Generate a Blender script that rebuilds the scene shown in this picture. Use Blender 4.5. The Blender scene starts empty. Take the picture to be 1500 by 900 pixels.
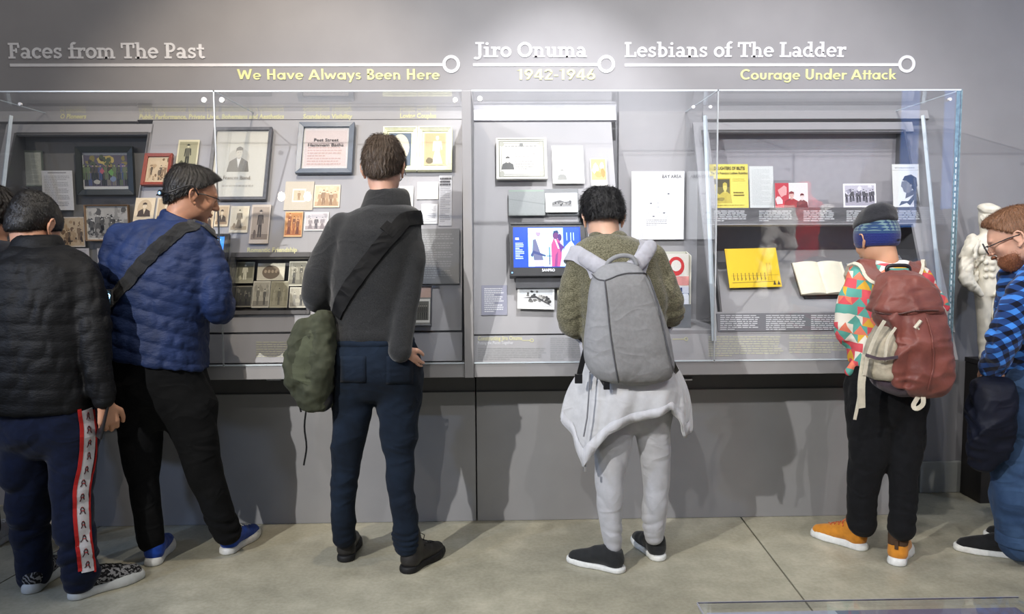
import bpy, math, random
import numpy as np
from mathutils import Vector, Matrix, Quaternion

# ------------------------------------------------------------------ camera
F = 1167.0; PITCH = math.radians(4.8); YAW = math.radians(1.4); ROLL = math.radians(-0.36); EYE = 1.42
def _basis():
    cy, sy, cp, sp = math.cos(YAW), math.sin(YAW), math.cos(PITCH), math.sin(PITCH)
    fwd = np.array([sy*cp, cy*cp, -sp]); right = np.array([cy, -sy, 0.]); up = np.cross(right, fwd)
    cr, sr = math.cos(ROLL), math.sin(ROLL)
    return right*cr+up*sr, -right*sr+up*cr, fwd
CR, CU, CF = _basis()
CAM = np.array([0, 0, EYE])
SC = bpy.context.scene; COL = SC.collection
cam_d = bpy.data.cameras.new('camera'); cam = bpy.data.objects.new('camera', cam_d); COL.objects.link(cam)
cam_d.sensor_fit = 'HORIZONTAL'; cam_d.sensor_width = 36.0; cam_d.lens = 36.0*F/1500.0
cam_d.clip_start = 0.05; cam_d.clip_end = 60
cam.matrix_world = Matrix(((CR[0], CU[0], -CF[0], 0), (CR[1], CU[1], -CF[1], 0), (CR[2], CU[2], -CF[2], EYE), (0, 0, 0, 1)))
SC.camera = cam

# ------------------------------------------------------------------ world, lamps, exposure
W = bpy.data.worlds.new('gallery_ambient'); SC.world = W; W.use_nodes = True
bg = W.node_tree.nodes['Background']; bg.inputs[0].default_value = (0.86, 0.90, 1.0, 1); bg.inputs[1].default_value = 0.22
SC.view_settings.view_transform = 'Standard'; SC.view_settings.look = 'None'
SC.view_settings.exposure = 0.0; SC.view_settings.gamma = 1.0; SC.view_settings.use_curve_mapping = False
SC.cycles.max_bounces = 8; SC.cycles.diffuse_bounces = 3; SC.cycles.transparent_max_bounces = 16
SC.cycles.caustics_reflective = False; SC.cycles.caustics_refractive = False
SC.cycles.use_denoising = True

def spot(name, loc, aim, power, color, angle=50, blend=0.5, radius=0.05):
    l = bpy.data.lights.new(name, 'SPOT'); l.energy = power; l.color = color
    l.spot_size = math.radians(angle); l.spot_blend = blend; l.shadow_soft_size = radius
    o = bpy.data.objects.new(name, l); COL.objects.link(o); o.location = loc
    o.rotation_euler = (Vector(aim)-Vector(loc)).to_track_quat('-Z', 'Y').to_euler()
    return o
def area(name, loc, aim, power, color, sx, sy):
    l = bpy.data.lights.new(name, 'AREA'); l.energy = power; l.color = color; l.shape = 'RECTANGLE'; l.size = sx; l.size_y = sy
    o = bpy.data.objects.new(name, l); COL.objects.link(o); o.location = loc
    o.rotation_euler = (Vector(aim)-Vector(loc)).to_track_quat('-Z', 'Y').to_euler()
    return o
NEUT = (1.0, 0.97, 0.93); WARM = (1.0, 0.86, 0.70); BLUE = (0.45, 0.62, 1.0)
# far track behind the visitors (casts their shadows forward and to the right) and near track that washes the cases
for loc, aim, p, c, ang in (((-2.9, -0.5, 3.5), (0.85, 4.0, 0.8), 1000, NEUT, 54), ((-0.7, -0.7, 3.7), (0.7, 4.0, 1.2), 190, NEUT, 46), ((1.1, -0.6, 3.7), (1.7, 4.0, 1.1), 210, NEUT, 46),
                            ((-3.6, -0.3, 3.6), (-1.7, 4.2, 1.7), 110, WARM, 46), ((3.0, -0.2, 3.6), (2.5, 4.0, 0.9), 110, NEUT, 44),
                            ((0.45, 2.7, 3.75), (0.35, 4.1, 1.8), 340, (1., .985, .99), 44), ((-1.05, 2.6, 3.75), (-1.1, 4.1, 1.7), 190, WARM, 64), ((1.5, 2.6, 3.75), (1.55, 4.1, 1.6), 110, (1, .96, .97), 60)):
    spot('track_spotlight', loc, aim, p, c, ang, 0.7, 0.03)
spot('blue_spotlight', (-3.6, 0.9, 3.1), (0.4, 3.6, 0.5), 170, BLUE, 60, 0.6, 0.06)
spot('blue_spotlight', (-4.6, 1.4, 2.2), (-1.6, 3.3, 0.7), 90, BLUE, 60, 0.8, 0.1)
spot('blue_spotlight', (5.5, 1.6, 3.6), (3.3, 4.3, 1.8), 170, (0.62, 0.74, 1.0), 60, 0.9, 0.1)
spot('mannequin_fill_spot', (2.6, 3.0, 4.0), (2.3, 1.2, 1.2), 2200, NEUT, 34, 0.5, 0.05)  # added lamp, brightens the dress form so its reflection shows
area('overhead_fill', (0.7, 2.9, 4.5), (0.8, 3.0, 0), 70, (1.0, 0.97, 0.90), 4.5, .8)  # unseen fill added above the walkway to lighten the floor

# ------------------------------------------------------------------ helpers: pixels to points
def ray(px, py): return CF + CR*((px-750)/F) + CU*((450-py)/F)
def P(px, py, Y):
    d = ray(px, py); return CAM + d*(Y/d[1])
def PZ(px, py, Z=0.):
    d = ray(px, py); return CAM + d*((Z-EYE)/d[2])
def ppm(p):                      # pixels per metre at a point
    return F/float((np.asarray(p)-CAM) @ CF)

# ------------------------------------------------------------------ helpers: objects
def tag(o, label=None, cat=None, group=None, kind=None):
    if label: o['label'] = label
    if cat: o['category'] = cat
    if group: o['group'] = group
    if kind: o['kind'] = kind
    return o
def empty(name, loc=(0, 0, 0), mw=None):
    o = bpy.data.objects.new(name, None); COL.objects.link(o); o.empty_display_size = 0.1
    if mw is not None: o.matrix_world = mw
    else: o.location = loc
    return o
def mesh_obj(name, verts, faces, mat, parent=None, smooth=False, loc=None, mw=None, cols=None):
    me = bpy.data.meshes.new(name)
    if isinstance(faces, np.ndarray):
        v = np.asarray(verts, dtype=np.float32); n, k = faces.shape
        me.vertices.add(len(v)); me.vertices.foreach_set('co', v.ravel())
        me.loops.add(n*k); me.loops.foreach_set('vertex_index', faces.astype(np.int32).ravel())
        me.polygons.add(n); me.polygons.foreach_set('loop_start', np.arange(0, n*k, k, dtype=np.int32))
        me.update(calc_edges=True); me.validate()
    else:
        me.from_pydata([tuple(map(float, v)) for v in verts], [], faces); me.update()
    if smooth: me.polygons.foreach_set('use_smooth', np.ones(len(me.polygons), dtype=bool))
    if cols is not None:
        a = me.color_attributes.new('Col', 'FLOAT_COLOR', 'CORNER')
        arr = np.repeat(np.array([(c[0], c[1], c[2], 1.0) for c in cols], dtype=np.float32), [len(f) for f in faces], axis=0)
        a.data.foreach_set('color', arr.ravel())
    me.materials.append(mat)
    o = bpy.data.objects.new(name, me); COL.objects.link(o)
    if parent is not None: o.parent = parent
    if mw is not None: o.matrix_world = mw
    elif loc is not None: o.location = loc
    return o
class MB:
    """collects simple solids into one mesh"""
    def __init__(s): s.v = []; s.f = []
    def quadbox(s, c8):
        b = len(s.v); s.v += [tuple(map(float, c)) for c in c8]
        s.f += [tuple(b+i for i in q) for q in ((0, 3, 2, 1), (4, 5, 6, 7), (0, 1, 5, 4), (1, 2, 6, 5), (2, 3, 7, 6), (3, 0, 4, 7))]; return s
    def box(s, a, b):
        x0, y0, z0 = a; x1, y1, z1 = b
        return s.quadbox([(x0, y0, z0), (x1, y0, z0), (x1, y1, z0), (x0, y1, z0), (x0, y0, z1), (x1, y0, z1), (x1, y1, z1), (x0, y1, z1)])
    def prism(s, poly, off):     # poly: 3D points, off: extrusion vector
        n = len(poly); b = len(s.v); off = np.asarray(off, float)
        s.v += [tuple(map(float, p)) for p in poly] + [tuple(map(float, np.asarray(p)+off)) for p in poly]
        s.f += [tuple(b+i for i in range(n))[::-1], tuple(b+n+i for i in range(n))]
        s.f += [(b+i, b+(i+1) % n, b+n+(i+1) % n, b+n+i) for i in range(n)]; return s
    def tube(s, pts, r, seg=8, caps=True):
        pts = [np.asarray(p, float) for p in pts]; n = len(pts); b = len(s.v)
        rr = r if hasattr(r, '__len__') else [r]*n
        t0 = pts[1]-pts[0]; up = np.array([0, 0, 1.]) if abs(t0[2]) < .9*np.linalg.norm(t0) else np.array([1., 0, 0])
        u = np.cross(t0, up); u /= np.linalg.norm(u)
        for i in range(n):
            t = pts[min(i+1, n-1)]-pts[max(i-1, 0)]; t /= np.linalg.norm(t)+1e-12
            u = u-t*(u@t); u /= np.linalg.norm(u)+1e-12; w = np.cross(t, u)
            for k in range(seg):
                a = 2*math.pi*k/seg; s.v.append(tuple(pts[i]+rr[i]*(math.cos(a)*u+math.sin(a)*w)))
        for i in range(n-1):
            for k in range(seg):
                s.f.append((b+i*seg+k, b+i*seg+(k+1) % seg, b+(i+1)*seg+(k+1) % seg, b+(i+1)*seg+k))
        if caps:
            s.f.append(tuple(b+k for k in range(seg))[::-1]); s.f.append(tuple(b+(n-1)*seg+k for k in range(seg)))
        return s
    def disc(s, c, n, r, h, seg=16):
        n = np.asarray(n, float); n /= np.linalg.norm(n); c = np.asarray(c, float)
        return s.tube([c, c+n*h], r, seg)
    def ring(s, c, u, v, r0, r1, off, seg=40):
        c = np.asarray(c, float); u = np.asarray(u, float); v = np.asarray(v, float); off = np.asarray(off, float); b = len(s.v)
        for k in range(seg):
            a = 2*math.pi*k/seg; d = math.cos(a)*u+math.sin(a)*v
            s.v += [tuple(c+d*r0), tuple(c+d*r1), tuple(c+d*r1+off), tuple(c+d*r0+off)]
        for k in range(seg):
            i = b+4*k; j = b+4*((k+1) % seg)
            s.f += [(i+m, j+m, j+(m+1) % 4, i+(m+1) % 4) for m in range(4)]
        return s
    def build(s, name, mat, parent=None, smooth=False, base=None, bevel=0.0):
        v = s.v
        if base is not None: v = [tuple(np.asarray(p)-np.asarray(base)) for p in v]
        o = mesh_obj(name, v, s.f, mat, parent, smooth)
        if base is not None and parent is None: o.location = base
        if bevel > 0:
            m = o.modifiers.new('bevel', 'BEVEL'); m.width = bevel; m.segments = 2; m.limit_method = 'ANGLE'
        return o

# ------------------------------------------------------------------ helpers: materials
MATS = {}
def rgb(r, g, b):                # sRGB 0-255 to linear
    return tuple(((c/255.)/12.92 if c/255. <= .04045 else ((c/255.+.055)/1.055)**2.4) for c in (r, g, b))
class N:
    def __init__(s, name):
        s.m = bpy.data.materials.new(name); s.m.use_nodes = True; s.t = s.m.node_tree
        s.b = s.t.nodes['Principled BSDF']; s.out = s.t.nodes['Material Output']
    def n(s, t, **kw):
        o = s.t.nodes.new(t)
        for k, v in kw.items():
            if k.startswith('i_'): o.inputs[k[2:].replace('_', ' ')].default_value = v
            else: setattr(o, k, v)
        return o
    def l(s, a, b): s.t.links.new(a, b)
    def math(s, op, a, b=None, c=None):
        o = s.t.nodes.new('ShaderNodeMath'); o.operation = op
        for i, x in enumerate((a, b, c)):
            if x is None: continue
            if hasattr(x, 'is_output'): s.l(x, o.inputs[i])
            else: o.inputs[i].default_value = x
        return o.outputs[0]
    def coord(s, scale=(1, 1, 1), rot=(0, 0, 0), kind='Object'):
        tc = s.n('ShaderNodeTexCoord'); mp = s.n('ShaderNodeMapping'); s.l(tc.outputs[kind], mp.inputs[0])
        mp.inputs['Scale'].default_value = scale; mp.inputs['Rotation'].default_value = rot
        return mp.outputs[0]
    def noise(s, vec, scale, detail=3, rough=.5):
        o = s.n('ShaderNodeTexNoise'); s.l(vec, o.inputs['Vector']); o.inputs['Scale'].default_value = scale
        o.inputs['Detail'].default_value = detail; o.inputs['Roughness'].default_value = rough; return o.outputs['Fac']
    def ramp(s, fac, stops, interp='LINEAR'):
        o = s.n('ShaderNodeValToRGB'); s.l(fac, o.inputs[0]); r = o.color_ramp; r.interpolation = interp
        while len(r.elements) < len(stops): r.elements.new(0.5)
        for e, (p, c) in zip(r.elements, stops): e.position = p; e.color = (*c, 1)
        return o.outputs[0]
    def mix(s, fac, a, b, blend='MIX'):
        o = s.n('ShaderNodeMix', data_type='RGBA', blend_type=blend)
        for k, x in ((0, fac), (6, a), (7, b)):
            if hasattr(x, 'is_output'): s.l(x, o.inputs[k])
            else: o.inputs[k].default_value = (*x, 1) if isinstance(x, tuple) else x
        return o.outputs[2]
    def bump(s, h, strength=.3, dist=.002):
        o = s.n('ShaderNodeBump'); s.l(h, o.inputs['Height']); o.inputs['Strength'].default_value = strength
        o.inputs['Distance'].default_value = dist; s.l(o.outputs[0], s.b.inputs['Normal'])
    def base(s, c):
        if hasattr(c, 'is_output'): s.l(c, s.b.inputs['Base Color'])
        else: s.b.inputs['Base Color'].default_value = (*c, 1)
    def set(s, rough=.6, spec=.4, metal=0., sheen=0., coat=0.):
        b = s.b.inputs; b['Roughness'].default_value = rough; b['Specular IOR Level'].default_value = spec
        b['Metallic'].default_value = metal; b['Sheen Weight'].default_value = sheen; b['Coat Weight'].default_value = coat
        return s
def flat(name, col, rough=.6, spec=.4, var=.06, scale=30., bump=0., bscale=200., metal=0., sheen=0., coat=0., stretch=(1, 1, 1)):
    if name in MATS: return MATS[name]
    m = N(name); v = m.coord(stretch); f = m.noise(v, scale)
    d = tuple(c*(1-var*1.6) for c in col); e = tuple(min(1, c*(1+var*1.6)) for c in col)
    m.base(m.ramp(f, [(.3, d), (.7, e)])); m.set(rough, spec, metal, sheen, coat)
    if bump > 0: m.bump(m.noise(v, bscale, 2), bump, .002)
    MATS[name] = m.m; return m.m
def glow(name, col, strength):
    m = N(name); m.base((0, 0, 0)); m.b.inputs['Emission Color'].default_value = (*col, 1); m.b.inputs['Emission Strength'].default_value = strength
    return m.m
def print_mat(name, mottle=.08, rough=.5, emit=0.):
    m = N(name); a = m.n('ShaderNodeAttribute', attribute_name='Col'); v = m.coord()
    f = m.noise(v, 160, 4, .6)
    c = m.mix(1.0, a.outputs['Color'], m.ramp(f, [(.25, (1-mottle*2,)*3), (.75, (1.0,)*3)]), 'MULTIPLY')
    m.base(c); m.set(rough, .35)
    if emit:
        m.l(a.outputs['Color'], m.b.inputs['Emission Color']); m.b.inputs['Emission Strength'].default_value = emit; m.base((.01, .01, .012)); m.set(.2, .5)
    return m.m
def glass_mat(name, tint=(.985, .992, 1.0), refl=.035):
    m = N(name); t = m.n('ShaderNodeBsdfTransparent'); t.inputs[0].default_value = (*tint, 1)
    g = m.n('ShaderNodeBsdfGlossy'); g.inputs['Roughness'].default_value = .01
    fr = m.n('ShaderNodeLayerWeight'); fr.inputs[0].default_value = .5
    mx = m.n('ShaderNodeMixShader'); m.l(m.math('ADD', m.math('MULTIPLY', m.math('POWER', fr.outputs['Facing'], 5.), .6), refl), mx.inputs[0])
    m.l(t.outputs[0], mx.inputs[1]); m.l(g.outputs[0], mx.inputs[2]); m.l(mx.outputs[0], m.out.inputs['Surface'])
    return m.m

# ------------------------------------------------------------------ signed-distance modelling
def smin(a, b, k):
    if k <= 0: return np.minimum(a, b)
    h = np.clip(.5+.5*(b-a)/k, 0, 1); return b+(a-b)*h-k*h*(1-h)
def catmull(rows, sub=3):
    r = np.asarray(rows, float)
    if len(r) < 3 or sub < 2: return r
    e = np.vstack([2*r[0]-r[1], r, 2*r[-1]-r[-2]]); out = []
    for i in range(1, len(e)-2):
        for j in range(sub):
            t = j/sub; p0, p1, p2, p3 = e[i-1], e[i], e[i+1], e[i+2]
            out.append(.5*((2*p1)+(-p0+p2)*t+(2*p0-5*p1+4*p2-p3)*t*t+(-p0+3*p1-3*p2+p3)*t**3))
    out.append(r[-1]); return np.array(out)
class Chain:
    """tube through points with radii; flat=(unit vector, factor) squashes it along one direction"""
    def __init__(s, nodes, k=.02, flat=None, quilt=None, sub=2, r0=0., op='+'):
        s.n = catmull([list(n[0])+[n[1]] for n in nodes], sub); s.k = k; s.flat = flat; s.quilt = quilt; s.op = op
        s.n[:, 3] += r0
    def bbox(s):
        r = s.n[:, 3:4]*(max(1, s.flat[1]) if s.flat else 1)+s.k+.012
        return (s.n[:, :3]-r).min(0), (s.n[:, :3]+r).max(0)
    def d(s, X, Y, Z):
        best = None; acc = 0.
        fl = s.flat
        if fl: u = np.asarray(fl[0], float); u = u/np.linalg.norm(u); g = 1/fl[1]-1
        for i in range(len(s.n)-1):
            a, b = s.n[i, :3], s.n[i+1, :3]; ra, rb = s.n[i, 3], s.n[i+1, 3]; ba = b-a; L2 = float(ba@ba)+1e-12; L = math.sqrt(L2)
            px, py, pz = X-a[0], Y-a[1], Z-a[2]
            t = np.clip((px*ba[0]+py*ba[1]+pz*ba[2])/L2, 0, 1)
            qx, qy, qz = px-ba[0]*t, py-ba[1]*t, pz-ba[2]*t
            if fl:
                c = (qx*u[0]+qy*u[1]+qz*u[2])*g; qx = qx+c*u[0]; qy = qy+c*u[1]; qz = qz+c*u[2]
            r = ra+(rb-ra)*t
            if s.quilt: r = r+s.quilt[1]*(np.sqrt(np.abs(np.sin((acc+L*t)*math.pi/s.quilt[0])))-.6)
            acc += L
            dd = np.sqrt(qx*qx+qy*qy+qz*qz)-r
            best = dd if best is None else np.minimum(best, dd)
        return best
class Stack:
    """vertical body of elliptical slices; rows (z, xc, yc, rx, ry)"""
    def __init__(s, rows, k=.03, n=2.3, quilt=None, tilt=0., round_=.02, sub=4, op='+', yaw=0.):
        r = sorted(rows, key=lambda q: q[0]); s.r = catmull(r, sub); s.r = s.r[np.argsort(s.r[:, 0])]
        s.k = k; s.e = n; s.quilt = quilt; s.tilt = tilt; s.ro = round_; s.op = op; s.yaw = yaw
    def bbox(s):
        m = np.maximum(s.r[:, 3:5].max(1), .01)+s.k+.015
        return (np.array([(s.r[:, 1]-m).min(), (s.r[:, 2]-m).min(), s.r[0, 0]-s.k-.03]),
                np.array([(s.r[:, 1]+m).max(), (s.r[:, 2]+m).max(), s.r[-1, 0]+s.k+.03]))
    def d(s, X, Y, Z):
        z = Z.ravel(); c = [np.interp(z, s.r[:, 0], s.r[:, i]).reshape(Z.shape) for i in range(1, 5)]
        rx, ry = np.maximum(c[2], .004), np.maximum(c[3], .004)
        dx, dy = X-c[0], Y-c[1]
        if s.yaw: ca, sa = math.cos(s.yaw), math.sin(s.yaw); dx, dy = dx*ca+dy*sa, -dx*sa+dy*ca
        if s.quilt:
            q = s.quilt[1]*(np.sqrt(np.abs(np.sin((Z+s.tilt*dx)*math.pi/s.quilt[0])))-.6); rx = rx+q; ry = ry+q
        a = np.abs(dx)/rx; b = np.abs(dy)/ry
        g = (a**s.e+b**s.e)**(1/s.e)
        dist = np.hypot(dx, dy); dd = dist*(1-1/np.maximum(g, 1e-3)); dd = np.where(g < .15, -np.minimum(rx, ry)+0*dd, dd)
        cap = np.maximum(Z-s.r[-1, 0], s.r[0, 0]-Z)
        ro = s.ro; A = dd+ro; B = cap+ro
        return np.minimum(np.maximum(A, B), 0)+np.sqrt(np.maximum(A, 0)**2+np.maximum(B, 0)**2)-ro
class Ell:
    def __init__(s, c, r, R=None, k=.01, op='+'):
        s.c = np.asarray(c, float); s.rr = np.asarray(r, float); s.R = np.eye(3) if R is None else np.asarray(R); s.k = k; s.op = op
    def bbox(s):
        m = s.rr.max()+s.k+.012; return s.c-m, s.c+m
    def d(s, X, Y, Z):
        x, y, z = X-s.c[0], Y-s.c[1], Z-s.c[2]; R = s.R
        a, b, c = [(x*R[0, i]+y*R[1, i]+z*R[2, i]) for i in range(3)]
        k0 = np.sqrt((a/s.rr[0])**2+(b/s.rr[1])**2+(c/s.rr[2])**2)
        k1 = np.sqrt((a/s.rr[0]**2)**2+(b/s.rr[1]**2)**2+(c/s.rr[2]**2)**2)+1e-9
        return k0*(k0-1)/k1
class Box:
    """rounded box: centre, half sizes, rotation columns, rounding"""
    def __init__(s, c, h, R=None, ro=.01, k=.0, op='+'):
        s.c = np.asarray(c, float); s.h = np.asarray(h, float); s.R = np.eye(3) if R is None else np.asarray(R); s.ro = ro; s.k = k; s.op = op
    def bbox(s):
        m = np.linalg.norm(s.h)+s.k+.01; return s.c-m, s.c+m
    def d(s, X, Y, Z):
        x, y, z = X-s.c[0], Y-s.c[1], Z-s.c[2]; R = s.R
        q = [np.abs(x*R[0, i]+y*R[1, i]+z*R[2, i])-s.h[i]+s.ro for i in range(3)]
        return np.sqrt(sum(np.maximum(a, 0)**2 for a in q))+np.minimum(np.maximum(np.maximum(q[0], q[1]), q[2]), 0)-s.ro
class Poly:
    """extruded polygon in the XZ plane between y0 and y1"""
    def __init__(s, pts, y0, y1, op='&', k=.0, ro=0.):
        s.p = np.asarray(pts, float); s.y = (y0, y1); s.op = op; s.k = k; s.ro = ro
    def bbox(s):
        a, b = s.p.min(0), s.p.max(0); m = .02+s.k+s.ro
        return np.array([a[0]-m, s.y[0]-m, a[1]-m]), np.array([b[0]+m, s.y[1]+m, b[1]+m])
    def d(s, X, Y, Z):
        x, z = np.broadcast_arrays(X, Z); n = len(s.p); dd = np.full(x.shape, 1e9); sg = np.ones(x.shape)
        for i in range(n):
            a, b = s.p[i], s.p[i-1]; e = b-a; wx, wz = x-a[0], z-a[1]
            t = np.clip((wx*e[0]+wz*e[1])/(e@e+1e-12), 0, 1); dd = np.minimum(dd, (wx-e[0]*t)**2+(wz-e[1]*t)**2)
            c1 = z >= a[1]; c2 = z < b[1]; c3 = e[0]*wz > e[1]*wx
            sg = np.where((c1 & c2 & c3) | (~c1 & ~c2 & ~c3), -sg, sg)
        A = sg*np.sqrt(dd)-s.ro; B = np.maximum(Y-s.y[1], s.y[0]-Y)
        return np.maximum(A, B)
class Half:
    """half space n.(x-p) < 0"""
    def __init__(s, p, n, op='&', k=.0): s.p = np.asarray(p, float); s.nn = np.asarray(n, float)/np.linalg.norm(n); s.op = op; s.k = k
    def bbox(s): return None
    def d(s, X, Y, Z): return (X-s.p[0])*s.nn[0]+(Y-s.p[1])*s.nn[1]+(Z-s.p[2])*s.nn[2]
def wob(X, Y, Z, sc, seed, n=5, warp=.6):
    """cheap smooth pseudo noise in -1..1"""
    rs = np.random.RandomState(seed); o = 0
    for i in range(n):
        d = rs.randn(3); d /= np.linalg.norm(d); e = rs.randn(3); f = sc*rs.uniform(.6, 1.5); ph = rs.uniform(0, 6.28, 2)
        o = o+np.sin(f*(X*d[0]+Y*d[1]+Z*d[2])+ph[0]+warp*np.sin(.7*sc*(X*e[0]+Y*e[1]+Z*e[2])+ph[1]))
    return o/n*1.4
class Field:
    def __init__(s, prims, h, grow=0., disp=None):
        bb = [p.bbox() for p in prims if p.op == '+']
        lo = np.min([b[0] for b in bb], 0)-grow-2*h; hi = np.max([b[1] for b in bb], 0)+grow+2*h
        s.o = lo; s.h = h; s.n = np.ceil((hi-lo)/h).astype(int)+1
        s.a = np.full(s.n, .5, np.float32)
        for p in prims:
            b = p.bbox()
            if p.op == '&' or b is None: sl = [(0, n) for n in s.n]
            else:
                g = grow if p.op == '+' else 0
                i0 = np.clip(np.floor((b[0]-g-lo)/h).astype(int)-1, 0, s.n); i1 = np.clip(np.ceil((b[1]+g-lo)/h).astype(int)+2, 0, s.n)
                sl = list(zip(i0, i1))
                if any(a >= c for a, c in sl): continue
            ax = [(lo[i]+h*np.arange(*sl[i])).astype(np.float32) for i in range(3)]
            X, Y, Z = ax[0][:, None, None], ax[1][None, :, None], ax[2][None, None, :]
            d = p.d(X, Y, Z); v = s.a[sl[0][0]:sl[0][1], sl[1][0]:sl[1][1], sl[2][0]:sl[2][1]]
            if p.op == '+': v[...] = smin(v, d-grow, p.k)
            elif p.op == '-': v[...] = -smin(-v, d, p.k)
            else: v[...] = -smin(-v, -d, p.k)
        if disp is not None:
            m = np.abs(s.a) < .035; I = np.nonzero(m); c = [lo[i]+h*I[i] for i in range(3)]
            s.a[m] += disp(*c).astype(np.float32)
    def sample(s, p):
        q = (np.asarray(p, float)-s.o)/s.h; q = np.clip(q, 0, s.n-1.001); i = q.astype(int); f = q-i; o = 0
        for dx in (0, 1):
            for dy in (0, 1):
                for dz in (0, 1):
                    w = (f[..., 0] if dx else 1-f[..., 0])*(f[..., 1] if dy else 1-f[..., 1])*(f[..., 2] if dz else 1-f[..., 2])
                    o = o+w*s.a[i[..., 0]+dx, i[..., 1]+dy, i[..., 2]+dz]
        return o
    def grad(s, p):
        e = s.h; g = np.stack([s.sample(p+np.eye(3)[i]*e)-s.sample(p-np.eye(3)[i]*e) for i in range(3)], -1)
        return g/(np.linalg.norm(g, axis=-1, keepdims=True)+1e-9)
    def hit(s, px, py, off=.003, near=2.4):
        """first point of the surface behind a picture pixel"""
        d = ray(px, py); d = d/np.linalg.norm(d); t = np.arange(near, 4.6, .004); q = CAM+d*t[:, None]
        inside = ((q > s.o+s.h*2) & (q < s.o+s.h*(s.n-3))).all(1); v = np.where(inside, s.sample(q), 1.); k = np.nonzero(v < 0)[0]
        if len(k) == 0: k = [int(np.argmin(v))]
        return s.push(q[k[0]][None], off, 6)[0]
    def push(s, p, off, it=5):    # bring points to distance off from the surface
        p = np.array(p, float)
        for _ in range(it): p = p+(off-s.sample(p))[..., None]*s.grad(p)*.8
        return p
    def mesh(s):
        f = s.a; f[0] = f[-1] = .1; f[:, 0] = f[:, -1] = .1; f[:, :, 0] = f[:, :, -1] = .1
        S = f < 0; c = S[:-1, :-1, :-1].astype(np.int8).copy()
        for dx in (0, 1):
            for dy in (0, 1):
                for dz in (0, 1):
                    if dx+dy+dz: c += S[dx:S.shape[0]-1+dx, dy:S.shape[1]-1+dy, dz:S.shape[2]-1+dz]
        m = (c > 0) & (c < 8); I = np.array(np.nonzero(m)); nv = I.shape[1]
        cn = [(x, y, z) for x in (0, 1) for y in (0, 1) for z in (0, 1)]
        val = {q: f[I[0]+q[0], I[1]+q[1], I[2]+q[2]] for q in cn}
        acc = np.zeros((nv, 3)); cnt = np.zeros(nv)
        for a in cn:
            for ax in range(3):
                if a[ax]: continue
                b = tuple(1 if i == ax else a[i] for i in range(3)); va, vb = val[a], val[b]
                w = (va < 0) != (vb < 0); t = np.where(w, va/np.where(w, va-vb, 1), 0)
                q = np.array(a, float)[None, :].repeat(nv, 0); q[:, ax] += t; acc += q*w[:, None]; cnt += w
        V = (I.T+acc/cnt[:, None])*s.h+s.o
        idx = np.full(m.shape, -1, np.int64); idx[m] = np.arange(nv); Q = []
        for ax in range(3):
            u, w = (ax+1) % 3, (ax+2) % 3
            sa = [slice(None)]*3; sb = [slice(None)]*3; sa[ax] = slice(0, -1); sb[ax] = slice(1, None)
            A, B = S[tuple(sa)], S[tuple(sb)]; e = np.array(np.nonzero(A != B)).T
            e = e[(e[:, u] > 0) & (e[:, w] > 0) & (e[:, u] < S.shape[u]-1) & (e[:, w] < S.shape[w]-1)]
            ins = A[tuple(e.T)]
            def g(du, dw):
                q = e.copy(); q[:, u] -= du; q[:, w] -= dw; return idx[tuple(q.T)]
            q = np.stack([g(1, 1), g(0, 1), g(0, 0), g(1, 0)], 1); q[~ins] = q[~ins][:, ::-1]; Q.append(q)
        Q = np.vstack(Q); Q = Q[(Q >= 0).all(1)]
        return V, Q
def sdf(name, prims, mat, parent, base, h=.006, grow=0., disp=None, keep=False, smooth_it=0):
    fl = Field(prims, h, grow, disp); V, Q = fl.mesh()
    o = mesh_obj(name, V-np.asarray(base), Q, mat, parent, smooth=True)
    return (o, fl) if keep else o
def ribbon(name, pts, width, thick, mat, parent, base, field=None, off=.004, wdir=None, seg=4, sub=4):
    """a flat strap along pts; laid on a field's surface when one is given"""
    c = catmull(pts, sub); n = len(c)
    if field is not None: c = field.push(c, off)
    t = np.gradient(c, axis=0); t /= np.linalg.norm(t, axis=1, keepdims=True)+1e-9
    if field is not None: nn = field.grad(c)
    else: nn = np.tile(np.asarray(wdir, float), (n, 1))
    side = np.cross(t, nn); side /= np.linalg.norm(side, axis=1, keepdims=True)+1e-9
    nn = np.cross(side, t); V = []; rows = []
    us = np.linspace(-.5, .5, seg+1)
    for lay in (0, 1):
        for u in us:
            q = c+side*width*u
            if field is not None: q = field.push(q, off+lay*thick, 4)
            else: q = q+nn*thick*(lay-.5)
            rows.append(q)
    k = len(rows); V = np.stack(rows, 1).reshape(-1, 3); loop = list(range(seg+1))+list(range(2*seg+1, seg, -1)); fc = []
    for i in range(n-1):
        for j in range(len(loop)):
            a, b = loop[j], loop[(j+1) % len(loop)]; fc.append((i*k+a, i*k+b, (i+1)*k+b, (i+1)*k+a))
    fc.append(tuple(loop)[::-1]); fc.append(tuple((n-1)*k+q for q in loop))
    return mesh_obj(name, V-np.asarray(base), fc, mat, parent, smooth=False)

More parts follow.
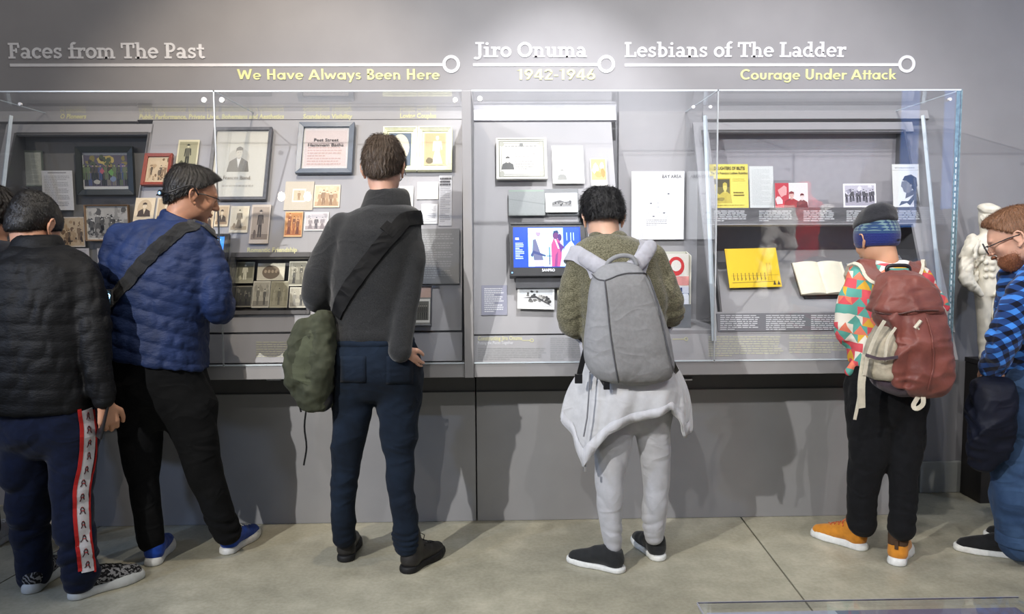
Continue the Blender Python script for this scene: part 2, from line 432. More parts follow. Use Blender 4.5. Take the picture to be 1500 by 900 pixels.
# ------------------------------------------------------------------ shared materials
M_wall = flat('wall_paint', rgb(146, 145, 148), .75, .25, .02, 6, .05, 300)
M_panel = flat('case_panel_paint', rgb(160, 158, 160), .6, .3, .015, 8, .03, 300)
M_sill = flat('case_sill_paint', rgb(146, 145, 147), .6, .3, .02, 8)
M_plinth = flat('plinth_paint', rgb(142, 142, 144), .55, .35, .03, 5, .04, 200)
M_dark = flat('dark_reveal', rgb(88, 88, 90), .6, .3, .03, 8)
M_niche = flat('niche_dark_paint', rgb(92, 90, 90), .7, .3, .03, 8)
M_edge = flat('acrylic_edge', rgb(215, 225, 232), .25, .5, .03, 20)
M_edge2 = flat('acrylic_edge_green', rgb(120, 146, 156), .25, .5, .2, 60)
M_glass = glass_mat('clear_acrylic')
M_white = flat('white_lettering', rgb(226, 226, 230), .6, .3, .03, 20)
M_yellow = flat('pale_yellow_lettering', rgb(222, 222, 160), .6, .3, .03, 20)
M_metal = flat('brushed_metal', rgb(200, 200, 205), .3, .5, .05, 40, metal=.9)
M_black = flat('black_plastic', rgb(22, 22, 25), .35, .5, .05, 30)
M_print = print_mat('matte_print')
M_gloss = print_mat('glossy_print', .08, .15)
M_screen = print_mat('lit_screen', .03, .2, emit=.9)

# ------------------------------------------------------------------ floor and walls
YW, YP, YG = 4.30, 3.94, 3.65
def concrete():
    m = N('polished_concrete'); v = m.coord()
    a = m.noise(v, 1.3, 6, .62); b = m.noise(v, 7, 5, .6); c = m.noise(v, 60, 3, .6)
    k = m.ramp(m.math('ADD', m.math('MULTIPLY', a, .6), m.math('MULTIPLY', b, .4)),
               [(.33, rgb(132, 129, 110)), (.5, rgb(160, 156, 136)), (.66, rgb(188, 183, 162))])
    k = m.mix(.12, k, m.ramp(c, [(.4, (.2, .2, .18)), (.6, (.55, .54, .5))]))
    m.base(k); m.set(.38, .4); m.l(m.math('ADD', m.math('MULTIPLY', b, .25), .26), m.b.inputs['Roughness'])
    m.bump(c, .06, .002); return m.m
M_conc = concrete()
# slabs of the floor split by saw-cut joints
j1 = PZ(1085, 758); j2 = PZ(1180, 882); jd = (j2-j1)/np.linalg.norm(j2-j1)
def on_joint(y): return j1[0]+jd[0]*(y-j1[1])/jd[1]
fl = empty('floor'); tag(fl, kind='structure')
jl0 = PZ(-30, 872); jl1 = PZ(30, 838)                  # second joint at the far left
g = .004
def slab(poly):
    MB().prism([(x, y, -.12) for x, y in poly], (0, 0, .12)).build('concrete_slab', M_conc, fl)
yb, yf = 5.2, -2.5
xl = lambda y: jl0[0]+(jl1-jl0)[0]*(y-jl0[1])/(jl1-jl0)[1]
ymeet = 2.2
slab([(on_joint(yb)+g, yb), (on_joint(yf)+g, yf), (6.5, yf), (6.5, yb)])
slab([(xl(yb)+g, yb), (xl(ymeet)+g, ymeet), (xl(ymeet)+g, yf), (on_joint(yf)-g, yf), (on_joint(yb)-g, yb)])
slab([(-6, yb), (-6, yf), (xl(ymeet)-g, yf), (xl(ymeet)-g, ymeet), (xl(yb)-g, yb)])
MB().box((-6, yf, -.2), (6.5, yb, -.121)).build('joint_bed', M_dark, fl)
tag(MB().box((-6, YW, 0), (6.5, YW+.15, 4.6)).build('wall_back', M_wall), kind='structure')
xe = P(1345, 700, YW)[0]
zb = P(1365, 677, YW-.02)[2]
tag(MB().box((xe, YW-.02, 0), (6.5, YW, zb)).build('baseboard_back', flat('baseboard_paint', rgb(150, 152, 148), .6, .3, .02), bevel=.004), kind='structure')

# ------------------------------------------------------------------ planes that carry the exhibits
class Plane:
    def __init__(s, o, u, v):
        s.o = np.asarray(o, float); s.u = np.asarray(u, float)/np.linalg.norm(u); s.v = np.asarray(v, float)/np.linalg.norm(v)
        s.n = np.cross(s.u, s.v)          # towards the viewer
    def pt(s, px, py, lift=0.):
        d = ray(px, py); o = s.o+s.n*lift; return CAM+d*(((o-CAM)@s.n)/(d@s.n))
    def uv(s, px, py, lift=0.):
        q = s.pt(px, py, lift)-s.o; return float(q@s.u), float(q@s.v)
    def mw(s, u, v, lift=0., rot=0.):
        c, q = math.cos(rot), math.sin(rot); U = s.u*c+s.v*q; V = -s.u*q+s.v*c; o = s.o+s.u*u+s.v*v+s.n*lift
        return Matrix([[U[i], V[i], s.n[i], o[i]] for i in range(3)]+[[0, 0, 0, 1]])
    def rect(s, x0, y0, x1, y1, lift=0.):
        a = np.array([s.uv(x, y, lift) for x, y in ((x0, y0), (x1, y0), (x1, y1), (x0, y1))])
        c = a.mean(0); w = ((a[1]-a[0])[0]+(a[2]-a[3])[0])/2; h = ((a[0]-a[3])[1]+(a[1]-a[2])[1])/2
        return c[0], c[1], abs(w), abs(h)
WALL = Plane((0, YW, 1.5), (1, 0, 0), (0, 0, 1))
pt_ = P(721, 178, 4.22); pb_ = P(721, 530, 3.70)
LEAN = Plane((0, pb_[1], pb_[2]), (1, 0, 0), (0, pt_[1]-pb_[1], pt_[2]-pb_[2]))
NICHE = Plane((0, YW-.03, 1.5), (1, 0, 0), (0, 0, 1))
def slabs(mb, pl, px, holes, thick, lift=0.):
    """panel on a plane with rectangular openings; px rectangles in picture pixels"""
    def r(q):
        a = pl.uv(q[0], q[1]); b = pl.uv(q[2], q[3]); c = pl.uv(q[0], q[3]); d = pl.uv(q[2], q[1])
        return ((a[0]+c[0])/2, (b[1]+c[1])/2, (b[0]+d[0])/2, (a[1]+d[1])/2)
    o = r(px); hs = [r(h) for h in holes]
    us = sorted({o[0], o[2]} | {x for h in hs for x in (h[0], h[2])}); vs = sorted({o[1], o[3]} | {x for h in hs for x in (h[1], h[3])})
    for i in range(len(us)-1):
        for j in range(len(vs)-1):
            cu, cv = (us[i]+us[i+1])/2, (vs[j]+vs[j+1])/2
            if any(h[0] < cu < h[2] and h[1] < cv < h[3] for h in hs): continue
            uvbox(mb, pl, us[i], vs[j], us[i+1], vs[j+1], lift-thick, lift)
def uvbox(mb, pl, u0, v0, u1, v1, l0, l1):
    q = lambda u, v, l: pl.o+pl.u*u+pl.v*v+pl.n*l
    mb.quadbox([q(u0, v0, l0), q(u1, v0, l0), q(u1, v1, l0), q(u0, v1, l0), q(u0, v0, l1), q(u1, v0, l1), q(u1, v1, l1), q(u0, v1, l1)])

# ------------------------------------------------------------------ the two display cases
X0 = -2.9
xp0, xp1 = P(678, 300, YG)[0], P(692, 300, YG)[0]
xs = P(698, 700, YP)[0]; xpe = P(1345, 700, YP)[0]; xge = P(1402, 300, YG)[0]
z_sill0 = P(720, 553, YG)[2]; z_sill1 = P(720, 533, YG)[2]; z_pl = P(720, 574, YP)[2]; z_top = P(720, 133, YG)[2]
x312 = P(313, 133, YG)[0]; x1050 = P(1052, 133, YG)[0]; x5 = P(-44, 133, YG)[0]
caseL = tag(empty('display_case', (x5, YP, 0)), 'long grey display case of framed portraits under clear acrylic, left of the pillar', 'display case')
caseR = tag(empty('display_case', (xp1, YP, 0)), 'long grey display case with a television and two yellow booklets, right of the pillar', 'display case')
def part(par, mb, name, mat, **k):
    o = mb.build(name, mat, par, **k); o.matrix_parent_inverse = par.matrix_basis.inverted(); return o
for par, a, b, pa, pb in ((caseL, x5, xp0, x5, xs-.003), (caseR, xp1, xge, xs+.003, xpe)):
    part(par, MB().box((pa, YP, 0), (pb, YW-.001, z_pl)), 'plinth_panel', M_plinth, bevel=.003)
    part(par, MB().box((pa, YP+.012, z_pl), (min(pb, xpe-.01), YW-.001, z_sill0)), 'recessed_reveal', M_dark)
    part(par, MB().box((a, YG+.002, z_sill0), (b, YW-.001, z_sill1)), 'sill', M_sill, bevel=.003)
part(caseL, MB().box((xp0, YG-.012, z_sill0), (xp1-.001, YW-.001, z_top)), 'divider_pillar', M_sill, bevel=.003)
for par, x in ((caseL, 402), (caseR, 1003)):      # small metal latch bars in the reveal
    q = P(x, 556, YP+.01); part(par, MB().box((q[0]-.035, YP-.006, q[2]-.004), (q[0]+.035, YP+.014, q[2]+.004)), 'latch_bar', M_metal, bevel=.001)
# leaning boards
A = MB(); slabs(A, LEAN, (202, 176, 677, 486), [(341, 378, 452, 456)], .02); part(caseL, A, 'leaning_board', M_panel)
A = MB(); slabs(A, LEAN, (-26, 182, 201, 530), [(-6, 197, 196, 480)], .02); part(caseL, A, 'niche_surround', M_panel)
A = MB(); slabs(A, LEAN, (202, 489, 677, 531), [], .02); part(caseL, A, 'text_board', M_panel)
A = MB(); slabs(A, LEAN, (335, 371, 457, 462), [(341, 378, 452, 456)], .012, .012); part(caseL, A, 'niche_frame', M_niche, bevel=.002)
A = MB(); slabs(A, LEAN, (-26, 163, 202, 178), [], .02); part(caseL, A, 'header_strip', M_panel)
A = MB(); slabs(A, LEAN, (202, 163, 677, 175), [], .02); part(caseL, A, 'header_strip', M_panel)
A = MB(); slabs(A, LEAN, (694, 179, 905, 489), [], .02); part(caseR, A, 'leaning_board', M_panel)
A = MB(); slabs(A, LEAN, (694, 162, 902, 177), [], .02, .006); part(caseR, A, 'header_strip', flat('white_strip', rgb(215, 214, 220), .5, .4, .02))
A = MB(); slabs(A, LEAN, (694, 489, 1400, 531), [], .02); part(caseR, A, 'text_board', M_panel)
A = MB(); slabs(A, LEAN, (1030, 179, 1362, 489), [(1044, 193, 1350, 304), (1044, 329, 1350, 456)], .02); part(caseR, A, 'niche_surround', M_panel)
A = MB(); slabs(A, LEAN, (1030, 162, 1360, 174), [], .02); part(caseR, A, 'header_strip', M_panel)
# deep part between the leaning boards
q0, q1 = P(906, 300, YW-.05)[0], P(1029, 300, YW-.05)[0]
zl = LEAN.pt(960, 484)[2]
part(caseR, MB().box((q0, YW-.05, zl), (q1, YW-.002, P(950, 163, YW-.05)[2])), 'back_board', M_panel)
part(caseR, MB().box((q0-.03, LEAN.pt(960, 484)[1], zl-.02), (q1+.02, YW-.05, zl)), 'ledge', M_panel, bevel=.002)
# niche backs, cheeks and shelves
def niche(par, pl, px, mat, cheek, depth_y):
    a = pl.pt(px[0], (px[1]+px[3])/2)[0]; b = pl.pt(px[2], (px[1]+px[3])/2)[0]; zt = pl.pt(px[0], px[1])[2]; zbm = pl.pt(px[0], px[3])[2]
    yt = pl.pt(px[0], px[1])[1]; yb2 = pl.pt(px[0], px[3])[1]
    part(par, MB().box((a-.01, depth_y, zbm-.12), (b+.01, depth_y+.01, zt+.012)), 'niche_back', mat)
    for x, w in ((a, -.01), (b, .01)):
        part(par, MB().prism([(x, yt, zt+.008), (x, depth_y, zt+.008), (x, depth_y, zbm-.1), (x, yb2, zbm-.01)], (w, 0, 0)), 'niche_cheek', cheek)
    part(par, MB().box((a, yt, zt), (b, depth_y, zt+.01)), 'niche_top', cheek)
    return a, b, zt, zbm
niche(caseL, LEAN, (-6, 197, 196, 480), flat('niche_back_paint', rgb(120, 120, 120), .7, .3, .02), M_niche, YW-.03)
na, nb, nz, nz1 = niche(caseL, LEAN, (341, 378, 452, 456), M_niche, M_niche, LEAN.pt(400, 415, -.07)[1]+.03)
ca, cb, cz, cz1 = niche(caseR, LEAN, (1044, 193, 1350, 456), flat('niche_lilac_paint', rgb(168, 165, 170), .7, .3, .02), M_niche, YW-.03)
sh = LEAN.pt(1200, 304); sh2 = LEAN.pt(1200, 328)
part(caseR, MB().prism([(ca, sh[1], sh[2]), (ca, YW-.03, sh[2]), (ca, YW-.03, sh2[2]), (ca, sh2[1], sh2[2])], (cb-ca, 0, 0)), 'shelf', flat('shelf_paint', rgb(120, 119, 122), .6, .3, .02))
dk0 = LEAN.pt(1200, 466); dk1 = P(1200, 372, YW-.12)
part(caseR, MB().prism([(ca, dk0[1]-.006, dk0[2]), (ca, YW-.04, dk1[2]+.02), (ca, YW-.04, dk1[2]-.01), (ca, dk0[1]+.01, dk0[2]-.03)], (cb-ca, 0, 0)), 'sloped_desk', M_panel)
DESK = Plane((0, dk0[1]-.006, dk0[2]), (1, 0, 0), (0, YW-.04-dk0[1]+.006, dk1[2]+.02-dk0[2]))
# slim metal side rails of the leaning boards
for px0, px1, py1 in ((1352, 1384, 500), (16, 2, 300), (1033, 1046, 500)):
    a = P(px0, 170, 4.16); b = P(px1, py1, LEAN.pt(px1, py1, .02)[1]); d = (b-a)
    par = caseL if px0 < 600 else caseR
    part(par, MB().tube([a, b], .011, 4), 'side_rail', M_edge)
# acrylic bonnet
def pane(par, a, b, name='glass_pane'): part(par, MB().box(a, b), name, M_glass)
def edge(par, a, b, t=.0035, mat=None):
    a = np.asarray(a); b = np.asarray(b); lo = np.minimum(a, b)-t; hi = np.maximum(a, b)+t
    part(par, MB().box(lo, hi), 'acrylic_edge', mat or M_edge)
e_ = .003
for par, xa, xb in ((caseL, x5, x312), (caseL, x312, xp0), (caseR, xp1, x1050), (caseR, x1050, xge)):
    pane(par, (xa+e_, YG-.004, z_sill1+.002), (xb-e_, YG+.004, z_top-.004))
    pane(par, (xa+e_, YG+.006, z_top-.008), (xb-e_, YW-.002, z_top), 'glass_top')
    edge(par, (xa+e_, YG, z_top), (xb-e_, YG, z_top), .003)
    edge(par, (xa+e_, YG, z_sill1+.004), (xb-e_, YG, z_sill1+.004), .003)
for par, x in ((caseL, x312), (caseR, x1050), (caseR, xge), (caseL, x5)):
    pane(par, (x-.003, YG+.006, z_sill1+.002), (x+.003, YW-.002, z_top-.009), 'glass_side')
    edge(par, (x, YG, z_sill1), (x, YG, z_top), .003, M_edge2 if x in (xge, x5) else flat('acrylic_edge_dim', rgb(176, 180, 184), .3, .5, .05))
    edge(par, (x, YG, z_top), (x, YW-.006, z_top), .0025)
edge(caseR, (xge-.022, YG-.001, z_sill1), (xge-.008, YG-.001, z_top), .001, M_edge2)
for k in range(34):                                       # adhesive ticks along the corner edge
    z = z_sill1+.03+k*(z_top-z_sill1-.35)/33
    edge(caseR, (xge-.015, YG-.004, z), (xge-.015, YG-.004, z+.014), .0018)
for par, px, py in ((caseL, 300, 147), (caseL, 326, 147), (caseL, 667, 147), (caseR, 703, 145), (caseL, 31, 153), (caseR, 1015, 157), (caseR, 1040, 157), (caseR, 1390, 146)):
    c = P(px, py, YG-.005)
    big = px in (667, 703, 300, 326)
    part(par, MB().disc(c, (0, -1, 0), .0115 if big else .007, .012), 'standoff_screw', flat('screw_white', rgb(240, 240, 242), .3, .5, .02), smooth=False)

# ------------------------------------------------------------------ lettering
def R_(x0, y0, x1, y1): return ('r', x0, y0, x1, y1)
def A_(cx, cy, rx, ry, a0=0, a1=360, w=.15): return ('a', cx, cy, rx, ry, a0, a1, w)
def L_(x0, y0, x1, y1, w=.17): return ('l', x0, y0, x1, y1, w)
SLAB = {
 'F': (.72, [R_(.1, 0, .28, 1), R_(0, 0, .4, .12), R_(0, .87, .66, 1), R_(.55, .68, .66, 1), R_(.28, .45, .5, .57), R_(.42, .36, .52, .66)]),
 'a': (.66, [A_(.27, .46, .18, .175, -5, 155, .14), R_(.385, 0, .545, .48), R_(.46, 0, .65, .11), A_(.24, .2, .165, .14, 0, 360, .13)]),
 'c': (.6, [A_(.32, .35, .235, .28, 42, 318, .16), R_(.43, .44, .55, .63)]),
 'e': (.65, [A_(.32, .35, .235, .28, 0, 318, .15), R_(.1, .31, .6, .41)]),
 's': (.55, [A_(.27, .5, .155, .135, 35, 270, .13), A_(.27, .2, .165, .135, -150, 90, .13), R_(.36, .48, .47, .68), R_(.04, .02, .15, .22)]),
 'f': (.46, [R_(.13, 0, .3, .85), A_(.36, .82, .145, .16, 50, 180, .15), R_(.01, .57, .45, .68), R_(.01, 0, .44, .12)]),
 'r': (.56, [R_(.12, 0, .29, .69), R_(0, .57, .2, .69), R_(0, 0, .42, .12), A_(.43, .36, .2, .26, 75, 150, .14), R_(.44, .48, .55, .69)]),
 'o': (.66, [A_(.33, .35, .245, .28, 0, 360, .16)]),
 'm': (1.1, [R_(.1, 0, .26, .69), R_(0, .57, .2, .69), A_(.36, .42, .18, .2, 0, 150, .14), R_(.47, 0, .62, .44), A_(.71, .42, .18, .2, 0, 150, .14), R_(.82, 0, .97, .44), R_(0, 0, .36, .11), R_(.41, 0, .7, .11), R_(.76, 0, 1.07, .11)]),
 'n': (.75, [R_(.1, 0, .26, .69), R_(0, .57, .2, .69), A_(.36, .42, .18, .2, 0, 150, .14), R_(.47, 0, .62, .44), R_(0, 0, .36, .11), R_(.4, 0, .72, .11)]),
 'h': (.75, [R_(.1, 0, .26, 1.03), R_(0, .92, .2, 1.03), A_(.36, .42, .18, .2, 0, 150, .14), R_(.47, 0, .62, .44), R_(0, 0, .36, .11), R_(.4, 0, .72, .11)]),
 'u': (.75, [R_(.1, .22, .26, .69), R_(0, .58, .2, .69), A_(.31, .25, .14, .19, 180, 330, .14), R_(.47, 0, .62, .69), R_(.38, .58, .55, .69), R_(.5, 0, .72, .11)]),
 'T': (.82, [R_(.31, 0, .49, 1), R_(0, .87, .8, 1), R_(0, .66, .11, 1), R_(.69, .66, .8, 1), R_(.18, 0, .62, .12)]),
 'P': (.7, [R_(.1, 0, .28, 1), R_(0, .88, .36, 1), A_(.36, .7, .22, .235, -90, 90, .15), R_(.25, .4, .38, .53), R_(0, 0, .42, .12)]),
 't': (.46, [R_(.13, .2, .3, .92), A_(.35, .2, .135, .135, 180, 320, .14), R_(.01, .57, .44, .68)]),
 'J': (.6, [R_(.28, .12, .46, 1), R_(.1, .88, .62, 1), A_(.19, .08, .18, .17, 215, 365, .15)]),
 'i': (.44, [R_(.12, 0, .28, .69), R_(0, .57, .2, .69), R_(0, 0, .41, .12), A_(.2, .9, .045, .045, 0, 360, .1)]),
 'O': (.94, [A_(.46, .5, .36, .425, 0, 360, .17)]),
 'L': (.74, [R_(.1, 0, .28, 1), R_(0, .88, .4, 1), R_(0, 0, .7, .12), R_(.59, 0, .7, .34)]),
 'b': (.7, [R_(.1, 0, .26, 1.03), R_(0, .92, .2, 1.03), A_(.34, .35, .22, .28, -160, 160, .15)]),
 'd': (.72, [R_(.42, 0, .58, 1.03), R_(.3, .92, .5, 1.03), R_(.5, 0, .7, .11), A_(.31, .35, .22, .28, 0, 360, .15)])}
w6 = .165
SANS = {
 'W': (1.16, [L_(.07, 1, .3, .04), L_(.3, .04, .55, .9), L_(.55, .9, .8, .04), L_(.8, .04, 1.03, 1)]),
 'e': (.66, [A_(.32, .32, .235, .25, 0, 315, .14), R_(.12, .27, .58, .37)]),
 'H': (.82, [R_(.08, 0, .25, 1), R_(.53, 0, .7, 1), R_(.1, .43, .6, .58)]),
 'a': (.74, [A_(.31, .32, .225, .25, 0, 360, .15), R_(.5, 0, .65, .64)]),
 'v': (.62, [L_(.06, .64, .29, .05, .15), L_(.29, .05, .52, .64, .15)]),
 'A': (.9, [L_(.07, 0, .42, .95), L_(.42, .95, .78, 0), R_(.22, .22, .64, .36)]),
 'l': (.3, [R_(.07, 0, .22, 1.03)]),
 'w': (.96, [L_(.06, .64, .25, .05, .14), L_(.25, .05, .45, .58, .14), L_(.45, .58, .65, .05, .14), L_(.65, .05, .84, .64, .14)]),
 'y': (.62, [L_(.06, .64, .3, .08, .15), L_(.53, .64, .2, -.26, .15)]),
 's': (.48, [A_(.23, .46, .13, .12, 20, 270, .13), A_(.22, .2, .14, .13, -150, 90, .13)]),
 'B': (.68, [R_(.08, 0, .25, 1), A_(.33, .74, .18, .19, -90, 90, .15), A_(.35, .28, .21, .21, -90, 90, .15), R_(.1, .85, .35, 1), R_(.1, .43, .35, .56), R_(.1, 0, .37, .14)]),
 'n': (.66, [R_(.07, 0, .22, .64), A_(.32, .36, .175, .2, 0, 180, .14), R_(.42, 0, .57, .38)]),
 'r': (.46, [R_(.07, 0, .22, .64), A_(.34, .38, .18, .18, 55, 180, .14)]),
 '1': (.5, [R_(.2, 0, .37, 1), L_(.06, .86, .25, .93, .13)]),
 '9': (.68, [A_(.33, .68, .22, .24, 0, 360, .15), L_(.52, .6, .24, .02, .15)]),
 '4': (.7, [L_(.4, .95, .08, .3, .14), R_(.03, .2, .66, .34), R_(.38, 0, .54, 1)]),
 '2': (.64, [A_(.31, .72, .2, .2, -10, 175, .15), L_(.48, .62, .12, .08, .15), R_(.06, 0, .6, .15)]),
 '6': (.68, [A_(.33, .31, .22, .24, 0, 360, .15), L_(.14, .4, .42, .97, .15)]),
 '-': (.4, [R_(.06, .32, .34, .44)]),
 'C': (.82, [A_(.46, .5, .36, .42, 45, 315, .16)]), 'o': (.68, [A_(.33, .32, .235, .25, 0, 360, .15)]),
 'u': (.66, [R_(.07, .24, .22, .64), A_(.31, .26, .17, .19, 180, 360, .14), R_(.42, .24, .57, .64)]),
 'g': (.74, [A_(.31, .32, .225, .25, 0, 360, .15), R_(.5, -.04, .65, .64), A_(.35, -.04, .22, .17, 200, 360, .13)]),
 'U': (.8, [R_(.07, .34, .24, 1), A_(.38, .35, .23, .27, 180, 360, .16), R_(.53, .34, .7, 1)]),
 'd': (.74, [A_(.31, .32, .225, .25, 0, 360, .15), R_(.5, 0, .65, 1.03)]),
 't': (.38, [R_(.1, 0, .25, .88), R_(.0, .5, .36, .62)]), 'c': (.56, [A_(.32, .32, .235, .25, 50, 310, .15)]),
 'k': (.6, [R_(.07, 0, .22, 1.03), L_(.2, .3, .5, .6, .15), L_(.26, .36, .54, .03, .15)])}
def stroke_text(txt, font, pl, x0, x1, ybase, cap_px, mat, par, name, depth=.003):
    width = sum(font[c][0] if c != ' ' else .34 for c in txt)
    a = pl.uv(x0, ybase); b = pl.uv(x1, ybase); t = pl.uv(x0, ybase-cap_px)
    sx = (b[0]-a[0])/width; sy = t[1]-a[1]; pen = 0.
    for c in txt:
        if c == ' ': pen += .34; continue
        mb = MB(); k_ = [0]
        def pr(pts):
            k_[0] += 1
            mb.prism([pl.o+pl.u*(a[0]+sx*(pen+x))+pl.v*(a[1]+sy*y) for x, y in pts], pl.n*depth*(1+.06*(k_[0] % 11)))
        for s in font[c][1]:
            if s[0] == 'r': pr([(s[1], s[2]), (s[3], s[2]), (s[3], s[4]), (s[1], s[4])])
            elif s[0] == 'l':
                x0_, y0_, x1_, y1_, w = s[1:]; h = w/2*math.hypot(x1_-x0_, y1_-y0_)/max(abs(y1_-y0_), .3)
                pr([(x0_-h, y0_), (x0_+h, y0_), (x1_+h, y1_), (x1_-h, y1_)])
            else:
                cx, cy, rx, ry, a0, a1, w = s[1:]; k = max(4, int(abs(a1-a0)/18))
                for i in range(k):
                    t0, t1 = [math.radians(a0+(a1-a0)*j/k) for j in (i, i+1)]
                    pr([(cx+(rx-w/2)*math.cos(t0), cy+(ry-w/2)*math.sin(t0)), (cx+(rx+w/2)*math.cos(t0), cy+(ry+w/2)*math.sin(t0)),
                        (cx+(rx+w/2)*math.cos(t1), cy+(ry+w/2)*math.sin(t1)), (cx+(rx-w/2)*math.cos(t1), cy+(ry-w/2)*math.sin(t1))])
        pen += font[c][0]; part(par, mb, name, mat)
titles = [
 ('Faces from The Past', 13, 300, 86, 23, 'We Have Always Been Here', 348, 645, 117, 'longest title line, above the left case of framed portraits'),
 ('Jiro Onuma', 694, 860, 84, 22, '1942-1946', 757, 873, 117, 'short two-word title with years below, above the television'),
 ('Lesbians of The Ladder', 915, 1239, 84, 22, 'Courage Under Attack', 1084, 1312, 117, 'title with a yellow subtitle, above the shelf niche at right')]
rings = [(15, 648, 661, 95), (693, 876, 888, 95), (915, 1316, 1328, 95)]
for (t, a, b, yb_, cap, sub, c, d, ys, lb), (r0, r1, rc, ry_) in zip(titles, rings):
    o = tag(empty('wall_title', tuple(WALL.pt(a, yb_))), 'raised white '+lb, 'wall lettering', 'section titles along the wall')
    stroke_text(t, SLAB, WALL, a, b, yb_, cap, M_white, o, 'title_letter')
    stroke_text(sub, SANS, WALL, c, d, ys, 15.5, M_yellow, o, 'subtitle_letter')
    mb = MB(); p0, p1 = WALL.uv(r0, ry_+2), WALL.uv(r1+1, ry_)
    uvbox(mb, WALL, p0[0], p1[1]-.0075, p1[0], p1[1]+.0075, 0, .003); part(o, mb, 'underline', M_white)
    mb = MB(); cc = WALL.pt(rc, ry_-1); mb.ring(cc, (1, 0, 0), (0, 0, 1), .03, .046, (0, -.004, 0)); part(o, mb, 'ring', M_white)
def small_text(txt, pl, x0, x1, ybase, h_px, mat, par, lift=.0015, bold=0., name='lettering'):
    c = bpy.data.curves.new('t', 'FONT'); c.body = txt; c.size = 1; c.resolution_u = 2; c.offset = bold; c.fill_mode = 'FRONT'
    o = bpy.data.objects.new('t', c); COL.objects.link(o); dg = bpy.context.evaluated_depsgraph_get()
    me = bpy.data.meshes.new_from_object(o.evaluated_get(dg)); bpy.data.objects.remove(o)
    v = np.array([q.co[:] for q in me.vertices]); v[:, 0] -= v[:, 0].min(); wd = v[:, 0].max()
    a = pl.uv(x0, ybase); b = pl.uv(x1, ybase); t = pl.uv(x0, ybase-h_px)
    v[:, 0] *= (b[0]-a[0])/wd; v[:, 1] *= (t[1]-a[1])/.7
    W3 = [pl.o+pl.u*(a[0]+x)+pl.v*(a[1]+y)+pl.n*lift for x, y, _ in v]
    f = [tuple(p.vertices) for p in me.polygons]; bpy.data.meshes.remove(me)
    q = mesh_obj(name, W3, f, mat, par)
    if par is not None: q.matrix_parent_inverse = par.matrix_world.inverted() if par.matrix_basis == Matrix() else par.matrix_basis.inverted()
    return q
def text_rows(pl, x0, y0, x1, y1, rows, mat, par, seed=0, lift=.0012, gap=.0, name='text_lines', fill=.5, short_last=True):
    rs = random.Random(seed); mb = MB(); verts = []; faces = []
    for r in range(rows):
        yc = y0+(r+.5)*(y1-y0)/rows; hh = (y1-y0)/rows*fill/2
        if gap and rs.random() < gap: continue
        x = x0; end = x1 if not (short_last and r == rows-1) else x0+(x1-x0)*rs.uniform(.35, .7); end -= rs.uniform(0, .08)*(x1-x0)
        while x < end-2:
            wl = rs.uniform(3, 11); e = min(x+wl, end)
            q = [pl.pt(x, yc-hh, lift), pl.pt(e, yc-hh, lift), pl.pt(e, yc+hh, lift), pl.pt(x, yc+hh, lift)]
            b = len(verts); verts += [tuple(p) for p in q]; faces.append((b+3, b+2, b+1, b)); x = e+1.3
    o = mesh_obj(name, verts, faces, mat, par)
    if par is not None: o.matrix_parent_inverse = par.matrix_basis.inverted()
    return o
M_tyd = flat('faint_yellow_ink', rgb(186, 184, 164), .7, .2, .02); M_ty = flat('dim_yellow_ink', rgb(206, 202, 158), .7, .2, .02); M_tw = flat('pale_ink', rgb(205, 205, 208), .7, .2, .02)
M_tk = flat('dark_ink', rgb(60, 58, 58), .7, .2, .02); M_tg = flat('grey_ink', rgb(150, 150, 150), .7, .2, .02)
HEAD = Plane(LEAN.pt(400, 170), (1, 0, 0), LEAN.v)
for t, a, b, y in (('O Pioneers', 88, 126, 174), ('Public Performance, Private Lives, Bohemians and Aesthetics', 204, 416, 174.5), ('Scandalous Visibility', 444, 516, 174), ('Loving Couples', 586, 639, 173), ('Romantic Friendship', 363, 436, 371)):
    small_text(t, LEAN, a, b, y, 6.5, M_ty, caseL, bold=.03, lift=.0015 if y < 200 else .013)
small_text('Constructing Jiro Onuma', LEAN, 700, 765, 499, 6, M_ty, caseR, bold=.02)
small_text('Putting the Pieces Together', LEAN, 700, 752, 505, 4.5, M_tw, caseR, bold=.02)
mb = MB(); mb.ring(LEAN.pt(779, 499, .001), LEAN.u, LEAN.v, .006, .009, LEAN.n*.001); mb.quadbox([LEAN.pt(x, y, l) for l in (.0005, .0015) for x, y in ((765, 499.6), (777, 499.6), (777, 498.6), (765, 498.6))])
mb.ring(LEAN.pt(1005, 497, .001), LEAN.u, LEAN.v, .006, .009, LEAN.n*.001); mb.quadbox([LEAN.pt(x, y, l) for l in (.0005, .0015) for x, y in ((985, 497.6), (1003, 497.6), (1003, 496.6), (985, 496.6))])
part(caseR, mb, 'timeline_mark', M_ty)
text_rows(LEAN, 700, 509, 800, 528, 6, M_tg, caseR, 1); text_rows(LEAN, 806, 494, 870, 528, 11, M_tg, caseR, 2)
text_rows(LEAN, 1038, 492, 1148, 523, 9, M_tyd, caseR, 3, gap=.15); text_rows(LEAN, 1156, 490, 1245, 518, 8, M_tyd, caseR, 4, gap=.15)
text_rows(LEAN, 375, 500, 560, 524, 7, M_tyd, caseL, 5); text_rows(LEAN, 205, 498, 312, 526, 8, M_tg, caseL, 6, gap=.1)
mb = MB(); slabs(mb, LEAN, (1050, 459, 1348, 485), [], .006, .007); o = part(caseR, mb, 'caption_strip', flat('caption_grey', rgb(112, 111, 116), .6, .3, .02))
for i, x in enumerate((1055, 1122, 1188, 1255)): text_rows(LEAN, x, 461, x+58, 484, 8, M_tw, caseR, 10+i, lift=.008, fill=.42)
